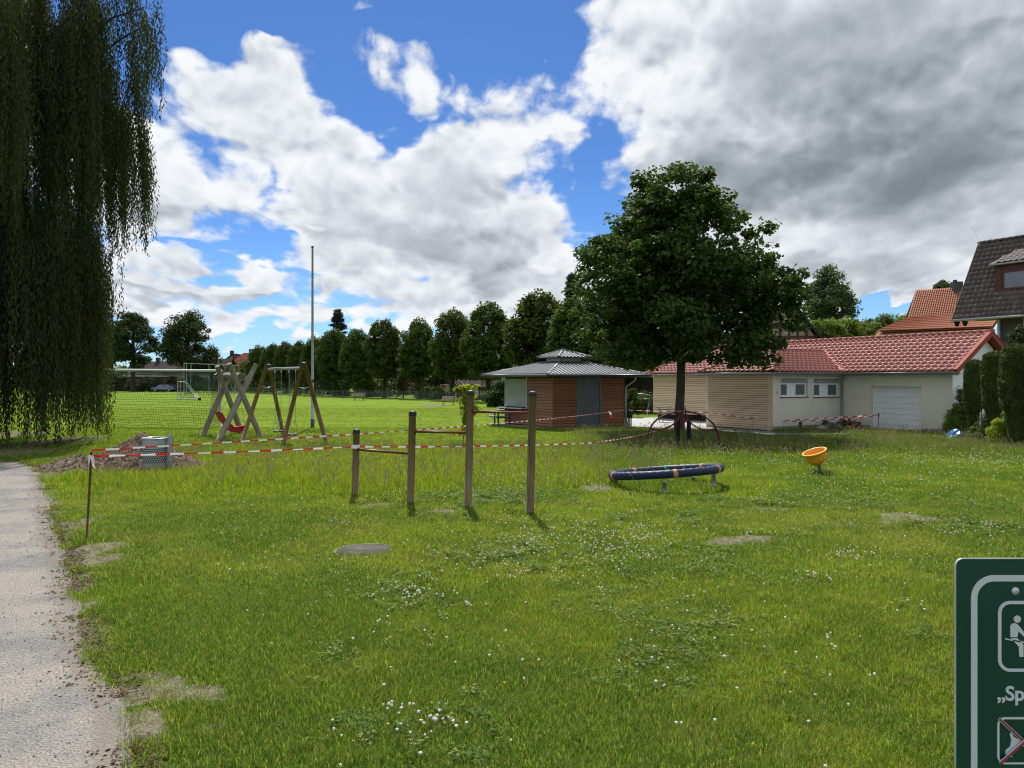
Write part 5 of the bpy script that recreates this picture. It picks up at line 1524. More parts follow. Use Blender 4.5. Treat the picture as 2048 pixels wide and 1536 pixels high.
gutter(vf, O_main + d * Lm, -nn); gutter(O_w, vf, d); gutter(O_w - d * 4.7, O_w, -nn); gutter(O_l, O_l + d * 4.9, -nn)
mb = MB(); c_ = P4 - nn * 0.07 + d * 0.09
mb.tube([vf + Vector((-.05, 0, -0.08)), vf + Vector((0, 0, -0.16)), Vector((c_.x, c_.y, EZ - .42)), Vector((c_.x, c_.y, GZ - .1))], 0.045, 10); mb.build('downpipe', M['zinc'], club)
# small things at the wall
g = G(1595, 860); g.z = GZ
t = thing('planter_box', 'narrow dark grey tapered bin leaning on the cream wall', 'bin', g)
mb = MB(); mb.add([(-.17, -.15, 0), (.17, -.15, 0), (.17, .15, 0), (-.17, .15, 0), (-.2, -.17, .47), (.14, -.17, .47), (.14, .17, .47), (-.2, .17, .47)], [(0, 3, 2, 1), (4, 5, 6, 7), (0, 1, 5, 4), (1, 2, 6, 5), (2, 3, 7, 6), (3, 0, 4, 7)])
mb.build('bin_body', M['dark_panel'], t, world=False)
mb = MB(); mb.box(-.215, .155, -.185, .185, .47, .51); mb.build('lid', M['plinth'], t, world=False)
def lump(name, label, cat, px, py, D, sx, sy, sz, m_, seed, n=3, group=None, sharp=0.35, rotz=0, peak=None):
    x = (px - 1024) / F * D; z = H(x, D) if py is None else EYE + (HOR - py) / F * D
    bm = bmesh.new(); bmesh.ops.create_icosphere(bm, subdivisions=n, radius=1)
    for v in bm.verts:
        c_ = v.co.normalized()
        nz = float(fbm(np.array(c_.x * 2 + seed), np.array(c_.y * 2 + c_.z * 1.7), 1.3, 4, seed, 0.6)) - 0.5
        r_ = 1 + sharp * 2 * nz
        v.co = Vector((c_.x * r_ * sx, c_.y * r_ * sy, max(-0.05, c_.z * r_ * sz)))
        if peak: v.co.z += max(0, c_.z) * peak * max(0, 1 - abs(c_.x + .1) * 1.6); v.co.x *= 1 - 0.25 * max(0, c_.z)
    me = bpy.data.meshes.new(name); bm.to_mesh(me); bm.free(); me.materials.append(m_)
    me.polygons.foreach_set('use_smooth', [seed % 2 == 0] * len(me.polygons))
    o = link(bpy.data.objects.new(name, me)); o.location = (x, D, z); o.rotation_euler.z = rotz
    tag(o, label, cat, group); return o
lump('rubble_sack', 'large black plastic sack slumped by the inner wall corner', 'sack', 1661, None, 34.4, 0.62, 0.36, 0.46, M['sack'], 2)
lump('rubble_sack', 'smaller black sack leaning to the right of the large one', 'sack', 1679, None, 34.1, 0.44, 0.30, 0.34, M['sack'], 4)
lump('rubble_sack', 'pale translucent plastic sack left of the black sacks', 'sack', 1644, None, 34.0, 0.28, 0.22, 0.24, M['sack_white'], 6)
lump('rubble_sack', 'crumpled white sack on top of the black sacks', 'sack', 1665, 847, 34.3, 0.22, 0.18, 0.2, M['sack_white'], 8)
r = random.Random(8); g0 = Vector(((1700 - 1024) / F * 34.0, 34.0, GZ))
t = thing('tile_rubble', 'heap of broken red brown roof tiles beside the black sacks', 'rubble heap', g0)
for i in range(34):
    s = r.uniform(.14, .32); x = r.gauss(0, .30); y = r.gauss(0, .16); z = max(0, 0.46 - abs(x) * .75 - abs(y) * .5) * r.uniform(.3, 1)
    mb = MB(); mb.box(-s, s, -s * .5, s * .5, -.012, .014, Euler((r.gauss(0, .35), r.gauss(0, .45), r.uniform(0, 6))).to_matrix().to_4x4())
    o = mb.build('broken_tile', M['rubble_red'], t, world=False); o.location = (x, y, z + .03)
lump('tarpaulin_bundle', 'crumpled bright blue tarpaulin bundle beside the thuja columns', 'tarpaulin', 1911, None, 29.0, 0.48, 0.34, 0.22, M['tarp'], 13, 3, None, 0.42, 0.2, 0.26)
for i, (px, D, s, lb) in enumerate(((1868, 30.2, .15, 'flat pale stone lying left of the blue tarpaulin'), (1884, 29.6, .16, 'larger pale stone touching the blue tarpaulin'), (1896, 29.0, .13, 'small pale stone in front of the blue tarpaulin'), (1876, 29.2, .12, 'thin broken paving piece in the grass before the stones'))):
    lump('stone', lb, 'stone', px, None, D, s, s * .7, .07, M['stone'], 21 + i * 2, 2)
# flat slab in the grass
g = G(1634, 894); mb = MB(); u_ = Vector((0.97, -0.24, 0)); v_ = Vector((0.25, 0.97, 0))
poly = [g - u_ * .95 - v_ * .25, g - u_ * .1 - v_ * .42, g + u_ * .9 - v_ * .10, g + u_ * .55 + v_ * .22, g - u_ * .8 + v_ * .28]
mb.prism([(p.x, p.y) for p in poly], -0.3, H(g.x, g.y) + 0.035)
tag(mb.build('concrete_slab', M['stone']), 'weathered pale concrete slab lying in the grass behind the orange bowl', 'slab')

# ---------------------------------------------------------------- kiosk with pagoda metal roof
C0 = Vector((1.92, 35.6, 0)); l_ = Vector((-0.58, 0.815, 0)).normalized(); r_ = Vector((0.924, 0.383, 0)).normalized()
C1 = C0 + l_ * 3.9; C3 = C0 + r_ * 3.9; C2 = C1 + C3 - C0; CC = (C0 + C2) / 2
hut = thing('kiosk', 'red brown timber kiosk with grey two tier corrugated metal roof and rolled down shutter', 'kiosk', (CC.x, CC.y, GZ))
WT = 2.22
def shell(A, B_):
    w = Wall(A, B_); mb = MB(); w.box(mb, 0.0, w.L, -0.1, -0.002, GZ - .2, WT + .1); return w, mb
wl = Wall(C1, C0); wr = Wall(C0, C3)
sh0, sh1 = wl.s_(1012), wl.s_(1053.5); shz0, shz1 = wl.z_(sh0, 812), wl.z_(sh0, 757)
dr0, dr1 = wr.s_(1157), wr.s_(1199); drz1 = wr.z_(dr0, 764)
mb = MB(); wl.box(mb, 0, wl.L, -0.1, -.002, GZ - .2, WT + .12); bk = mb.build('wall', M['dark_gap'], hut)
plank_set(bk, wl, 0.0, wl.L, GZ + 0.08, WT, 0.135, 'stain_wood', skip=[(sh0 - .06, sh1 + .06, shz0 - .06, WT + 1)])
mb = MB(); wl.box(mb, wl.L - .0, wl.L + .03, -.05, .03, GZ + .05, WT); wl.box(mb, -.03, 0, -.05, .03, GZ + .05, WT); mb.build('corner_board', M['stain_wood'], bk)
# shutter
mb = MB(); wl.box(mb, sh0 - .06, sh0, -.05, .045, shz0 - .05, shz1 + .1); wl.box(mb, sh1, sh1 + .06, -.05, .045, shz0 - .05, shz1 + .1); shf = mb.build('roller_shutter', M['shutter'], hut)
ns = 26
mb = MB(); mb.add([(0, 0, 0), (1, 0, 0), (1, .7, .2), (0, .7, .2), (0, 1, .55), (1, 1, .55), (1, .6, .9), (0, .6, .9), (0, 0, 1), (1, 0, 1)], [(0, 1, 2, 3), (3, 2, 5, 4), (4, 5, 6, 7), (7, 6, 9, 8)], None)
sme = mb.mesh('slat', M['shutter'])
for i in range(ns):
    p = (shz1 - shz0) / ns
    inst('slat', sme, shf, wl.M @ Matrix.Translation((sh0, 0.0, shz0 + i * p)) @ Matrix.Diagonal((sh1 - sh0, 0.03, p * .95, 1)))
mb = MB(); wl.box(mb, sh0 - .25, sh1 + .04, 0.02, .42, shz0 - .09, shz0 - .05); mb.build('counter', M['white_dirty'], hut)
mb = MB()
for a in (sh0 - .15, sh1 - .1): wl.box(mb, a, a + .05, .03, .32, shz0 - .15, shz0 - .091)
mb.build('counter_bracket', M['metal_trim'], hut)
# right side with door
mb = MB(); wr.holes(mb, 0, wr.L, GZ - .2, WT + .12, .1, [(dr0, dr1, GZ - .3, drz1)]); 
for i_ in range(len(mb.v)):
    pass
bk = mb.build('wall', M['dark_gap'], hut)
plank_set(bk, wr, 0.0, wr.L, GZ + 0.08, WT, 0.135, 'stain_wood', skip=[(dr0 - .09, dr1 + .09, GZ - 1, WT + 1)])
mb = MB(); wr.box(mb, wr.L, wr.L + .03, -.05, .03, GZ + .05, WT); wr.box(mb, .031, .07, .023, .03, GZ + .05, WT); mb.build('corner_board', M['stain_wood'], bk)
mb = MB()
wr.box(mb, dr0 - .09, dr0, -.06, .04, GZ + .03, WT); wr.box(mb, dr1, dr1 + .09, -.06, .04, GZ + .03, WT); wr.box(mb, dr0, dr1, -.06, .04, drz1, WT)
wr.box(mb, dr0, dr1, -.06, .02, GZ + .0, GZ + .04); dk = mb.build('door_frame', M['door_grey'], hut)
mb = MB(); wr.box(mb, dr0 + .006, dr1 - .006, -.05, -.02, GZ + .045, drz1 - .006); dmk = mb.build('door', M['door_grey'], hut)
nd = 9
for i in range(nd):
    w_ = (dr1 - dr0 - .16) / nd; a = dr0 + .08 + i * w_
    mb = MB(); wr.box(mb, a + .004, a + w_ - .004, -.02, -.006, GZ + .15, drz1 - .09); mb.build('door_board', M['door_grey'], dmk)
mb = MB(); wr.box(mb, dr0 + .008, dr0 + .078, -.02, .004, GZ + .05, drz1 - .01); wr.box(mb, dr1 - .078, dr1 - .008, -.02, .004, GZ + .05, drz1 - .01); wr.box(mb, dr0 + .08, dr1 - .08, -.02, .004, GZ + .05, GZ + .145); wr.box(mb, dr0 + .08, dr1 - .08, -.02, .004, drz1 - .085, drz1 - .01); mb.build('door_rail', M['door_grey'], dmk)
mb = MB(); wr.box(mb, dr1 - .06, dr1 - .03, .004, .012, GZ + .95, GZ + 1.15); q = wr.M @ Vector((dr1 - .045, .012, GZ + 1.07)); q2 = wr.M @ Vector((dr1 - .045, .06, GZ + 1.07)); q3 = wr.M @ Vector((dr1 - .15, .06, GZ + 1.07)); mb.tube([q, q2, q3], .01, 6); mb.build('door_handle', M['steel'], dmk)
for A, B_ in ((C3, C2), (C2, C1)):
    w = Wall(A, B_); mb = MB(); w.box(mb, .1, w.L - .1, -.1, 0, GZ - .2, WT + .12); mb.build('wall', M['stain_wood'], hut)
# base slab
mb = MB(); k = 1.10
sl = [CC + (c_ - CC) * k for c_ in (C0, C3, C2, C1)]; sl[0] = C0 + (C0 - CC) * .07; sl[3] = CC + (C1 - CC) * 1.34 ; sl[1] = C3 + (C3 - CC) * .02
mb.prism([(p.x, p.y) for p in sl], GZ - .3, GZ + .035); mb.build('base_slab', M['concrete'], hut)
# corrugated hip roofs
EZk, k_e = 2.36, 1.42
def tier(name, ke, ze, kt, zt, waves, parent, m_, hgt=0.032):
    cs = [CC + (c_ - CC) * ke for c_ in (C0, C3, C2, C1)]; ct = [CC + (c_ - CC) * kt for c_ in (C0, C3, C2, C1)]
    out = []
    for q in range(4):
        A, B_ = cs[q], cs[(q + 1) % 4]; At, Bt = ct[q], ct[(q + 1) % 4]
        L_ = (B_ - A).length; u_ = (B_ - A).normalized(); s0 = (At - A).dot(u_); s1 = (Bt - A).dot(u_)
        nw = int(L_ / waves); mb = MB(); xs = []
        for i in range(nw):
            for f_, hh in ((0.0, 0), (0.30, 0), (0.42, 1), (0.72, 1), (0.84, 0)): xs.append(((i + f_) / nw * L_, hh))
        xs.append((L_, 0)); vs = []; fs = []
        perp = (At + (u_ * 0)) 
        hv = (At - A) - u_ * s0; Hh = hv.length      # horizontal run vector at the foot of At
        for x, hh in xs:
            tt = 1.0
            if x < s0: tt = x / max(s0, 1e-4)
            elif x > s1: tt = (L_ - x) / max(L_ - s1, 1e-4)
            tt = max(0.0, min(1.0, tt))
            bse = A + u_ * x + Vector((0, 0, ze + hh * hgt)); tp = A + u_ * x + hv * tt + Vector((0, 0, ze + (zt - ze) * tt + hh * hgt))
            vs += [bse, tp]
        for i in range(len(xs) - 1): fs.append((2 * i, 2 * i + 2, 2 * i + 3, 2 * i + 1))
        m0 = len(vs); vs += [Vector(v) - Vector((0, 0, 0.006)) for v in vs]
        fs += [(m0 + b_, m0 + a, m0 + d_, m0 + c_) for a, b_, c_, d_ in fs]
        mb.add(vs, fs); o = mb.build(name, m_, parent); out.append(o)
    # flat backing and hips
    for q in range(4):
        a = cs[q] + Vector((0, 0, ze + .03)); b_ = ct[q] + Vector((0, 0, zt + .03))
        if kt < 0.01: b_ = CC + Vector((0, 0, zt + .03))
        mb = MB(); mb.tube([a, b_], .055, 8, flat=.6); mb.build('hip_cap', m_, out[q])
    return cs, out
zt = EZk + (k_e - .30) * 0.571
cs, ro = tier('roof_sheet', k_e, EZk, 0.30, zt, 0.205, hut, M['metal_roof'], 0.05)
cs2, ro2 = tier('lantern_roof_sheet', 0.455, 3.25, 0.0, 3.63, 0.18, hut, M['metal_roof'], 0.04)
mb = MB()
for q in range(4):
    a = CC + (cs[q] - CC) * (0.30 / k_e) * 0.96; b_ = CC + (cs[(q + 1) % 4] - CC) * (0.30 / k_e) * 0.96
    w = Wall(a, b_); w.box(mb, 0, w.L, -.03, 0, zt - .12, 3.25)
mb.build('lantern_wall', M['white_dirty'], hut)
mb = MB()
for q in range(4):
    for f_ in (0.02, 0.35, 0.65, .98):
        a = CC + (cs2[q].lerp(cs2[(q + 1) % 4], f_) - CC) * .97; b_ = CC + (a - CC) * .35
        mb.tube([a + Vector((0, 0, 3.20)), b_ + Vector((0, 0, 3.33))], .035, 4)
mb.build('lantern_rafter', M['metal_trim'], hut)
mb = MB()
for q in range(4):
    a = cs2[q]; b_ = cs2[(q + 1) % 4]; mb.tube([a + Vector((0, 0, 3.225)), b_ + Vector((0, 0, 3.225))], .028, 6)
mb.build('lantern_gutter', M['metal_trim'], hut)
for q in range(4):
    mb = MB(); a = CC + (cs[q] - CC) * 1.012; b_ = CC + (cs[(q + 1) % 4] - CC) * 1.012
    mb.tube([a + Vector((0, 0, EZk - .045)), b_ + Vector((0, 0, EZk - .045))], .06, 8); mb.build('gutter', M['metal_trim'], hut)
mb = MB()
mb.add([c_ + Vector((0, 0, EZk - .03)) for c_ in cs] + [CC + (c_ - CC) * .3 / k_e + Vector((0, 0, zt - .03)) for c_ in cs], [(0, 1, 5, 4), (1, 2, 6, 5), (2, 3, 7, 6), (3, 0, 4, 7), (4, 5, 6, 7)])
mb.build('roof_boarding', M['tar_wood'], hut)
mb = MB()
for q in range(4):
    A = cs[q]; B_ = cs[(q + 1) % 4]
    for i in range(9):
        f_ = (i + .5) / 9; a = CC + (A.lerp(B_, f_) - CC) * .975; b_ = CC + (a - CC) * .72
        sl_ = 0.571 * (k_e * .255)
        mb.tube([a + Vector((0, 0, EZk - .10)), b_ + Vector((0, 0, EZk - .10 + sl_ * .6))], .045, 4)
mb.build('rafter', M['stain_wood'], hut)
mb = MB(); e = cs[1] * 1.0; c_ = C3 + r_ * .05 + Vector((.05, -.05, 0))
mb.tube([e + Vector((-.75, -.28, EZk - .1)), e + Vector((-.75, -.26, EZk - .25)), Vector((c_.x + .25, c_.y, 1.95)), Vector((c_.x + .02, c_.y, 1.78)), Vector((c_.x, c_.y, 1.5)), Vector((c_.x, c_.y, GZ))], .042, 8); mb.build('downpipe', M['zinc'], hut)

# picnic bench to the left of the kiosk, mostly hidden by it
p = Wg(1003, 38.4)
t = thing('picnic_table', 'dark wooden picnic table peeking out behind the left kiosk wall', 'picnic table', p, 0.2)
for x0, x1, z in ((-.2, .5, .72), (-.62, -.3, .43)):
    for i in range(3):
        w_ = (x1 - x0) / 3; mb = MB(); mb.box(x0 + i * w_, x0 + (i + 1) * w_ - .01, -.8, .9, z, z + .04); mb.build('table_board' if z > .5 else 'bench_board', M['dark_panel'], t, world=False)
mb = MB()
for y in (-.5, .5): mb.box(-.35, .4, y, y + .06, .36, .42); mb.box(-.3, -.22, y, y + .06, -.1, .72); mb.box(.3, .38, y, y + .06, -.1, .72)
mb.build('leg', M['dark_panel'], t, world=False)
# dark pickets by the kiosk corner
g = G(1254, 853)
t = thing('picket_stack', 'bundle of short black pickets leaning at the right kiosk corner', 'pickets', g)
for i in range(6):
    mb = MB(); x = -.17 + i * .07; hgt = .75 - (.12 if i > 2 else 0) + .03 * (i % 2)
    mb.box(x, x + .05, -.02, .03, -.05, hgt); mb.build('picket', M['tar_wood'], t, world=False)
mb = MB(); mb.box(-.18, .25, .031, .06, .45, .53); mb.build('rail', M['tar_wood'], t, world=False)

# ---------------------------------------------------------------- bench builder
def bench(label, px, D, rot, W_=1.5, group='benches on the far side of the field'):
    p = Wg(px, D); t = thing('park_bench', label, 'bench', p, rot, group)
    me = MB().box(-W_ / 2, W_ / 2, 0, .07, 0, .035).mesh('slat', M['slat_wood'])
    for i in range(4):
        o = link(bpy.data.objects.new('seat_slat', me), t); o.location = (0, -.25 + i * .095, .43)
    for i in range(4):
        o = link(bpy.data.objects.new('back_slat', me), t); o.location = (0, .15 + i * .035, .50 + i * .09); o.rotation_euler = (math.radians(70), 0, 0)
    for x in (-W_ * .36, W_ * .36):
        mb = MB(); mb.tube([(x, -.34, 0), (x, -.24, .22), (x, 0, .30), (x, .2, .2), (x, .3, 0)], .022, 6); mb.tube([(x, -.25, .42), (x, .1, .42), (x, .28, .85)], .02, 6); mb.tube([(x, 0, .3), (x, 0, .42)], .02, 6)
        mb.build('side_frame', M['black_cap'], t, world=False)
bench('empty slatted park bench on the sandy patch beside the fence', 897, 67, math.radians(205), 1.35)
bench('farther slatted bench before the fence, left of the cone shaped conifer', 718, 84, math.radians(200), 1.3)
bench('slatted bench standing in front of the pale timber wall', 1339, 40.5, math.radians(150), 1.3, 'bench by the clubhouse')

# tubular frame, canopy, far fence
g = Wg(1287, 47)
t = thing('tube_frame', 'leaning bare steel tube frame between kiosk and timber wall', 'tube frame', g)
P_ = lambda x, y: W(x, y, 47)
mb = MB(); mb.tube([P_(1272, 832), P_(1275, 790), P_(1277, 787), P_(1298, 789.5), P_(1300, 792), P_(1294, 830)], .022, 6); mb.tube([P_(1274.5, 796), P_(1297.5, 798)], .02, 6); mb.build('tube', M['steel'], t)
p = Wg(1285, 54)
t = thing('carport', 'flat pale roofed shelter behind the gap between kiosk and clubhouse', 'shelter', p)
mb = MB(); z = EYE + 6 / F * 54
mb.box(p.x - 4.5, p.x + 3.5, 53, 57, z, z + .12); mb.build('roof', M['white_dirty'], t)
for x in (p.x - 4.3, p.x + 3.3):
    mb = MB(); mb.box(x, x + .12, 53.1, 53.22, -.3, z - .001); mb.build('post', M['tar_wood'], t)
mb = MB(); mb.box(p.x - 4.4, p.x + 3.4, 56.9, 57.0, -.3, z - .01); mb.build('back_wall', M['dark_panel'], t)

FP = [(9.6, 49.5), (3.0, 62), (-1.2, 75.5), (-12.5, 86), (-24.5, 97), (-34, 112), (-45.5, 128), (-62, 150)]
t = thing('mesh_fence', 'low grey green wire mesh fence along the far edge of the field', 'fence', (FP[0][0], FP[0][1], -.2))
pm = MB().box(-.03, .03, -.02, .02, -.1, 1.02).mesh('post', M['fence_green'])
wire = MB(); FH = .96
for (a, b_) in zip(FP[:-1], FP[1:]):
    A = Vector((a[0], a[1], 0)); B_ = Vector((b_[0], b_[1], 0)); L_ = (B_ - A).length; n = max(1, round(L_ / 2.5)); u_ = (B_ - A) / L_
    for i in range(n): p = A + u_ * L_ * i / n; inst('post', pm, t, Matrix.Translation((p.x, p.y, -.2)) @ Matrix.Rotation(math.atan2(u_.y, u_.x), 4, 'Z'))
    nrm_ = Vector((-u_.y, u_.x, 0)) * .004; th = .011 * (A.y / 60)
    for i in range(6):
        z = -.16 + i * FH / 5
        wire.add([A + Vector((0, 0, z)), B_ + Vector((0, 0, z)), B_ + Vector((0, 0, z + th * 1.4)), A + Vector((0, 0, z + th * 1.4))], [(0, 1, 2, 3)])
    nv = int(L_ / .12)
    for i in range(nv):
        p = A + u_ * (i + .5) * L_ / nv; w_ = u_ * th * .55
        wire.add([p - w_ + nrm_ + Vector((0, 0, -.16)), p + w_ + nrm_ + Vector((0, 0, -.16)), p + w_ + nrm_ + Vector((0, 0, FH - .14)), p - w_ + nrm_ + Vector((0, 0, FH - .14))], [(0, 1, 2, 3)])
wire.build('wire_mesh', M['fence_green'], t)
# kind of chain link behind the thujas
def chainlink(pts, z0, h_, pitch=.075):
    mb = MB()
    for (a, b_) in zip(pts[:-1], pts[1:]):
        A = Vector((a[0], a[1], 0)); B_ = Vector((b_[0], b_[1], 0)); L_ = (B_ - A).length; u_ = (B_ - A).normalized(); n = int(L_ / pitch); k = int(h_ / pitch)
        w_ = .0035
        for i in range(-k, n):
            for s in (1, -1):
                x0 = i * pitch if s == 1 else (i + k) * pitch; z_0 = 0; x1 = x0 + s * h_; z_1 = h_
                # clip
                def cl(x, z, xx, zz):
                    if x < 0: z += (0 - x) * (zz - z) / (xx - x); x = 0
                    if x > L_: z += (L_ - x) * (zz - z) / (xx - x); x = L_
                    return x, z
                if (x0 < 0 and x1 < 0) or (x0 > L_ and x1 > L_): continue
                a1 = cl(x0, z_0, x1, z_1); b1 = cl(x1, z_1, x0, z_0)
                p = A + u_ * a1[0] + Vector((0, 0, z0 + a1[1])); q = A + u_ * b1[0] + Vector((0, 0, z0 + b1[1]))
                mb.add([p - u_ * w_, p + u_ * w_, q + u_ * w_, q - u_ * w_], [(0, 1, 2, 3)])
    return mb
t = thing('chain_link_fence', 'dark chain link fence seen between the thuja columns at the right edge', 'fence', (17.2, 26.0, -.2))
cl_ = [(18.9, 30.2), (18.1, 27.5), (17.3, 25.0), (17.6, 22.5), (18.6, 20)]
chainlink(cl_, -.2, 1.15).build('wire_mesh', M['fence_green'], t)
for a in cl_:
    mb = MB(); mb.tube([(a[0], a[1], -.4), (a[0], a[1], 1.02)], .024, 8); mb.build('post', M['fence_green'], t)
for a, b_ in zip(cl_[:-1], cl_[1:]):
    mb = MB(); mb.tube([(a[0], a[1], .95), (b_[0], b_[1], .95)], .008, 5); mb.build('top_wire', M['fence_green'], t)

# ---------------------------------------------------------------- houses behind
def pane_window(parent, wall, s0, s1, z0, z1, fm, gm, fw=.07, mull=1, out=0.03, bars=0):
    mb = MB(); wall.box(mb, s0, s1, .0, out, z0, z0 + fw); wall.box(mb, s0, s1, .0, out, z1 - fw, z1); wall.box(mb, s0, s0 + fw, .0, out, z0 + fw, z1 - fw); wall.box(mb, s1 - fw, s1, .0, out, z0 + fw, z1 - fw)
    for i in range(1, mull): x = s0 + (s1 - s0) * i / mull; wall.box(mb, x - fw / 2, x + fw / 2, 0, out, z0 + fw, z1 - fw)
    w = mb.build('window', fm, parent)
    mb = MB(); wall.box(mb, s0 + fw * .5, s1 - fw * .5, .002, out * .5, z0 + fw * .5, z1 - fw * .5); mb.build('pane', gm, w)
    return w

# dark roofed house on the right
u_ = Vector((0.5, -0.866, 0)).normalized(); up_ = Vector((0.866, 0.5, 0)).normalized()
E0 = Vector((25.25, 43.0, 5.54)); run_ = 2.75; rise_ = 4.6 / 2.75; L_ = 9.0
hz = 0.0
hs2 = thing('dark_roofed_house', 'house with steep dark brown tiled roof and red framed dormer at the right edge', 'house', (28, 42, hz))
back_run = 4.5
mb = MB(); mb.slab(plane_pts(E0, u_, up_, rise_, [(0, 0), (L_, 0), (L_, run_), (0, run_)]), .10)
R0_ = E0 + up_ * run_ + Vector((0, 0, rise_ * run_)); mb.slab(plane_pts(R0_, u_, up_, -rise_, [(0, 0), (L_, 0), (L_, run_), (0, run_)]), .10)
rf = mb.build('roof', M['tile_dark'], hs2)
TD = TileRoof(rf, 0.30, 0.33, M['tile_dark'])
cd = 1 / math.sqrt(1 + rise_ ** 2)
wd = Wall((E0 + up_ * .0), (E0 + u_ * L_))
# dormer limits in (a along eave, h horizontal uphill)
def roof_ah(px, py):
    # intersect a view ray with the roof plane
    nrm_ = u_.cross(Vector((up_.x, up_.y, rise_))).normalized()
    ray = Vector(((px - 1024) / F, 1, (HOR - py) / F)); o = Vector((0, 0, EYE))
    tt = (E0 - o).dot(nrm_) / ray.dot(nrm_); p = o + ray * tt - E0
    return p.dot(u_), p.dot(up_)
da, dh = roof_ah(1990, 585)
TD.field(E0, u_, up_, rise_, L_, run_ / cd, lambda a, t_: 0 <= a < L_ - .1 and t_ * cd < run_ - .03 and not (a > da + .1 and dh + .1 < t_ * cd < dh + 1.0), off=.03)
TD.finish()
ridge_caps(rf, R0_ + u_ * L_ + Vector((0, 0, .05)), R0_ + Vector((0, 0, .05)), .13, M['tile_dark'])
mb = MB(); c4 = [E0 - u_ * .03 - Vector((0, 0, .18)), R0_ - u_ * .03 - Vector((0, 0, .18)), R0_ - u_ * .03 + Vector((0, 0, .06)), E0 - u_ * .03 + Vector((0, 0, .06))]
mb.add(c4 + [p - u_ * .03 for p in c4], [(0, 1, 2, 3), (7, 6, 5, 4), (0, 4, 5, 1), (1, 5, 6, 2), (2, 6, 7, 3), (3, 7, 4, 0)]); mb.build('verge_board', M['dark_panel'], rf)
mb = MB(); mb.tube([E0 - up_ * .08 + Vector((0, 0, -.04)), E0 - up_ * .08 + u_ * L_ + Vector((0, 0, -.04))], .07, 8); mb.build('gutter', M['zinc'], hs2)
ws0 = (E0 + up_ * 1.1 + u_ * 1.0); wdk = Wall(ws0, ws0 + u_ * 8)
mb = MB(); wdk.box(mb, .9, 8, -4.0, 0, -.3, 6.2); wdk.box(mb, 0, 8, -.02, 1.1, 5.45, 5.52)
hw = mb.build('wall', M['dark_panel'], hs2)
mb = MB()
for s in (.92, 2.25, 3.5): wdk.box(mb, s, s + .12, 0.001, .12, -.3, 5.45)
mb.build('porch_post', M['steel_paint'], hs2)
for s in (.1, .55):
    mb = MB(); q = wdk.M @ Vector((s - .85, 1.0, 0)); mb.add([q + Vector((-.14, 0, 5.44)), q + Vector((.14, 0, 5.44)), q + Vector((.05, 0, 5.16)), q + Vector((-.05, 0, 5.16)), q + Vector((-.14, .15, 5.44)), q + Vector((.14, .15, 5.44)), q + Vector((.05, .15, 5.16)), q + Vector((-.05, .15, 5.16))], [(0, 3, 2, 1), (4, 5, 6, 7), (0, 1, 5, 4), (1, 2, 6, 5), (2, 3, 7, 6), (3, 0, 4, 7)]); mb.build('bracket', M['tar_wood'], hs2)
# dormer: front wall stands in the plane at dh
DF = E0 + u_ * da + up_ * dh; DF.z = 0
wdm = Wall(DF, DF + u_ * 5)
z0_ = wdm.z_(0, 585) ; z1_ = wdm.z_(0, 532)
mb = MB(); wdm.box(mb, 0, 5, -1.6, 0, z0_ - .05, z1_); dm = mb.build('dormer', M['brown_wood'], hs2)
for i in range(7):
    zz = z0_ + .02 + i * (z1_ - z0_) / 7; mb = MB(); wdm.box(mb, .02, wdm.s_(2003), .001, .025, zz, zz + (z1_ - z0_) / 7 - .02); mb.build('cladding_board', M['brown_wood'], dm)
sA = wdm.s_(2005); sB = wdm.s_(2048)
mb = MB(); wz0 = wdm.z_(sA, 580); wz1 = wdm.z_(sA, 543)
wdm.box(mb, sA, sA + .09, 0, .06, wz0, wz1); wdm.box(mb, sA + .09, sB + .3, 0, .06, wz0, wz0 + .09); wdm.box(mb, sA + .09, sB + .3, 0, .06, wz1 - .09, wz1); wdm.box(mb, sB + .3, sB + .39, 0, .06, wz0, wz1); mb.build('window_frame', M['brown_wood'], dm)
mb = MB(); wdm.box(mb, sA + .08, sB + .31, .002, .02, wz0 + .08, wz1 - .08)
M['glass_sky'] = mat('reflecting_window_glass', (0.10, 0.13, 0.16), (0.07, 0.09, 0.11), 1.2, 0.04, 0.0, spec=1.0)
mb.build('pane', M['glass_sky'], dm)
mb = MB(); wdm.box(mb, -.15, 5, -.3, .32, z1_, z1_ + .1)
a0 = wdm.M @ Vector((-.15, .32, z1_ + .1)); a1 = wdm.M @ Vector((5, .32, z1_ + .1)); a2 = wdm.M @ Vector((5, -1.3, z1_ + .95)); a3 = wdm.M @ Vector((.55, -1.3, z1_ + .95)); a4 = wdm.M @ Vector((-.15, -.3, z1_ + .12))
mb.slab([a0, a1, a2, a3], .05); mb.add([a0, a3, a4], [(0, 1, 2)]); dr = mb.build('dormer_roof', M['tile_dark'], dm)
Tm = tile_mesh(.30, .33, M['tile_dark']); vv_ = (a3 - a0); vv_ = (vv_ - u_ * vv_.dot(u_)); vl = vv_.length; vv_.normalize(); ww_ = u_.cross(vv_); ww_ = ww_ if ww_.z > 0 else -ww_
mb = MB(); vs_ = [v.co.copy() for v in Tm.vertices]; fs_ = [tuple(p.vertices) for p in Tm.polygons]
for j in range(int(vl / .33)):
    for i in range(14):
        a = i * .3; b_ = j * .33
        if a > b_ * .42 and a < 4.8:
            p = a0 + u_ * a + vv_ * b_ + ww_ * .03; mb.add(vs_, fs_, Matrix(((u_.x, vv_.x, ww_.x, p.x), (u_.y, vv_.y, ww_.y, p.y), (u_.z, vv_.z, ww_.z, p.z), (0, 0, 0, 1))))
mb.build('dormer_tiles', M['tile_dark'], dm)
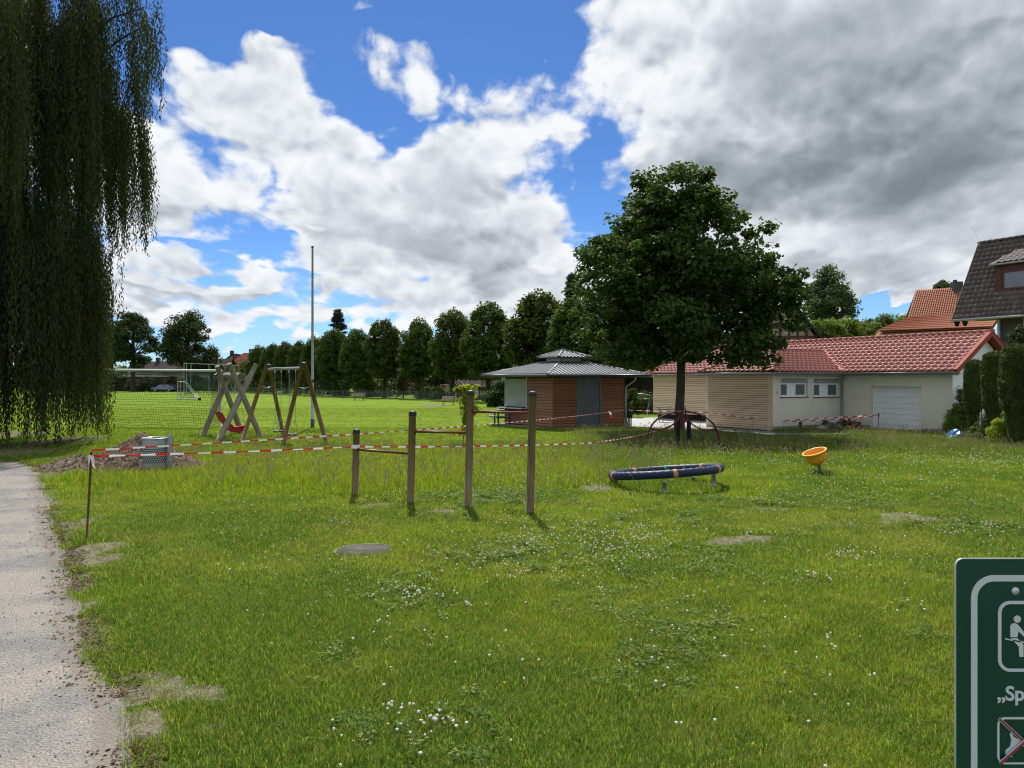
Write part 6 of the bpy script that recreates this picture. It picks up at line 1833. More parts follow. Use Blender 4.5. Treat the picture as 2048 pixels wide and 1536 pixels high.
mb = MB(); mb.tube([a0 + Vector((0, 0, -.07)), a1 + Vector((0, 0, -.07))], .06, 8); mb.build('dormer_gutter', M['zinc'], dm)
mb = MB(); p = R0_ + u_ * .1; mb.tube([p, p + Vector((-.5, 0, 1.0))], .006, 4); mb.build('aerial', M['steel'], rf)

# orange roofed house further back
def pitched(name, label, D0, rl, rr, el_, er_, kink, m_roof, m_wall, zwall, tw, stuff=True, cat='house'):
    pass
Dr, De = 76.0, 71.5
oh = thing('orange_roofed_house', 'beige house with bright orange tiled roof and grey chimney behind the clubhouse', 'house', (38, 72, H(38, 72)))
A = W(1832, 581, Dr); B_ = W(2010, 569, Dr - 3); C_ = W(1985, 653, De - 3.2); Dk = W(1816, 634, De + 2.3); E_ = W(1751, 662, De); E2 = W(1830, 660, De - .6)
dn = lambda p: p - Vector((0, 0, .12))
Dk2 = W(2006, 622, De - .5); mb = MB(); mb.add([dn(p_) for p_ in (A, B_, Dk2, Dk)], [(0, 3, 2, 1)]); mb.add([dn(p_) for p_ in (Dk, Dk2, C_, E_)], [(0, 3, 2, 1)]); mb.add([p_ - Vector((0, 0, .3)) for p_ in (Dk, Dk2, C_, E_)], [(0, 1, 2, 3)])
bkA = A + Vector((.5, 4.5, -4.4)); bkB = B_ + Vector((.5, 4.5, -4.4)); mb.add([A, B_, bkB, bkA], [(0, 1, 2, 3)])
orf = mb.build('roof', M['tile_orange'], oh)
# rows of small tiles over it as real relief
mb = MB()
def mesh_rows(P00, P10, P01, P11, nr, nc):
    """P00 eave left, P10 eave right, P01 ridge left, P11 ridge right"""
    for j in range(nr):
        for i in range(nc):
            def q(a, b_): return P00.lerp(P10, a).lerp(P01.lerp(P11, a), b_)
            a0_, a1_ = i / nc, (i + .94) / nc; b0_, b1_ = j / nr, (j + 1.1) / nr
            n_ = Vector((-.1, -.8, .75)); lo = .09; hi = .03
            am = a0_ + (a1_ - a0_) * .55
            v = [q(a0_, b0_) + n_ * hi, q(am, b0_) + n_ * lo, q(a1_, b0_) + n_ * hi, q(a0_, b1_) + n_ * (hi - .02), q(am, b1_) + n_ * (lo - .05), q(a1_, b1_) + n_ * (hi - .02)]
            mb.add(v + [q(a0_, b0_), q(am, b0_), q(a1_, b0_)], [(0, 1, 4, 3), (1, 2, 5, 4), (6, 7, 1, 0), (7, 8, 2, 1)])
Dk2 = W(2006, 622, De - .5)
mesh_rows(Dk, Dk2, A, B_, 15, 40); mesh_rows(E_, C_, Dk, Dk2, 8, 48)
tag(mb.build('roof_tiles', M['tile_orange'], orf), kind='stuff')
mb = MB(); c_ = W(1913, 575, Dr - 1.5); mb.box(c_.x - .42, c_.x + .42, c_.y - .4, c_.y + .4, c_.z - .8, c_.z + .55); mb.box(c_.x - .3, c_.x - .05, c_.y - .2, c_.y + .1, c_.z + .55, c_.z + .75); mb.build('chimney', M['dark_panel'], oh)
owl = Wall(W(1762, 0, De + .6), W(1990, 0, De - 2.6)); zl = lambda s: 0
mb = MB(); zt_ = EYE + (HOR - 661) / F * 71; owl.box(mb, 0, owl.L, -4, 0, 0, zt_); ow = mb.build('wall', M['far_cream'], oh)
for x0, x1 in ((1833, 1850), (1866, 1884), (1915, 1933), (1950, 1966)):
    a, b_ = owl.s_(x0), owl.s_(x1); pane_window(ow, owl, a, b_, zt_ - 1.3, zt_ - .15, M['white_dirty'], M['glass'], .1)
for i in range(14):
    a = owl.s_(1768 + i * 4); mb = MB(); owl.box(mb, a, a + .09, 0, .04, zt_ - 1.6, zt_ - .05); mb.build('wall_batten', M['far_cream'], ow)

# half timbered barn gable
p = W(1590, 600, 58)
bn = thing('timbered_barn', 'old half timbered barn gable with dark roof edge peeking out behind the maple', 'barn', (p.x, 60, H(p.x, 60)))
ax = W(1572, 590, 58); rb_ = W(1650, 685, 58); lb_ = W(1494, 685, 58)
mb = MB(); gz = 0.0
pts = [Vector((lb_.x + .3, 58.2, gz)), Vector((rb_.x - .3, 58.2, gz)), Vector((rb_.x - .3, 58.2, rb_.z)), Vector((ax.x, 58.2, ax.z - .25)), Vector((lb_.x + .3, 58.2, lb_.z))]
mb.add(pts + [q + Vector((3, 9, 0)) for q in pts], [(0, 1, 2, 3, 4), (9, 8, 7, 6, 5)] + [(i, 5 + i, 5 + (i + 1) % 5, (i + 1) % 5) for i in range(5)]); bw = mb.build('gable_wall', M['barn_wall'], bn)
for i in range(9):
    x = lb_.x + .5 + i * .68; mb = MB(); zt_b = ax.z - .3 - abs(x - ax.x) * (ax.z - rb_.z) / (rb_.x - ax.x)
    mb.box(x, x + .17, 58.12, 58.2, gz, zt_b); mb.build('timber_post', M['beam'], bw)
for k in range(6):
    z = rb_.z - .4 + k * .75; half = (ax.z - .3 - z) / ((ax.z - rb_.z) / (rb_.x - ax.x))
    if half > .3: half = min(half, rb_.x - ax.x - .35); mb = MB(); mb.box(ax.x - half, ax.x + half, 58.10, 58.198, z, z + .16); mb.build('timber_rail', M['beam'], bw)
for e in (rb_, lb_):
    mb = MB(); s = 1 if e is rb_ else -1
    e2 = Vector((e.x + s * .2, 57.7, e.z - .25)); a2 = Vector((ax.x, 57.7, ax.z)); mb.slab([a2, e2, e2 + Vector((3, 9.5, 0)), a2 + Vector((3, 9.5, 0))], .16); mb.build('roof', M['tile_far'], bn)

# houses at the far left end
def simple_house(name, label, x0, x1, ybase, ytop, yridge, D, mw, mr, dep=8, gable=False, cat='house', wins=(), lean=0.0, chim=None, ov=.4, rx=None):
    xa = (x0 - 1024) / F * D; xb = (x1 - 1024) / F * D; zb = -.6; zt_ = EYE + (HOR - ytop) / F * D; zr = EYE + (HOR - yridge) / F * D
    t = thing(name, label, cat, ((xa + xb) / 2, D, zb))
    mb = MB(); mb.box(xa, xb, D, D + dep, zb, zt_); w = None
    if gable:
        xm = (xa + xb) / 2 if rx is None else (rx - 1024) / F * D
        mb.add([(xa, D, zt_), (xb, D, zt_), (xm, D, zr - .15), (xa, D + dep, zt_), (xb, D + dep, zt_), (xm, D + dep, zr - .15)], [(0, 1, 2), (5, 4, 3)])
    w = mb.build('wall', mw, t); mb = MB()
    if gable:
        k = ov
        sl1 = (zr - zt_) / (xm - xa); sl2 = (zr - zt_) / (xb - xm)
        mb.slab([(xm, D - k, zr), (xa - k, D - k, zt_ - sl1 * k), (xa - k, D + dep, zt_ - sl1 * k), (xm, D + dep, zr)], .18)
        mb.slab([(xm, D - k, zr), (xb + k, D - k, zt_ - sl2 * k), (xb + k, D + dep, zt_ - sl2 * k), (xm, D + dep, zr)], .18)
    else:
        k = ov; ym = D + dep / 2; s = (zr - zt_) / (dep / 2)
        mb.slab([(xa - k, D - k, zt_ - s * k), (xb + k, D - k, zt_ - s * k), (xb + k - lean, ym, zr), (xa - k + lean, ym, zr)], .18)
        mb.slab([(xa - k + lean, ym, zr), (xb + k - lean, ym, zr), (xb + k, D + dep + k, zt_ - s * k), (xa - k, D + dep + k, zt_ - s * k)], .18)
        if not lean: mb.add([(xa, D, zt_), (xa, D + dep, zt_), (xa, ym, zr - .1), (xb, D, zt_), (xb, D + dep, zt_), (xb, ym, zr - .1)], [(0, 2, 1), (3, 4, 5)])
    r_ = mb.build('roof', mr, t)
    if chim:
        cx = (chim - 1024) / F * D; mb = MB(); mb.box(cx - .4, cx + .4, D + dep * .4, D + dep * .4 + .8, zr - 1.5, zr + .9); mb.build('chimney', M['dark_panel'], r_)
    wl_ = Wall((xa, D), (xb, D))
    for (a, b_, c_, d_) in wins:
        s0_ = wl_.s_(a); s1_ = wl_.s_(b_); pane_window(w, wl_, s0_, s1_, EYE + (HOR - d_) / F * D, EYE + (HOR - c_) / F * D, M['white_dirty'], M['glass'], .12)
    return t
simple_house('house', 'white two storey house with long dark roof behind the left field end', 271, 366, 782, 741, 722, 172, M['far_white'], M['tile_far'], 9, wins=((276, 283, 744, 752), (316, 323, 742, 757), (326, 331, 744, 755)), chim=300)
simple_house('house', 'cream house with low brown roof right of the white house', 326, 366, 782, 742, 733, 166, M['far_cream'], M['tile_far'], 8, wins=((350, 358, 764, 770), (332, 340, 748, 753)))
simple_house('garage_block', 'low brown timber garage row with flat roof at the far left', 228, 326, 782, 754, 752, 160, M['far_brown'], M['tile_far'], 6, cat='garages', wins=())
simple_house('house', 'dark half timbered white house behind the ball catch net', 398, 446, 782, 742, 716, 168, M['far_white'], M['tile_far'], 10, wins=((402, 409, 747, 754), (414, 421, 747, 754), (428, 435, 747, 754), (428, 436, 762, 770)))
simple_house('house', 'house with brown roof and chimney left of the red roofed house', 430, 474, 782, 734, 707, 190, M['far_cream'], M['tile_far'], 10, gable=True, chim=451, rx=466)
simple_house('house', 'house with large dull red roof above the far trees', 452, 520, 782, 734, 704, 180, M['far_cream'], M['tile_far_red'], 12, chim=487, lean=2.5)
simple_house('house', 'small dark blue roofed house seen under the left tree', 255, 276, 782, 740, 724, 185, M['far_white'], M['tile_far'], 8, gable=True)
# dark red house, apartment block and shed behind the lime row
simple_house('house', 'dark red brown house behind the lime trunks with one small pale window', 792, 884, 790, 738, 690, 118, M['far_red'], M['tile_far'], 12, wins=((815, 822, 744, 754), (828, 832, 743, 748)))
ab = simple_house('apartment_block', 'white apartment block with brown balconies half hidden by lime crowns', 955, 1068, 792, 690, 676, 112, M['far_white'], M['tile_far'], 14, cat='apartment block', wins=((966, 973, 737, 746), (980, 986, 739, 748), (998, 1004, 722, 733)))
for px0, px1, py in ((1008, 1040, 724), (1044, 1068, 724)):
    a = W(px0, py, 111.2); b_ = W(px1, py, 111.2); mb = MB(); mb.box(a.x, b_.x, 110.6, 111.9, a.z, a.z + .15)
    for i in range(4): mb.box(a.x, b_.x, 110.6, 110.64, a.z + .25 + i * .22, a.z + .40 + i * .22)
    mb.build('balcony', M['far_brown'], ab)
sh = simple_house('garden_shed', 'small brown timber garden shed with dark roof behind the fence', 913, 982, 792, 772, 761, 88, M['far_brown'], M['tile_far'], 4, cat='shed', wins=((951, 957, 782, 790),))
a = W(912, 774, 87.8); m_ = W(917, 760.5, 87.8); b_ = W(930, 772, 87.8)
mb = MB(); mb.tube([a, m_, b_], .09, 4); mb.build('gable_board', M['slat_wood'], sh)
# garden bits behind the fence
def boxthing(name, label, cat, px, py0, py1, w, D, m_, parts=None):
    c_ = W(px, (py0 + py1) / 2, D); z0 = EYE + (HOR - py1) / F * D; z1 = EYE + (HOR - py0) / F * D
    t = thing(name, label, cat, (c_.x, D, z0)); return t, c_, z0, z1
t, c_, z0, z1 = boxthing('window_frame_stack', 'old white window frame leaning on the garden shed', 'window frame', 967, 780, 792, .8, 86, None)
for px0, px1, py0, py1 in ((949, 957, 780, 792), (960, 972, 783, 792)):
    a = W(px0, py1, 86); b_ = W(px1, py0, 86); mb = MB(); f_ = .07
    mb.box(a.x, b_.x, 86, 86.06, a.z, a.z + f_); mb.box(a.x, b_.x, 86, 86.06, b_.z - f_, b_.z); mb.box(a.x, a.x + f_, 86, 86.06, a.z + f_, b_.z - f_); mb.box(b_.x - f_, b_.x, 86, 86.06, a.z + f_, b_.z - f_); mb.box(a.x + f_, b_.x - f_, 86.02, 86.03, a.z + f_, b_.z - f_); mb.build('leaning_frame', M['white_dirty'], t)
t = thing('washing_line_stand_in', 'washing line with one red and one pale shirt, standing in for two small figures behind the fence', 'washing line', W(889, 790, 92))  # hung shirts stand in for two small figures behind the fence
for px in (881, 899):
    mb = MB(); a = W(px, 792, 92); mb.tube([Vector((a.x, 92, -.2)), W(px, 768, 92)], .03, 6); mb.build('line_post', M['white_dirty'], t)
mb = MB(); mb.tube([W(881, 769, 92), W(899, 769, 92)], .01, 4); mb.build('line', M['white_dirty'], t)
for px, m_ in ((888, 'red_plastic'), (894.5, 'sack_white')):
    mb = MB(); x = W(px, 0, 92).x; zt_ = W(px, 769.5, 92).z; zb_ = W(px, 782, 92).z
    mb.prism([(x - .2, 92), (x - .19, 92.03), (x + .19, 92.03), (x + .2, 92)], zb_, zt_); mb.prism([(x - .34, 92.005), (x - .34, 92.025), (x + .34, 92.025), (x + .34, 92.005)], zt_ - .28, zt_ - .01); mb.build('shirt', M[m_], t)
# wooden pole before the red house
a = Wg(793, 100); mb = MB(); mb.tube([(a.x, 100, -.3), (a.x, 100, W(0, 720, 100).z)], .11, 8)
t = thing('timber_pole', 'plain pale timber pole rising before the dark red house', 'pole', (a.x, 100, -.2)); mb.build('pole', M['slat_wood'], t)

# parked cars far left
def car(label, px, D, rot, m_, L_=4.2, Hh=1.45):
    p = Wg(px, D); t = thing('parked_car', label, 'car', p, rot, 'cars parked by the far houses')
    W2 = .86; prof = [(-L_ / 2, .35), (-L_ / 2 + .05, .75), (-L_ / 2 + .9, .92), (-L_ / 2 + 1.45, Hh - .08), (-L_ / 2 + 2.0, Hh), (L_ / 2 - 1.1, Hh - .03), (L_ / 2 - .35, .98), (L_ / 2, .88), (L_ / 2, .35)]
    mb = MB(); n = len(prof)
    ins = lambda z: W2 - max(0, z - .85) * .35
    vs = [(x, -ins(z), z) for x, z in prof] + [(x, ins(z), z) for x, z in prof]
    mb.add(vs, [tuple(range(n)), tuple(reversed(range(n, 2 * n)))] + [(i, n + i, n + (i + 1) % n, (i + 1) % n) for i in range(n)]); mb.build('body', m_, t, world=False)
    for s in (-1, 1):
        mb = MB(); y = s * (W2 - .17)
        mb.box(-L_ / 2 + 1.35, L_ / 2 - 1.2, y - .03 if s > 0 else y - .02, y + .02 if s > 0 else y + .03, .93, Hh - .12); mb.build('side_window', M['glass'], t, world=False)
    for x in (-L_ / 2 + .8, L_ / 2 - .8):
        for s in (-1, 1):
            mb = MB(); mb.tube([(x, s * .72, .31), (x, s * .9, .31)], .31, 16); w = mb.build('wheel', M['black'], t, world=False)
            mb = MB(); mb.tube([(x, s * .9, .31), (x, s * .91, .31)], .18, 12); mb.build('rim', M['alu'], w, world=False)
    for s in (-1, 1): mb = MB(); mb.box(-L_ / 2 - .01, -L_ / 2 + .1, s * .62 - .15, s * .62 + .15, .6, .74); mb.build('headlight', M['alu'], t, world=False)
car('blue grey parked car seen through the goal net', 327, 150, .1, M['car_paint'])
car('dark parked car to the right of the blue grey one', 346, 152, .0, M['car_dark'])

# ---------------------------------------------------------------- football goal (seen from behind) with net
gl = thing('football_goal', 'large football goal with white crossbar and dark net, seen from behind', 'football goal', W(440, 845, 36.5))
gl.location.z = -.2
RP = W(441, 0, 37.0); LPp = Vector((RP.x - 7.25, 38.6, 0)); ztop = 2.56
Rt = Vector((RP.x, RP.y, ztop)); Lt = Vector((LPp.x, LPp.y, ztop + .06))
mb = MB(); mb.tube([Rt + Vector((.06, 0, 0)), Lt - Vector((.06, 0, 0))], .06, 12); mb.build('crossbar', M['white'], gl)
for q in (Rt, Lt): mb = MB(); mb.tube([Vector((q.x, q.y, -.3)), q], .06, 12); mb.build('post', M['white_dirty'], gl)
bv_ = Vector((.1, -1.0, 0)).normalized()
for q in (Rt, Lt): mb = MB(); mb.tube([q, q + bv_ * 1.0 + Vector((0, 0, -.22))], .02, 6); mb.build('net_arm', M['steel'], gl)
Ru = Rt + bv_ * 1.0 + Vector((0, 0, -.22)); Lu = Lt + bv_ * 1.0 + Vector((0, 0, -.22)); Rb_ = Vector((Rt.x, Rt.y, 0)) + bv_ * 2.1 + Vector((0, 0, -.16)); Lb = Vector((Lt.x, Lt.y, 0)) + bv_ * 2.1 + Vector((0, 0, -.16))
mb = MB(); mb.tube([Ru, Lu], .016, 6); mb.build('net_cord', M['net'], gl)
def netting(P00, P10, P11, P01, pitch, w_, sag=0.0, outv=None):
    """grid of cords on the patch P00-P10 (bottom) P01-P11 (top)"""
    mb = MB(); L1 = (P10 - P00).length; L2 = (P01 - P00).length; n = int(L1 / pitch); m_ = int(L2 / pitch)
    outv = outv or Vector((0, 0, 0))
    def q(a, b_): return P00.lerp(P10, a).lerp(P01.lerp(P11, a), b_) + outv * sag * math.sin(PI * b_) * (0.7 + .3 * math.sin(a * 9)) + Vector((0, 0, 1)) * .03 * math.sin(a * 23 + b_ * 5) * (1 - b_)
    seg = max(2, m_ // 4)
    for i in range(n + 1):
        a = i / n; prev = None
        for j in range(seg + 1):
            p = q(a, j / seg)
            if prev is not None:
                dd_ = (p - prev).normalized(); s = dd_.cross(Vector((0, 1, 0)) if abs(dd_.y) < .8 else Vector((1, 0, 0))).normalized() * w_
                mb.add([prev - s, prev + s, p + s, p - s], [(0, 1, 2, 3)])
            prev = p
    sg = max(2, n // 3)
    for j in range(m_ + 1):
        b_ = j / m_; prev = None
        for i in range(sg + 1):
            p = q(i / sg, b_)
            if prev is not None:
                s = Vector((0, 0, w_)); mb.add([prev - s, prev + s, p + s, p - s], [(0, 1, 2, 3)])
            prev = p
    return mb
netting(Lb, Rb_, Ru, Lu, .13, .0052, .18, bv_).build('back_net', M['net'], gl)
netting(Lu, Ru, Rt, Lt, .13, .0052).build('top_net', M['net'], gl)
netting(Rb_, Vector((Rt.x, Rt.y, -.16)), Rt, Ru, .13, .0052).build('side_net', M['net'], gl)
netting(Lb, Vector((Lt.x, Lt.y, -.16)), Lt, Lu, .13, .0052).build('side_net', M['net'], gl)

# small movable goal with wheels, and the tall ball catch frame
sg_ = thing('youth_goal', 'small movable white goal with black wheel on the far field', 'goal', Wg(375, 79))
P_ = lambda x, y, D=79: W(x, y, D)
for pts in ([P_(355.5, 763.5), P_(355.5, 799)], [P_(361, 764, 80.5), P_(361, 800, 80.5)], [P_(373, 764), P_(399, 798)], [P_(369, 764, 81), P_(393, 797, 81)]):
    mb = MB(); mb.tube(pts, .055, 8); mb.build('post', M['steel_paint'], sg_)
mb = MB(); mb.tube([P_(355.5, 763.5), P_(373, 764)], .05, 8); mb.tube([P_(361, 764, 80.5), P_(369, 764, 81)], .04, 6); mb.tube([P_(355.5, 763.5), P_(361, 764, 80.5)], .04, 6); mb.build('crossbar', M['steel_paint'], sg_)
mb = MB(); mb.tube([P_(355.5, 799), P_(399, 798)], .05, 8); mb.build('ground_bar', M['steel_paint'], sg_)
mb = MB(); c_ = P_(399.5, 798); mb.tube([c_ + Vector((0, -.12, 0)), c_ + Vector((0, .02, 0))], .17, 14); mb.build('wheel', M['black'], sg_)
netting(P_(361, 799, 80), P_(392, 797, 80), P_(368, 765, 80), P_(361, 765, 80), .16, .008).build('net', M['net_green'], sg_)
bc = thing('ball_catch_net', 'tall goal frame with green net standing at the far end of the field', 'ball net', Wg(440, 112))
for x, y0, y1, D in ((368, 726, 788, 112), (373, 726, 780, 116), (382, 728, 782, 115), (418, 728.5, 784, 113), (437, 723, 790, 110), (470, 731, 786, 111), (478, 731, 786, 110)):
    a = W(x, y0, D); mb = MB(); mb.tube([Vector((a.x, D, -.3)), a], .055, 8); mb.build('post', M['steel_paint'], bc)
for a, b_ in ((W(368, 726, 112), W(375, 727, 115)), (W(373, 727, 116), W(437, 729, 110)), (W(437, 729, 110), W(478, 731, 110))):
    mb = MB(); mb.tube([a, b_], .04, 6); mb.build('top_rail', M['steel_paint'], bc)
netting(W(369, 787, 111), W(437, 789, 110), W(437, 741, 110), W(369, 741, 111), .22, .022).build('net', M['net_green'], bc)
netting(W(438, 789, 110), W(475, 787, 110), W(475, 745, 110), W(438, 741, 110), .22, .022).build('net', M['net_green'], bc)

# ================================================================== TREES
# weeping willow on the left: strands of narrow leaves hanging from arching limbs
def willow():
    base = Vector((-20.0, 27.0, H(-20, 27)))
    t = thing('willow_tree', 'huge weeping willow with long hanging curtains of leaves at the left edge', 'willow', base)
    r = np.random.default_rng(5)
    SX = []; SY = []; SZ = []; SL = []; SB = []
    def tier(n, ra, rb, za, zb, tipa, tipb, th0=-PI, th1=PI, ex=1.0, seedb=0):
        th = r.uniform(th0, th1, n); q = r.uniform(0, 1, n) ** 0.6
        lob = 1 + 0.10 * np.sin(th * 5 + 1 + seedb) + 0.06 * np.sin(th * 11 + seedb)
        R = (ra + (rb - ra) * q) * lob
        z = zb - (zb - za) * q ** 1.5 + r.normal(0, .35, n)
        tip = tipa + (tipb - tipa) * (fbm(th * 6 + seedb, q * 2, 1.0, 3, 8 + seedb)) + r.normal(0, .30, n)
        L = np.clip(z - tip, 0.8, 9.5)
        SX.extend(R * np.cos(th)); SY.extend(R * np.sin(th) * .9); SZ.extend(z); SL.extend(L); SB.extend((0.5 + .5 * np.sin(th * 13 + q * 9 + seedb)))
    tier(165, 1.0, 4.7, 6.6, 9.4, 0.2, 1.6, seedb=1)           # lower skirt
    tier(60, 4.1, 4.85, 6.6, 8.6, 0.3, 1.4, -PI * .8, PI * .35, seedb=2)
    tier(160, 1.5, 5.4, 11.5, 17.5, 6.3, 9.3, seedb=3)               # upper dome
    tier(60, 4.7, 5.65, 11.8, 15.5, 7.2, 9.2, -PI * .8, PI * .35, seedb=4)
    tier(75, 3.6, 6.2, 14.8, 18.6, 10.6, 14.0, seedb=5)
    # every sample becomes a hanging bunch of strands, so curtains part and close
    q = [np.repeat(np.array(a_), 10) for a_ in (SX, SY, SZ, SL, SB)]; n_ = len(q[0])
    SX = q[0] + r.normal(0, .17, n_); SY = q[1] + r.normal(0, .17, n_); SZ = q[2] + r.normal(0, .25, n_); SL = np.clip(q[3] * r.uniform(.42, 1.08, n_), .5, 10.5); SB = q[4]
    SX, SY, SZ, SL, SB = map(np.array, (SX, SY, SZ, SL, SB))
    keep = (SY < 4.5)
    SX, SY, SZ, SL, SB = SX[keep], SY[keep], SZ[keep], SL[keep], SB[keep]
    P_ = []; Nn = []; vv = []
    sp = 0.042
    for x, y, z, L, b_ in zip(SX, SY, SZ, SL, SB):
        n = int(L / sp); s = np.linspace(0, 1, n)
        a = r.uniform(0, 2 * PI); sway = 0.10 * L * 0.5
        px_ = x + sway * .35 * np.sin(s * 2.2 + a) * s + (x / (abs(x) + 3)) * .3 * np.sin(s * PI * .5); py2 = y + sway * .35 * np.cos(s * 1.7 + a) * s
        jit = 0.07 * (1 - .35 * s)
        P_.append(np.stack([px_ + r.normal(0, 1, n) * jit, py2 + r.normal(0, 1, n) * jit, z - L * s], 1))
        Nn.append(r.normal(size=(n, 3)) + np.array([0, -.5, 0.1])); vv.append(np.clip(b_ * .45 + r.uniform(0, .45, n) + 0.15 * s, 0, 1))
    P_ = np.concatenate(P_); Nn = np.concatenate(Nn); vv = np.concatenate(vv); n = len(P_)
    # leaf quads hang downward
    Nn /= np.linalg.norm(Nn, axis=1, keepdims=True)
    dn_ = np.array([0, 0, -1.0]) + r.normal(size=(n, 3)) * 0.33; dn_ /= np.linalg.norm(dn_, axis=1, keepdims=True)
    sd_ = np.cross(dn_, Nn); sd_ /= np.maximum(np.linalg.norm(sd_, axis=1, keepdims=True), 1e-5)
    s = 0.16 * r.uniform(.7, 1.3, (n, 1)); w_ = 0.044
    V = np.stack([P_, P_ + dn_ * s * .45 + sd_ * w_ * .5, P_ + dn_ * s, P_ + dn_ * s * .45 - sd_ * w_ * .5], 1).reshape(-1, 3)
    Q = np.arange(4 * n).reshape(n, 4)
    link(bpy.data.objects.new('foliage', np_mesh('foliage', V, Q, M['leaf_willow'], {'v': np.repeat(vv, 4)})), t)
    mb = MB(); mb.tube([(0, 0, -.3), (.1, .1, 1.5), (0, .1, 4), (.3, 0, 8), (.2, .2, 13), (.1, 0, 17)], [.75, .55, .5, .38, .2, .06], 14)
    rr = random.Random(3)
    for i in range(44):
        k = rr.randrange(len(SX)); e = Vector((SX[k], SY[k], SZ[k] + .1)); z0 = min(max(3.0, e.z * .55), 11)
        mb.tube(limb_pts((.1, .1, z0), e, i, .16), [.16, .13, .10, .075, .055, .035, .015], 6)
    mb.build('trunk', M['bark_dark'], t, world=False)
willow()

# maple in front of the clubhouse
g = Vector(((1360 - 1024) / F * 32.0, 32.0, -.2))
mp = [(3.15, 2.8, 3.5), (3.5, 3.8, 4.3), (4.2, 4.5, 4.8), (5.1, 4.8, 5.15), (6.4, 4.6, 5.05), (7.2, 4.55, 4.8), (8.1, 4.2, 3.9), (8.9, 3.5, 2.6), (9.8, 3.0, 2.8), (10.6, 2.2, 2.3), (11.0, 1.2, 1.6)]
tree('maple_tree', 'large dark green maple with round dense crown before the clubhouse', 'maple', g, mp, 0, 62, 0.50, 0.17, M['leaf_maple'], 17, lobes=(118, 1.2, 11, .42), drp=.1, trunk=.20, limbs=60, fork=3.0, asp=.95, up=.55, shell=.25, flatten=.62)

# pollarded limes behind the fence
def lime_base(seed, k=150, per=150):
    q1, q2 = [(1.0, .9), (.92, 1.0), (1.04, .96), (.97, .85)][seed % 4]
    prof = [(0.31, .6, .6), (.40, .95 * q2, .95 * q2), (.55, 1.05 * q1, 1.05), (.72, 1.0, 1.0 * q2), (.84, .88 * q2, .84 * q1), (.93, .62, .62 * q2), (.985, .34, .30)]
    C, R = crown_centres([(z * 10, a * 3.05, b_ * 3.05) for z, a, b_ in prof], k, seed, .78, .5, .85)
    V, Q, v = clump_leaves(C, R, per, .27, seed, .35, .8, .35, droop=.5)
    rr = np.random.default_rng(seed)   # ivy and side shoots on the trunk
    n = 500; z = rr.uniform(.1, 4.2, n); a = rr.uniform(0, 2 * PI, n); w_ = .32 + .12 * rr.normal(size=n) + .18 * (seed % 3)
    V2, Q2, v2 = leaves(np.stack([w_ * np.cos(a), w_ * np.sin(a), z], 1), np.stack([np.cos(a), np.sin(a), .3 + 0 * a], 1) + rr.normal(size=(n, 3)) * .4, .2, .7, None, seed)
    if seed % 3: Q = np.concatenate([Q, Q2 + len(V)]); V = np.concatenate([V, V2]); v = np.concatenate([v, v2])
    me = np_mesh('crown', V, Q, M['leaf_lime'], {'v': v})
    mb = MB(); mb.tube([(0, 0, -.4), (.05, 0, 1.5), (0, .05, 3.2), (.1, 0, 5.0), (0, 0, 8.5)], [.34, .26, .23, .18, .05], 10)
    for i in range(12):
        c_ = C[(i * 7) % len(C)]; mb.tube(limb_pts((0, 0, 2.9 + .15 * (i % 5)), c_, seed + i, .05), [.13, .12, .1, .085, .07, .05, .02], 6)
    return me, mb.mesh('trunk', M['bark_dark'])
LB = [lime_base(s) for s in (31, 32, 34, 35)]
LIMES = [  # px of the trunk, distance, px of the top, px crown width, label
    (1082, 66, 578, 132, 'largest pollarded lime, its wide round crown rising behind the kiosk roof'),
    (976, 79, 603, 100, 'pollarded lime with steep crown just left of the kiosk roof tip'),
    (906, 86, 617, 84, 'pollarded lime with clear curved bare trunk behind the sandy bench'),
    (838, 92, 636, 78, 'pollarded lime with square shoulders in front of the dark red house'),
    (769, 97, 635, 72, 'pollarded lime with narrow dome left of the timber pole'),
    (714, 102, 657, 62, 'pollarded lime directly behind the farther bench'),
    (668, 107, 657, 64, 'yellowish lit pollarded lime under the dark spruce top'),
    (628, 113, 672, 52, 'pollarded lime partly hidden by the flagpole'),
    (599, 119, 680, 46, 'pollarded lime just left of the flagpole above the swing top'),
    (572, 125, 682, 42, 'pollarded lime above the middle of the swing crossbar'),
    (546, 131, 686, 42, 'pollarded lime above the left swing legs'),
    (517, 138, 690, 46, 'last and farthest pollarded lime of the row beside the red roof'),
    (1150, 62, 590, 110, 'pollarded lime mostly hidden behind the left side of the maple'),
    (1236, 58, 640, 110, 'dark pollarded lime in the shade behind the maple and kiosk'),
]
for i, (px, D, pt, wd_, lb) in enumerate(LIMES):
    x = (px - 1024) / F * D; z0 = -.25; hh = EYE + (HOR - pt) / F * D - z0; rr_ = wd_ / 2 / F * D
    t = thing('lime_tree', lb, 'lime tree', (x, D, z0), i * 1.3, 'pollarded lime trees in a row behind the fence')
    t.scale = (rr_ / 2.62, rr_ / 2.62, hh / 10.3)
    me, tm = LB[i % 4]
    link(bpy.data.objects.new('crown', me), t); link(bpy.data.objects.new('trunk', tm), t)

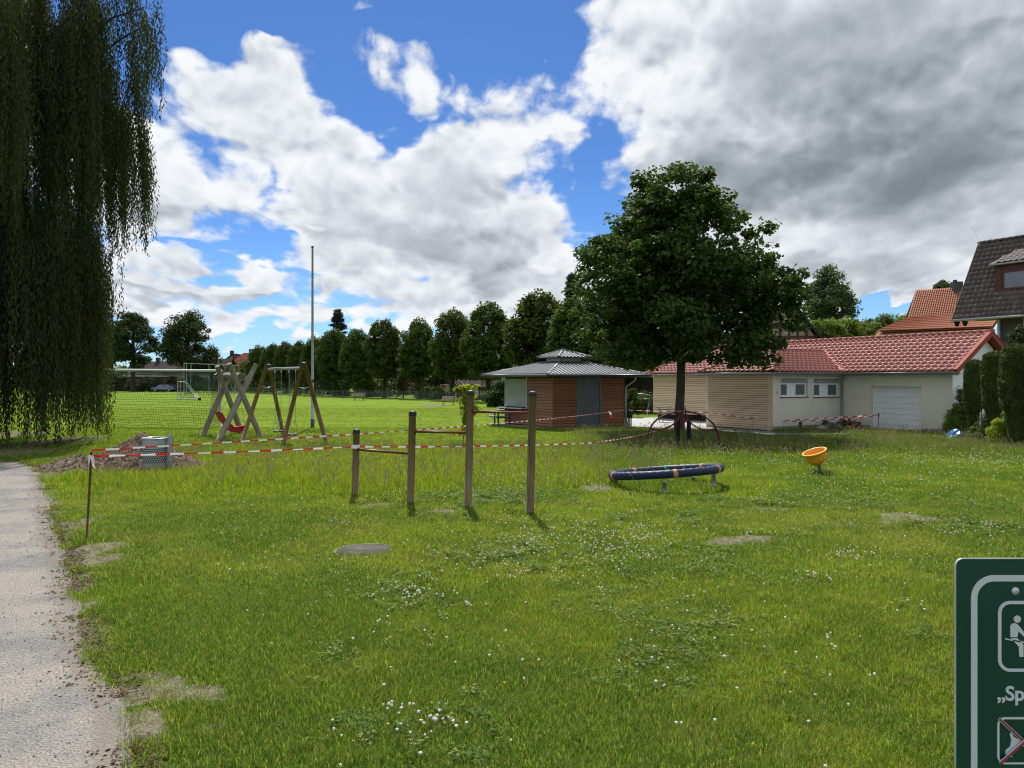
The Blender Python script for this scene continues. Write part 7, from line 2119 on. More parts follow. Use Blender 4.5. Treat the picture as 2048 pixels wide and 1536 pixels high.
# other big trees
def conetree(name, label, px, D, ptop, pw, m_, seed, leaf=.3, n=70, k=26):
    x = (px - 1024) / F * D; z0 = H(x, D); hh = EYE + (HOR - ptop) / F * D - z0; R = pw / 2 / F * D
    t = thing(name, label, 'conifer', (x, D, z0)); r = np.random.default_rng(seed)
    C = []; Rr = []
    mb = MB(); mb.tube([(0, 0, -.3), (0, 0, hh * .5), (0, 0, hh)], [R * .09, R * .06, .02], 8)
    for q in range(n):
        f_ = r.uniform(.12, 1.0); z = hh * f_; rad = R * (1 - f_) ** .75 * r.uniform(.75, 1.15) + .1; a = r.uniform(0, 2 * PI)
        for s in (.3, .55, .8, 1.0):
            C.append((rad * s * math.cos(a), rad * s * math.sin(a), z - rad * .05 + .12 * rad * s * s)); w_ = .13 * R * (1.3 - s) + .25; Rr.append((w_ * 1.3, w_ * 1.3, w_ * .5))
        mb.tube([(0, 0, z), (rad * math.cos(a), rad * math.sin(a), z + .1 * rad)], [.04, .01], 4, cap=False)
    V, Q, v = clump_leaves(np.array(C), np.array(Rr), k, leaf, seed, .5, .35, .1)
    link(bpy.data.objects.new('crown', np_mesh('crown', V, Q, m_, {'v': v})), t)
    mb.build('trunk', M['bark_dark'], t, world=False); return t
conetree('spruce_tree', 'dark pointed spruce top rising behind the lit pollarded lime', 676, 128, 621, 84, M['leaf_conifer'], 3, .42, 110, 22)
conetree('spruce_tree', 'tall dark spruce between the largest lime and the maple', 1144, 92, 548, 90, M['leaf_conifer'], 4, .4, 130, 26)
def wprof(z0, zt_, R, kind=0):
    if kind == 0: fr = [(0, .55), (.12, .9), (.3, 1.0), (.5, .92), (.68, .72), (.84, .45), (.95, .22), (1, .06)]
    elif kind == 1: fr = [(0, .45), (.15, .85), (.35, 1.0), (.6, .86), (.8, .62), (.93, .35), (1, .12)]
    else: fr = [(0, .9), (.2, 1), (.4, .75), (.6, .55), (.8, .32), (1, .05)]
    return [(z0 + (zt_ - z0) * a, R * b_, R * b_) for a, b_ in fr]
def bigtree(name, label, px, D, ptop, pw, pbot, m_, seed, k, per, rad, leaf, trunk, kind=0, cat='tree', shell=.35, limbs=14):
    x = (px - 1024) / F * D; z0 = H(x, D); zt_ = EYE + (HOR - ptop) / F * D - z0; zb = EYE + (HOR - pbot) / F * D - z0; R = pw / 2 / F * D
    return tree(name, label, cat, (x, D, z0), wprof(zb, zt_, R, kind), k, per, rad, leaf, m_, seed, trunk=trunk, bark='bark_dark', limbs=limbs, shell=shell, up=.4, lobes=(max(14, int(k / 3.0)), rad * 1.1, 6, .4), drp=.1, flatten=.65) if k > 45 else tree(name, label, cat, (x, D, z0), wprof(zb, zt_, R, kind), k, per, rad, leaf, m_, seed, trunk=trunk, bark='bark_dark', limbs=limbs, shell=shell, up=.4)
bigtree('broadleaf_tree', 'dark broad tree beyond the goal crossbar, left of the pair', 266, 150, 624, 92, 735, M['leaf_dark'], 41, 90, 85, 1.15, .42, .45, 1)
bigtree('broadleaf_tree', 'dark airy wide tree beyond the goal crossbar, right of the pair', 374, 155, 622, 122, 738, M['leaf_dark'], 42, 120, 75, 1.45, .42, .45, 0, shell=.2)
bigtree('broadleaf_tree', 'dark tree half hidden behind the willow curtain', 212, 158, 650, 70, 730, M['leaf_dark'], 43, 50, 90, 1.4, .42, .4, 1)
bigtree('broadleaf_tree', 'low dark tree joining the airy tree and the brown roofed house', 424, 160, 694, 50, 745, M['leaf_dark'], 44, 40, 80, 1.2, .42, .35, 1)
bigtree('broadleaf_tree', 'tall grey green tree standing alone on the hill right of the maple', 1660, 92, 542, 100, 645, M['leaf_grey'], 45, 130, 100, .85, .30, .35, 0, shell=.15)
bigtree('broadleaf_tree', 'small round treetop above the orange roof beside the chimney', 1887, 98, 560, 44, 590, M['leaf_grey'], 46, 26, 90, .5, .3, .2, 1)
bigtree('broadleaf_tree', 'dark leafy tree behind the gable at the right picture edge', 2040, 38.0, 655, 70, 735, M['leaf_dark'], 47, 40, 130, .32, .12, .08, 1, shell=.2)

# hedge slopes on the hill at the right
for i, (px, D, pt, w_, h_, mm, lb) in enumerate((
    (1638, 80, 645, 3.0, 3.2, 'leaf_hedge', 'light green hedge bush beside the barn gable'),
    (1672, 81, 640, 3.2, 3.6, 'leaf_hedge', 'rounded hedge bush below the tall grey green tree'),
    (1712, 82, 641, 3.2, 3.6, 'leaf_hedge', 'yellow green hedge bush right of the tall tree'),
    (1752, 83, 636, 3.2, 3.8, 'leaf_grey', 'duller hedge bush above the red ridge'),
    (1790, 84, 630, 3.0, 4.2, 'leaf_hedge', 'tallest hedge bush touching the orange roof'),
    (1600, 78, 655, 3.0, 3.0, 'leaf_dark', 'dark hedge bush hidden behind the barn roof'))):
    x = (px - 1024) / F * D; z = H(x, D); h_ = EYE + (HOR - pt) / F * D - z
    shrub('hedge_bush', lb, 'hedge bush', (x, D, z), w_ * 1.0, 1.8, h_, 80, 75, .26, M[mm], 60 + i, 'hedge bushes on the hill behind the clubhouse', prof=[(.0, w_, w_), (.5 * h_, w_ * 1.1, w_ * 1.1), (.85 * h_, w_ * 1.0, w_ * 1.0), (.98 * h_, w_ * .7, w_ * .7)], rad=.6)

# thuja columns
def thuja(label, px, D, pt, r_top, r_mid, pb, seed):
    x = (px - 1024) / F * D; z0 = H(x, D); hh = EYE + (HOR - pt) / F * D - z0
    t = thing('thuja_column', label, 'thuja', (x, D, z0), 0, 'clipped thuja columns at the right edge')
    r = np.random.default_rng(seed); n = 26000
    f_ = r.uniform(0, 1, n) ** .85; a = r.uniform(0, 2 * PI, n)
    prof = np.interp(f_, [0, .12, .35, .42, .7, .9, .975, 1.0], [.42, .46, .55, .92, 1.0, 1.0, .86, .35])
    lump_ = 1 + .16 * (fbm(a * 1.8 + seed, f_ * 9, 1.0, 4, seed, .6) - .5) * 2
    rad = r_mid * prof * lump_ * r.uniform(.80, 1.03, n)
    off_ = np.where(f_ < .4, -.12, 0) * r_mid
    P_ = np.stack([rad * np.cos(a) + off_, rad * np.sin(a), f_ * hh * .97 + .02], 1)
    top = f_ > .985; rr = r_mid * .9 * np.sqrt(r.uniform(0, 1, top.sum())); P_[top, 0] = rr * np.cos(a[top]); P_[top, 1] = rr * np.sin(a[top])
    m_ = 1500; at = r.uniform(0, 2 * PI, m_); rt = r_mid * .88 * np.sqrt(r.uniform(0, 1, m_))
    PT = np.stack([rt * np.cos(at), rt * np.sin(at), hh * (1.0 - .06 * (rt / r_mid) ** 2) + r.normal(0, .035, m_)], 1); P_ = np.concatenate([P_, PT]); a = np.concatenate([a, at]); n += m_
    Nn = np.stack([np.cos(a), np.sin(a), .25 + 0 * a], 1) + r.normal(size=(n, 3)) * .55
    v = np.clip(fbm(a * 3, P_[:, 2] * 3, 1.0, 3, seed) * .9 - .1 + r.uniform(-.25, .35, n), 0, 1)
    V, Q, v = leaves(P_, Nn, .075, .5, v, seed)
    link(bpy.data.objects.new('foliage', np_mesh('foliage', V, Q, M['leaf_thuja'], {'v': v})), t)
    mb = MB(); mb.tube([(0, 0, -.2), (0, 0, hh * .9)], [.09, .03], 8)
    mb.lathe([(r_mid * .40, .02), (r_mid * .5, hh * .35), (r_mid * .84, hh * .45), (r_mid * .86, hh * .85), (r_mid * .7, hh * .96), (.01, hh * .98)], 14)
    mb.build('trunk', M['bark_dark'], t, world=False)
thuja('shortest thuja column, nearest to the white gable', 1949, 29.0, 722, .34, .36, 872, 1)
thuja('middle thuja column standing before the white gable', 1991, 27.2, 705, .42, .45, 885, 2)
thuja('tallest thuja column cut by the right picture edge', 2037, 25.2, 690, .5, .56, 895, 3)
thuja('thuja column just outside beyond the tallest one', 2110, 23.6, 690, .5, .55, 905, 4)
# bushes at the right
shrub('garden_bush', 'dark conical bush against the white gable wall', 'bush', Wg(1923, 31.0), .42, .4, 2.05, 46, 110, .07, M['leaf_thuja'], 71, prof=[(.05, .42, .42), (.7, .45, .45), (1.4, .32, .32), (2.0, .12, .12)], rad=.2)
shrub('garden_bush', 'light green leafy bush beside the cream garage corner', 'bush', Wg(1912, 30.9), .55, .3, 1.35, 50, 90, .075, M['leaf_hedge'], 72, prof=[(.05, .5, .5), (.5, .6, .6), (.95, .42, .42), (1.3, .15, .15)], rad=.22)
shrub('garden_bush', 'bright yellow green bush at the foot of the middle thuja', 'bush', Wg(1996, 26.0), .42, .4, .95, 40, 90, .065, M['leaf_bright'], 73, rad=.18)
shrub('garden_bush', 'grey green bramble growing through the fence between thujas', 'bush', Wg(1972, 27.4), .5, .4, 1.0, 36, 90, .06, M['leaf_grey'], 74, rad=.2)
shrub('garden_bush', 'tall weeds between the right thujas before the chain link fence', 'bush', Wg(2014, 25.8), .3, .3, 1.25, 30, 80, .06, M['leaf_hedge'], 75, rad=.15)
shrub('garden_bush', 'pale shrub behind the chain link fence at the picture edge', 'bush', Wg(2050, 27.0), .8, .6, 1.4, 50, 90, .07, M['leaf_grey'], 76, rad=.25)
shrub('garden_bush', 'low green weeds beside the blue tarpaulin', 'bush', Wg(1952, 28.6), .5, .4, .5, 36, 80, .06, M['leaf_hedge'], 77, rad=.16)
# behind kiosk and fence
for i, (px, D, rx, hh, mm, lb) in enumerate((
    (1005, 64, 1.9, 2.0, 'leaf_dark', 'spreading dark bush at the left rear of the kiosk'),
    (1264, 46, .75, 1.9, 'leaf_lime', 'small yellowish bush right of the kiosk downpipe'),
    (1290, 51, 2.5, 1.2, 'leaf_lime', 'low bush behind the tube frame'),
    (1300, 60, 6.0, 6.5, 'leaf_dark', 'dark tall shrubbery filling the gap right of the kiosk'),
    (1240, 66, 6.0, 6.5, 'leaf_dark', 'dark shrubbery behind the kiosk roof'),
    (1180, 72, 6.0, 5.5, 'leaf_dark', 'dark shrubbery between kiosk and spruce'),
    (763, 106, 4.0, 4.2, 'leaf_dark', 'dark shrub between the timber pole and the narrow lime'),
    (738, 104, 2.0, 4.8, 'leaf_hedge', 'light green shrub glowing left of the cone conifer'),
    (700, 110, 4.5, 5.5, 'leaf_dark', 'dark shrub behind the farther bench'),
    (655, 118, 4.5, 5.5, 'leaf_dark', 'dark shrub between bench and flagpole'),
    (615, 126, 4.5, 5.6, 'leaf_dark', 'dark shrub behind the right swing legs'),
    (572, 134, 5.0, 5.8, 'leaf_dark', 'dark shrub under the lime canopies right of the swing'),
    (530, 142, 5.0, 5.8, 'leaf_dark', 'dark shrub behind the swing crossbar'),
    (494, 150, 4.5, 6.2, 'leaf_lime', 'round shrub at the far end before the red roof'),
    (870, 100, 3.5, 3.6, 'leaf_dark', 'brownish garden bush between two lime trunks'),
    (858, 94, 1.6, 1.5, 'leaf_grey', 'low grey green bush in front of the garden'),
    (878, 90, 1.6, 1.3, 'leaf_hedge', 'low green bush behind the sandy bench'),
    (930, 100, 4.0, 5.2, 'leaf_dark', 'dark garden tree behind the shed roof'),
    (298, 152, 3.5, 2.8, 'leaf_dark', 'rounded garden bush before the brown garages'),
    (270, 154, 2.5, 2.4, 'leaf_dark', 'dark bush before the far left garages'),
    (345, 153, 2.2, 2.6, 'leaf_dark', 'dark bush behind the parked cars'),
    (410, 156, 3.2, 2.6, 'leaf_hedge', 'light bush behind the green ball net'),
    (236, 156, 3.4, 3.8, 'leaf_dark', 'tall dark bush beside the willow curtain'),
    (385, 158, 3.0, 3.6, 'leaf_dark', 'dark bush behind the small goal'),
    (452, 156, 4.0, 3.6, 'leaf_dark', 'dark bush right of the ball catch frame'))):
    x = (px - 1024) / F * D
    lf = .16 if D < 60 else (.26 if D < 90 else .40)
    shrub('garden_shrub', lb, 'shrub', (x, D, -.25), rx, rx * .6, hh, 34, 80, lf, M[mm], 100 + i, 'shrubs beyond the field fence')
x = (807 - 1024) / F * 96
conetree('cone_conifer', 'small golden tipped cone shaped conifer beside the timber pole', 807, 96, 739, 30, M['leaf_thuja'], 9, .2, 60, 26)
# far tree belt closing the horizon, reads as one mass
r = np.random.default_rng(77); n = 620
a = r.uniform(-1.15, 1.15, n); D = r.uniform(205, 250, n); X_ = np.tan(a * .9) * D * .9
C = np.stack([X_, D, gh(X_, D) + r.uniform(-.5, 7.0, n)], 1); R = np.stack([r.uniform(3, 6, n), r.uniform(3, 6, n), r.uniform(2, 4.2, n)], 1)
V, Q, v = clump_leaves(C, R, 70, 1.4, 78, .4, .7, .4)
o = link(bpy.data.objects.new('distant_woods', np_mesh('distant_woods', V, Q, M['leaf_grey'], {'v': v}))); tag(o, kind='stuff')

# ================================================================== GROUND COVER
def grass_mat(name, trans=0.5, straw=0.0, gloss=.12):
    m, b, out = new_mat(name)
    a = b.n('ShaderNodeAttribute', attribute_name='tint', attribute_type='INSTANCER').outputs['Color']
    v = b.n('ShaderNodeAttribute', attribute_name='v').outputs['Fac']
    hs = b.n('ShaderNodeHueSaturation'); b.l(a, hs.inputs['Color']); b.l(b.ss(v, 0, 1, .60, 1.62, False), hs.inputs['Value'])
    b.l(b.ss(v, 0, 1, .515, .478, False), hs.inputs['Hue'])
    col = b.mix(b.m('MULTIPLY', b.ss(v, .80, .84), .75), hs.outputs[0], (.36, .32, .15, 1))
    d_ = pri(b, col, .7, 0, gloss)
    t = b.n('ShaderNodeBsdfTranslucent'); b.l(b.mix(1.0, col, (1.35, 1.45, .55, 1), 'MULTIPLY'), t.inputs[0])
    mx = b.n('ShaderNodeMixShader'); mx.inputs[0].default_value = trans
    b.l(d_, mx.inputs[1]); b.l(t.outputs[0], mx.inputs[2]); b.l(mx.outputs[0], out.inputs[0]); return m
M['grass'] = grass_mat('grass_blade')
def plain(name, c1, trans=.3):
    m, b, out = new_mat(name); d_ = pri(b, rgba(c1), .6, 0, .3); t = b.n('ShaderNodeBsdfTranslucent'); t.inputs[0].default_value = rgba(c1)
    mx = b.n('ShaderNodeMixShader'); mx.inputs[0].default_value = trans; b.l(d_, mx.inputs[1]); b.l(t.outputs[0], mx.inputs[2]); b.l(mx.outputs[0], out.inputs[0]); return m
M['clover_white'] = plain('white_clover_head', (.72, .70, .62)); M['flower_yellow'] = plain('yellow_petal', (.75, .55, .02)); M['stalk'] = plain('pale_stalk', (.22, .20, .09)); M['clover_leaf'] = grass_mat('clover_leaf', .35)
M['litter'] = mat('dry_leaf_litter', (.17, .11, .07), (.09, .06, .038), 8, 1.0, rand=.3, spec=.05); M['pebble'] = mat('path_pebble', (.42, .40, .37), (.22, .21, .20), 8, .9, rand=.4)

def blades(n, h, spread, w, lean, seed, curve=.35):
    r = np.random.default_rng(seed); V = []; T = []; vv = []
    for i in range(n):
        a = r.uniform(0, 2 * PI); q = spread * math.sqrt(r.uniform()); x, y = q * math.cos(a), q * math.sin(a)
        hh = h * r.uniform(.45, 1.15); la = a + r.normal(0, .9); ln = lean * r.uniform(.2, 1.4) * hh; dx, dy = math.cos(la), math.sin(la)
        fa = r.uniform(0, 2 * PI); wx, wy = math.cos(fa) * w * .5, math.sin(fa) * w * .5
        b0 = len(V); m1 = (x + dx * ln * curve, y + dy * ln * curve, hh * .55)
        V += [(x - wx, y - wy, -.01), (x + wx, y + wy, -.01), (m1[0] - wx * .8, m1[1] - wy * .8, m1[2]), (m1[0] + wx * .8, m1[1] + wy * .8, m1[2]), (x + dx * ln, y + dy * ln, hh * (1 - .25 * min(1, lean)))]
        T += [(b0, b0 + 1, b0 + 3), (b0, b0 + 3, b0 + 2), (b0 + 2, b0 + 3, b0 + 4)]; vv += [r.uniform()] * 5
    return V, T, vv
def proto(name, V, T, vv, mats, mi=None):
    me = np_mesh(name, np.array(V, dtype=float), np.array(T), mats[0], {'v': np.array(vv)})
    for m_ in mats[1:]: me.materials.append(m_)
    if mi is not None: me.polygons.foreach_set('material_index', np.array(mi, dtype=np.int32))
    return bpy.data.objects.new(name, me)
def scatter(name, X_, Y_, scale, protos, tints, seed, kind='stuff', tiltmax=.25, zoff=0.0, zs=None):
    r = np.random.default_rng(seed); n = len(X_)
    Z_ = (gh(X_, Y_) if zs is None else zs) + zoff
    me = bpy.data.meshes.new(name); me.vertices.add(n); me.vertices.foreach_set('co', np.stack([X_, Y_, Z_], 1).astype(np.float32).ravel())
    at = me.attributes.new('rot', 'FLOAT_VECTOR', 'POINT'); at.data.foreach_set('vector', np.stack([r.normal(0, tiltmax * .5, n), r.normal(0, tiltmax * .5, n), r.uniform(0, 2 * PI, n)], 1).astype(np.float32).ravel())
    at = me.attributes.new('scl', 'FLOAT_VECTOR', 'POINT'); at.data.foreach_set('vector', np.ascontiguousarray(scale, dtype=np.float32).ravel())
    at = me.attributes.new('idx', 'INT', 'POINT'); at.data.foreach_set('value', r.integers(0, len(protos), n).astype(np.int32))
    c4 = np.ones((n, 4), dtype=np.float32); c4[:, :3] = tints
    at = me.attributes.new('tint', 'FLOAT_COLOR', 'POINT'); at.data.foreach_set('color', c4.ravel())
    o = link(bpy.data.objects.new(name, me)); tag(o, kind=kind)
    col = bpy.data.collections.new(name + '_pieces')
    for p in protos: col.objects.link(p)
    ng = bpy.data.node_groups.new(name + '_spread', 'GeometryNodeTree')
    ng.interface.new_socket('Geometry', in_out='INPUT', socket_type='NodeSocketGeometry'); ng.interface.new_socket('Geometry', in_out='OUTPUT', socket_type='NodeSocketGeometry')
    gi = ng.nodes.new('NodeGroupInput'); go = ng.nodes.new('NodeGroupOutput')
    ip = ng.nodes.new('GeometryNodeInstanceOnPoints'); ci = ng.nodes.new('GeometryNodeCollectionInfo')
    ci.inputs['Collection'].default_value = col; ci.inputs['Separate Children'].default_value = True; ci.inputs['Reset Children'].default_value = True
    def na(nm, ty):
        a_ = ng.nodes.new('GeometryNodeInputNamedAttribute'); a_.data_type = ty; a_.inputs['Name'].default_value = nm; return a_.outputs['Attribute']
    L = ng.links.new
    L(gi.outputs[0], ip.inputs['Points']); L(ci.outputs[0], ip.inputs['Instance']); ip.inputs['Pick Instance'].default_value = True
    L(na('idx', 'INT'), ip.inputs['Instance Index']); L(na('rot', 'FLOAT_VECTOR'), ip.inputs['Rotation']); L(na('scl', 'FLOAT_VECTOR'), ip.inputs['Scale'])
    L(ip.outputs[0], go.inputs[0])
    md = o.modifiers.new('spread', 'NODES'); md.node_group = ng
    return o

def zone(D0, D1, dens, seed, k=.80, marg=1.6):
    r = np.random.default_rng(seed)
    A = (k * (D1 ** 2 - D0 ** 2)) + 2 * marg * (D1 - D0); n = int(A * dens)
    D = np.sqrt(r.uniform(D0 ** 2, D1 ** 2, n)); x = r.uniform(-1, 1, n) * (k * D + marg)
    return x, D, r
def vary(c, r, s=.16):
    n = len(c); return np.clip(c * (1 + r.normal(0, s, (n, 1))) * (1 + r.normal(0, .06, (n, 3))), .003, 1)
yard_x = [p.x for p in yard]
def blocked(x, y):
    """where no grass grows: path, yard, kiosk, clubhouse"""
    b_ = on_path(x, y) > .5
    def inside(poly):
        res = np.zeros(len(x), dtype=bool); j = len(poly) - 1
        for i in range(len(poly)):
            xi, yi = poly[i][0], poly[i][1]; xj, yj = poly[j][0], poly[j][1]
            c_ = ((yi > y) != (yj > y)) & (x < (xj - xi) * (y - yi) / (yj - yi + 1e-12) + xi); res ^= c_; j = i
        return res
    for poly in ([(p.x, p.y) for p in yard], [(p.x, p.y) for p in sl], [(p.x, p.y) for p in (P3 , P4, P5, P6, P6 - d * 13, P0 + nn * 6, P0, Q1, P2)]):
        b_ |= inside(poly)
    b_ |= ((x - (731 - 1024) / F * 9.2) ** 2 + (y - 9.25) ** 2) < .37 ** 2
    b_ |= ((x + 9.2) / 1.65) ** 2 + ((y - 18.3) / 1.2) ** 2 < 1
    return b_
def grass_zone(nm, D0, D1, dens, seed, protos_s, protos_t, hs_=1.0, rs=1.0):
    x, y, r = zone(D0, D1, dens, seed)
    ok = ~blocked(x, y); x, y = x[ok], y[ok]
    ba = bare(x, y); keep = r.uniform(0, 1, len(x)) > ba * .90; x, y = x[keep], y[keep]
    e = x - path_edge(y)
    edge = (e > -.02) & (e < .5) & (y < PATH_END + .4)
    keep = ~edge | (r.uniform(0, 1, len(x)) < (.35 + e)); x, y = x[keep], y[keep]
    tl_ = tall(x, y); n = len(x)
    T = vary(tint(x, y), r, .14)
    hn = fbm(x, y, 1.1, 4, 61, .6)
    far_mown = smooth(26, 30, y) * smooth(5, 2.5, x - y * .02)
    isT = r.uniform(0, 1, n) < tl_ * .62
    hh = (.55 + 1.1 * hn) * r.uniform(.75, 1.25, n) * (1 - .55 * far_mown)
    cl_m = clover(x, y); hh = hh * (1 - .25 * cl_m) * (1 - .35 * bare(x, y))
    s = np.stack([r.uniform(.8, 1.25, n) * rs] * 2 + [hh * hs_], 1)
    a = ~isT
    scatter(nm, x[a], y[a], s[a], protos_s, T[a], seed + 1)
    if isT.any():
        s2 = np.stack([r.uniform(.8, 1.2, n) * rs] * 2 + [r.uniform(.6, 1.2, n) * (.55 + .6 * tl_) * (.7 + .6 * hn)], 1)
        scatter('long_' + nm, x[isT], y[isT], s2[isT], protos_t, T[isT], seed + 2)
def mkprotos(nm, cnt, n, h, spread, w, lean, s0, m_='grass'):
    return [proto(nm, *blades(n, h, spread, w, lean, s0 + i), [M[m_]]) for i in range(cnt)]
near_s = mkprotos('grass_tuft', 8, 17, .056, .050, .0036, .85, 200)
mid_s = mkprotos('grass_tuft', 6, 17, .062, .085, .0058, .7, 220)
far_s = mkprotos('grass_tuft', 4, 16, .075, .17, .012, .5, 240)
near_t = mkprotos('long_tuft', 5, 15, .21, .06, .0045, .40, 260)
mid_t = mkprotos('long_tuft', 5, 18, .175, .10, .0065, .35, 280)
far_t = mkprotos('long_tuft', 4, 20, .16, .17, .011, .35, 300)
grass_zone('grass', 3.2, 7.5, 1150, 501, near_s, near_t)
grass_zone('grass', 7.5, 13.0, 480, 511, near_s, near_t, 1.05, 1.35)
grass_zone('grass', 13.0, 21.0, 230, 521, mid_s, mid_t)
grass_zone('grass', 21.0, 36.0, 82, 531, far_s, far_t)
x, y, r = zone(36, 62, 14, 541); ok = ~blocked(x, y); x, y = x[ok], y[ok]
scatter('grass', x, y, np.stack([r.uniform(1.2, 1.8, len(x))] * 2 + [r.uniform(.25, .6, len(x))], 1), far_s, vary(tint(x, y), r, .1), 542)

# clover leaves: flat round leaflets hugging the turf
def cloverproto(seed):
    r = np.random.default_rng(seed); n = 16; V = []; T = []; vv = []
    for i in range(n):
        a = r.uniform(0, 2 * PI); q = .07 * math.sqrt(r.uniform()); cx, cy, cz = q * math.cos(a), q * math.sin(a), r.uniform(.02, .055); u = r.uniform(); rot = r.uniform(0, 2)
        for k in range(3):
            t0 = rot + k * 2 * PI / 3; L_ = r.uniform(.009, .014); b0 = len(V); pr = (math.cos(t0), math.sin(t0)); pp = (-pr[1], pr[0])
            V += [(cx, cy, cz), (cx + pr[0] * L_ * .6 + pp[0] * L_ * .5, cy + pr[1] * L_ * .6 + pp[1] * L_ * .5, cz + .003), (cx + pr[0] * L_ * 1.1, cy + pr[1] * L_ * 1.1, cz + r.uniform(-.003, .004)), (cx + pr[0] * L_ * .6 - pp[0] * L_ * .5, cy + pr[1] * L_ * .6 - pp[1] * L_ * .5, cz + .003)]
            T += [(b0, b0 + 1, b0 + 2), (b0, b0 + 2, b0 + 3)]; vv += [u] * 4
    return proto('clover_patch', V, T, vv, [M['clover_leaf']])
cps = [cloverproto(400 + i) for i in range(4)]
for (D0, D1, dn_, sc_, sd) in ((3.2, 7.5, 420, 1.0, 601), (7.5, 14, 190, 1.5, 603), (14, 22, 60, 2.4, 605)):
    x, y, r = zone(D0, D1, dn_, sd); cm = clover(x, y) * (1 - tall(x, y)); k = (r.uniform(0, 1, len(x)) < cm * .9) & ~blocked(x, y) & (bare(x, y) < .4); x, y = x[k], y[k]
    T = vary(np.tile([[.086, .155, .028]], (len(x), 1)), r, .15)
    scatter('clover', x, y, np.stack([r.uniform(.8, 1.2, len(x)) * sc_] * 3, 1), cps, T, sd + 1, tiltmax=.3)
# flowers
def flower(seed, m_, rh=.0092, h=.07):
    bm = bmesh.new(); bmesh.ops.create_icosphere(bm, subdivisions=2, radius=rh)
    r = random.Random(seed)
    for v in bm.verts: v.co = v.co * r.uniform(.85, 1.15); v.co.z = v.co.z * .85 + h; v.co.x += .006 * (seed % 3 - 1)
    me0 = bpy.data.meshes.new('head'); bm.to_mesh(me0); bm.free()
    V = [tuple(v.co) for v in me0.vertices]; T = [tuple(p.vertices) for p in me0.polygons]; mi = [0] * len(T); b0 = len(V)
    V += [(-.0012, 0, 0), (.0012, 0, 0), (.001, 0, h), (-.001, 0, h)]; T += [(b0, b0 + 1, b0 + 2), (b0, b0 + 2, b0 + 3)]; mi += [1, 1]
    bpy.data.meshes.remove(me0)
    return proto('clover_flower', V, T, [.5] * len(V), [m_, M['stalk']], mi)
def flowers(name, spec, protos, seed, uni=None, sc_=1.0):
    r = np.random.default_rng(seed); X_ = []; Y_ = []
    for (px, py, rx, ry, n) in spec:
        n = int(n * .75)
        # uneven: gather around a few sub-centres
        sub = r.normal(0, .55, (max(3, n // 9), 2))
        for i in range(n):
            if r.uniform() < .6: c_ = sub[r.integers(len(sub))]; qx, qy = c_[0] + r.normal(0, .13), c_[1] + r.normal(0, .13)
            else: qx, qy = r.normal(0, .55), r.normal(0, .55)
            x_ = px + qx * rx; y_ = min(max(py + qy * ry, 870), 1640); D = 2.2 * F / (y_ - HOR); X_.append((x_ - 1024) / F * D); Y_.append(D)
    X_ = np.array(X_); Y_ = np.array(Y_)
    if uni:
        D = np.sqrt(r.uniform(3.8 ** 2, 22 ** 2, uni)); X_ = np.concatenate([X_, r.uniform(-.5, 1, uni) * .8 * D]); Y_ = np.concatenate([Y_, D])
    ok = ~blocked(X_, Y_); X_, Y_ = X_[ok], Y_[ok]
    s = r.uniform(.75, 1.25, len(X_)) * sc_ * (1 + .28 * smooth(8, 24, Y_)); hgt = r.uniform(.7, 1.5, len(X_)) * (1 + 1.6 * tall(X_, Y_))
    scatter(name, X_, Y_, np.stack([s, s, s * .5 + hgt * .5], 1), protos, np.ones((len(X_), 3)), seed + 1, tiltmax=.35)
FS = [(1180, 1110, 210, 45, 330), (1100, 1130, 200, 60, 140), (960, 1150, 120, 40, 70), (840, 1210, 110, 50, 60), (760, 1240, 60, 60, 24), (850, 1490, 90, 38, 42), (1280, 1075, 160, 26, 120), (1130, 980, 130, 26, 150), (1010, 975, 60, 22, 70),
      (1590, 950, 210, 34, 190), (1830, 925, 170, 26, 260), (1990, 925, 90, 24, 120), (1760, 985, 200, 30, 150), (1950, 1075, 90, 30, 70), (1700, 1135, 110, 24, 46), (1620, 1185, 70, 20, 22), (1660, 1330, 24, 18, 8), (1820, 1260, 50, 50, 9),
      (640, 935, 130, 22, 70), (260, 948, 70, 10, 50), (470, 935, 90, 16, 40), (1450, 905, 150, 14, 110), (1300, 915, 110, 16, 70), (1310, 1420, 40, 20, 5), (900, 1020, 120, 20, 50), (680, 1055, 60, 20, 24), (1440, 1330, 160, 60, 14), (1550, 1010, 120, 16, 50)]
flowers('clover_flowers', FS, [flower(i, M['clover_white']) for i in range(4)], 701, uni=1100)
flowers('buttercups', [(985, 948, 14, 8, 9), (1545, 905, 60, 12, 45), (1600, 925, 60, 14, 25), (1900, 1010, 120, 50, 20), (1700, 1100, 150, 50, 16), (690, 940, 60, 12, 8)], [flower(20 + i, M['flower_yellow'], .008, .11) for i in range(3)], 711, uni=60)
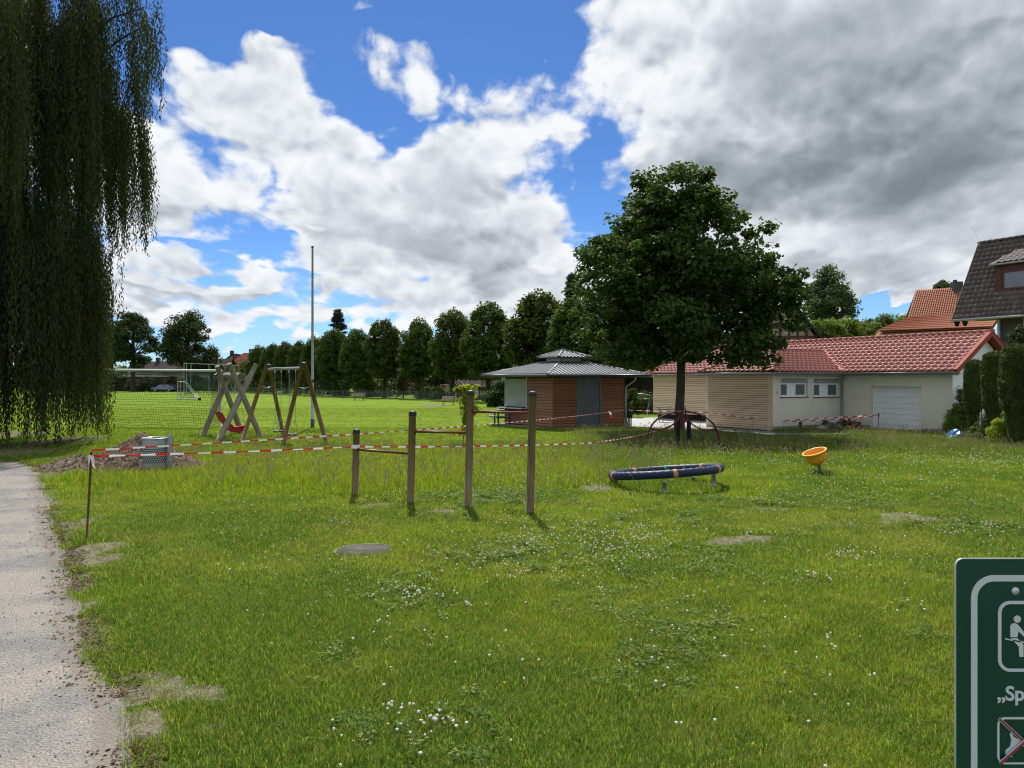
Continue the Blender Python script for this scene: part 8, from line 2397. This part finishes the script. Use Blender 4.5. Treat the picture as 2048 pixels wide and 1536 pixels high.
# grass stalks with seed heads standing above the long grass
def stalkproto(seed):
    r = np.random.default_rng(seed); V = []; T = []; vv = []
    for i in range(5):
        a = r.uniform(0, 2 * PI); x0, y0 = r.normal(0, .08, 2); h = r.uniform(.25, .42); dx, dy = .12 * math.cos(a), .12 * math.sin(a); w_ = .0022; fa = r.uniform(0, PI); wx, wy = w_ * math.cos(fa), w_ * math.sin(fa); b0 = len(V)
        V += [(x0 - wx, y0 - wy, 0), (x0 + wx, y0 + wy, 0), (x0 + dx + wx, y0 + dy + wy, h), (x0 + dx - wx, y0 + dy - wy, h)]; T += [(b0, b0 + 1, b0 + 2), (b0, b0 + 2, b0 + 3)]
        k = 3.2; V += [(x0 + dx - wx * k, y0 + dy - wy * k, h * .84), (x0 + dx + wx * k, y0 + dy + wy * k, h * .84), (x0 + dx * 1.15, y0 + dy * 1.15, h * 1.05)]; T += [(b0 + 4, b0 + 5, b0 + 6)]; vv += [.95] * 7
    return proto('seed_stalk', V, T, vv, [M['stalk']])
x, y, r = zone(12.5, 34, 5, 721); k = (r.uniform(0, 1, len(x)) < tall(x, y)) & ~blocked(x, y); x, y = x[k], y[k]
scatter('grass_stalks', x, y, np.stack([r.uniform(.8, 1.2, len(x)) * (1 + y / 30)] * 2 + [r.uniform(.7, 1.1, len(x))], 1), [stalkproto(800 + i) for i in range(4)], np.ones((len(x), 3)), 722)
# weeds round the posts, legs and walls
wx, wy, wh = [], [], []
def ringw(cx, cy, rad, n, h):
    r = np.random.default_rng(int(cx * 100 + cy * 31) & 0xffff)
    for i in range(n): a = r.uniform(0, 2 * PI); q = rad * r.uniform(.3, 1); wx.append(cx + q * math.cos(a)); wy.append(cy + q * math.sin(a)); wh.append(h * r.uniform(.6, 1.2))
for p_ in pos: ringw(p_.x, p_.y, .26, 26, .55)
ringw(2.99, 14.95, .95, 260, .62); ringw(G(1645, 948).x, G(1645, 948).y, .3, 40, .8); ringw(G(340, 945).x, G(340, 945).y, .35, 40, .7); ringw(G(731, 1102).x, G(731, 1102).y + .0, .0, 0, 0)
for f_ in feet: ringw(f_[0].x, f_[0].y, .35, 26, 1.0)
for q in ((-11.05, 28.1), (-9.93, 29.8), (-11.45, 31.9), (-12.5, 30.15), (5.3, 24.1), (5.8, 24.9), (G(925, 893).x, G(925, 893).y), (-8.7, 33), (7.17, 32)): ringw(q[0], q[1], .6, 50, 1.1)
for q in range(150):
    r_1 = rnd.random(); p_ = P3.lerp(P4, r_1) + d * rnd.uniform(.05, .5); wx.append(p_.x); wy.append(p_.y); wh.append(rnd.uniform(.4, .9))
    p_ = P4.lerp(P5, r_1) - nn * rnd.uniform(.05, .5); (wx.append(p_.x), wy.append(p_.y), wh.append(rnd.uniform(.3, 1.0)))
    p_ = Vector((rnd.uniform(16.0, 19.5), rnd.uniform(24, 29.5), 0)); (wx.append(p_.x), wy.append(p_.y), wh.append(rnd.uniform(.8, 1.6)))
    p_ = Vector((rnd.uniform(-23, -13), rnd.uniform(23.5, 33), 0)); (wx.append(p_.x), wy.append(p_.y), wh.append(rnd.uniform(.6, 1.5)))
wx, wy, wh = map(np.array, (wx, wy, wh)); r = np.random.default_rng(5)
scatter('weeds', wx, wy, np.stack([r.uniform(.9, 1.4, len(wx))] * 2 + [wh], 1), mid_t, vary(np.tile([[.095, .160, .026]], (len(wx), 1)), r, .2), 731)
# litter and pebbles
def bits(seed, m_, w_, h_):
    r = np.random.default_rng(seed); V = []; T = []
    for i in range(3):
        cx, cy = r.normal(0, .03, 2); s = w_ * r.uniform(.5, 1); a = r.uniform(0, PI); b0 = len(V)
        V += [(cx + s * math.cos(a), cy + s * math.sin(a), h_ * .2), (cx - s * .5 * math.sin(a), cy + s * .5 * math.cos(a), h_), (cx - s * math.cos(a), cy - s * math.sin(a), h_ * .3), (cx + s * .5 * math.sin(a), cy - s * .5 * math.cos(a), h_ * .5)]
        T += [(b0, b0 + 1, b0 + 2), (b0, b0 + 2, b0 + 3)]
    return proto('litter_bit', V, T, [.5] * len(V), [m_])
r = np.random.default_rng(91); n = 2600
y = 3.4 + (PATH_END - 3.4) * r.uniform(0, 1, n) ** 1.3; x = path_edge(y) + np.abs(r.normal(0, .14, n)) * np.sign(r.uniform(-.35, 1, n))
k = fbm(x, y, 1.3, 3, 93) > .44; x, y = x[k], y[k]
scatter('leaf_litter', x, y, np.stack([r.uniform(.5, 1.1, len(x))] * 3, 1), [bits(900 + i, M['litter'], .022, .014) for i in range(4)], np.ones((len(x), 3)), 92, zoff=.012)
def pebproto(seed):
    r = random.Random(seed); mb = rocks(1, lambda q: (0, 0, .002), .011, seed, None); return bpy.data.objects.new('pebble', mb.mesh('pebble', M['pebble']))
n = 9000; y = 3.4 + (PATH_END - 3.4) * r.uniform(0, 1, n) ** 1.5; x = path_edge(y) - np.abs(r.normal(0, 1, n)) * 1.1 + .05
k = x > -.8 * y - 1; x, y = x[k], y[k]
scatter('pebbles', x, y, np.stack([r.uniform(.4, 1.4, len(x)) ** 1.5] * 3, 1), [pebproto(950 + i) for i in range(5)], np.ones((len(x), 3)), 94, zoff=.014)
n = 26000; x, y, rr_ = zone(3.4, 21, 60, 96); k = (bare(x, y) > .5) & ~blocked(x, y); x, y = x[k], y[k]
scatter('pebbles', x, y, np.stack([rr_.uniform(.5, 1.6, len(x))] * 3, 1), [pebproto(970 + i) for i in range(4)], np.ones((len(x), 3)), 97, zoff=.003)
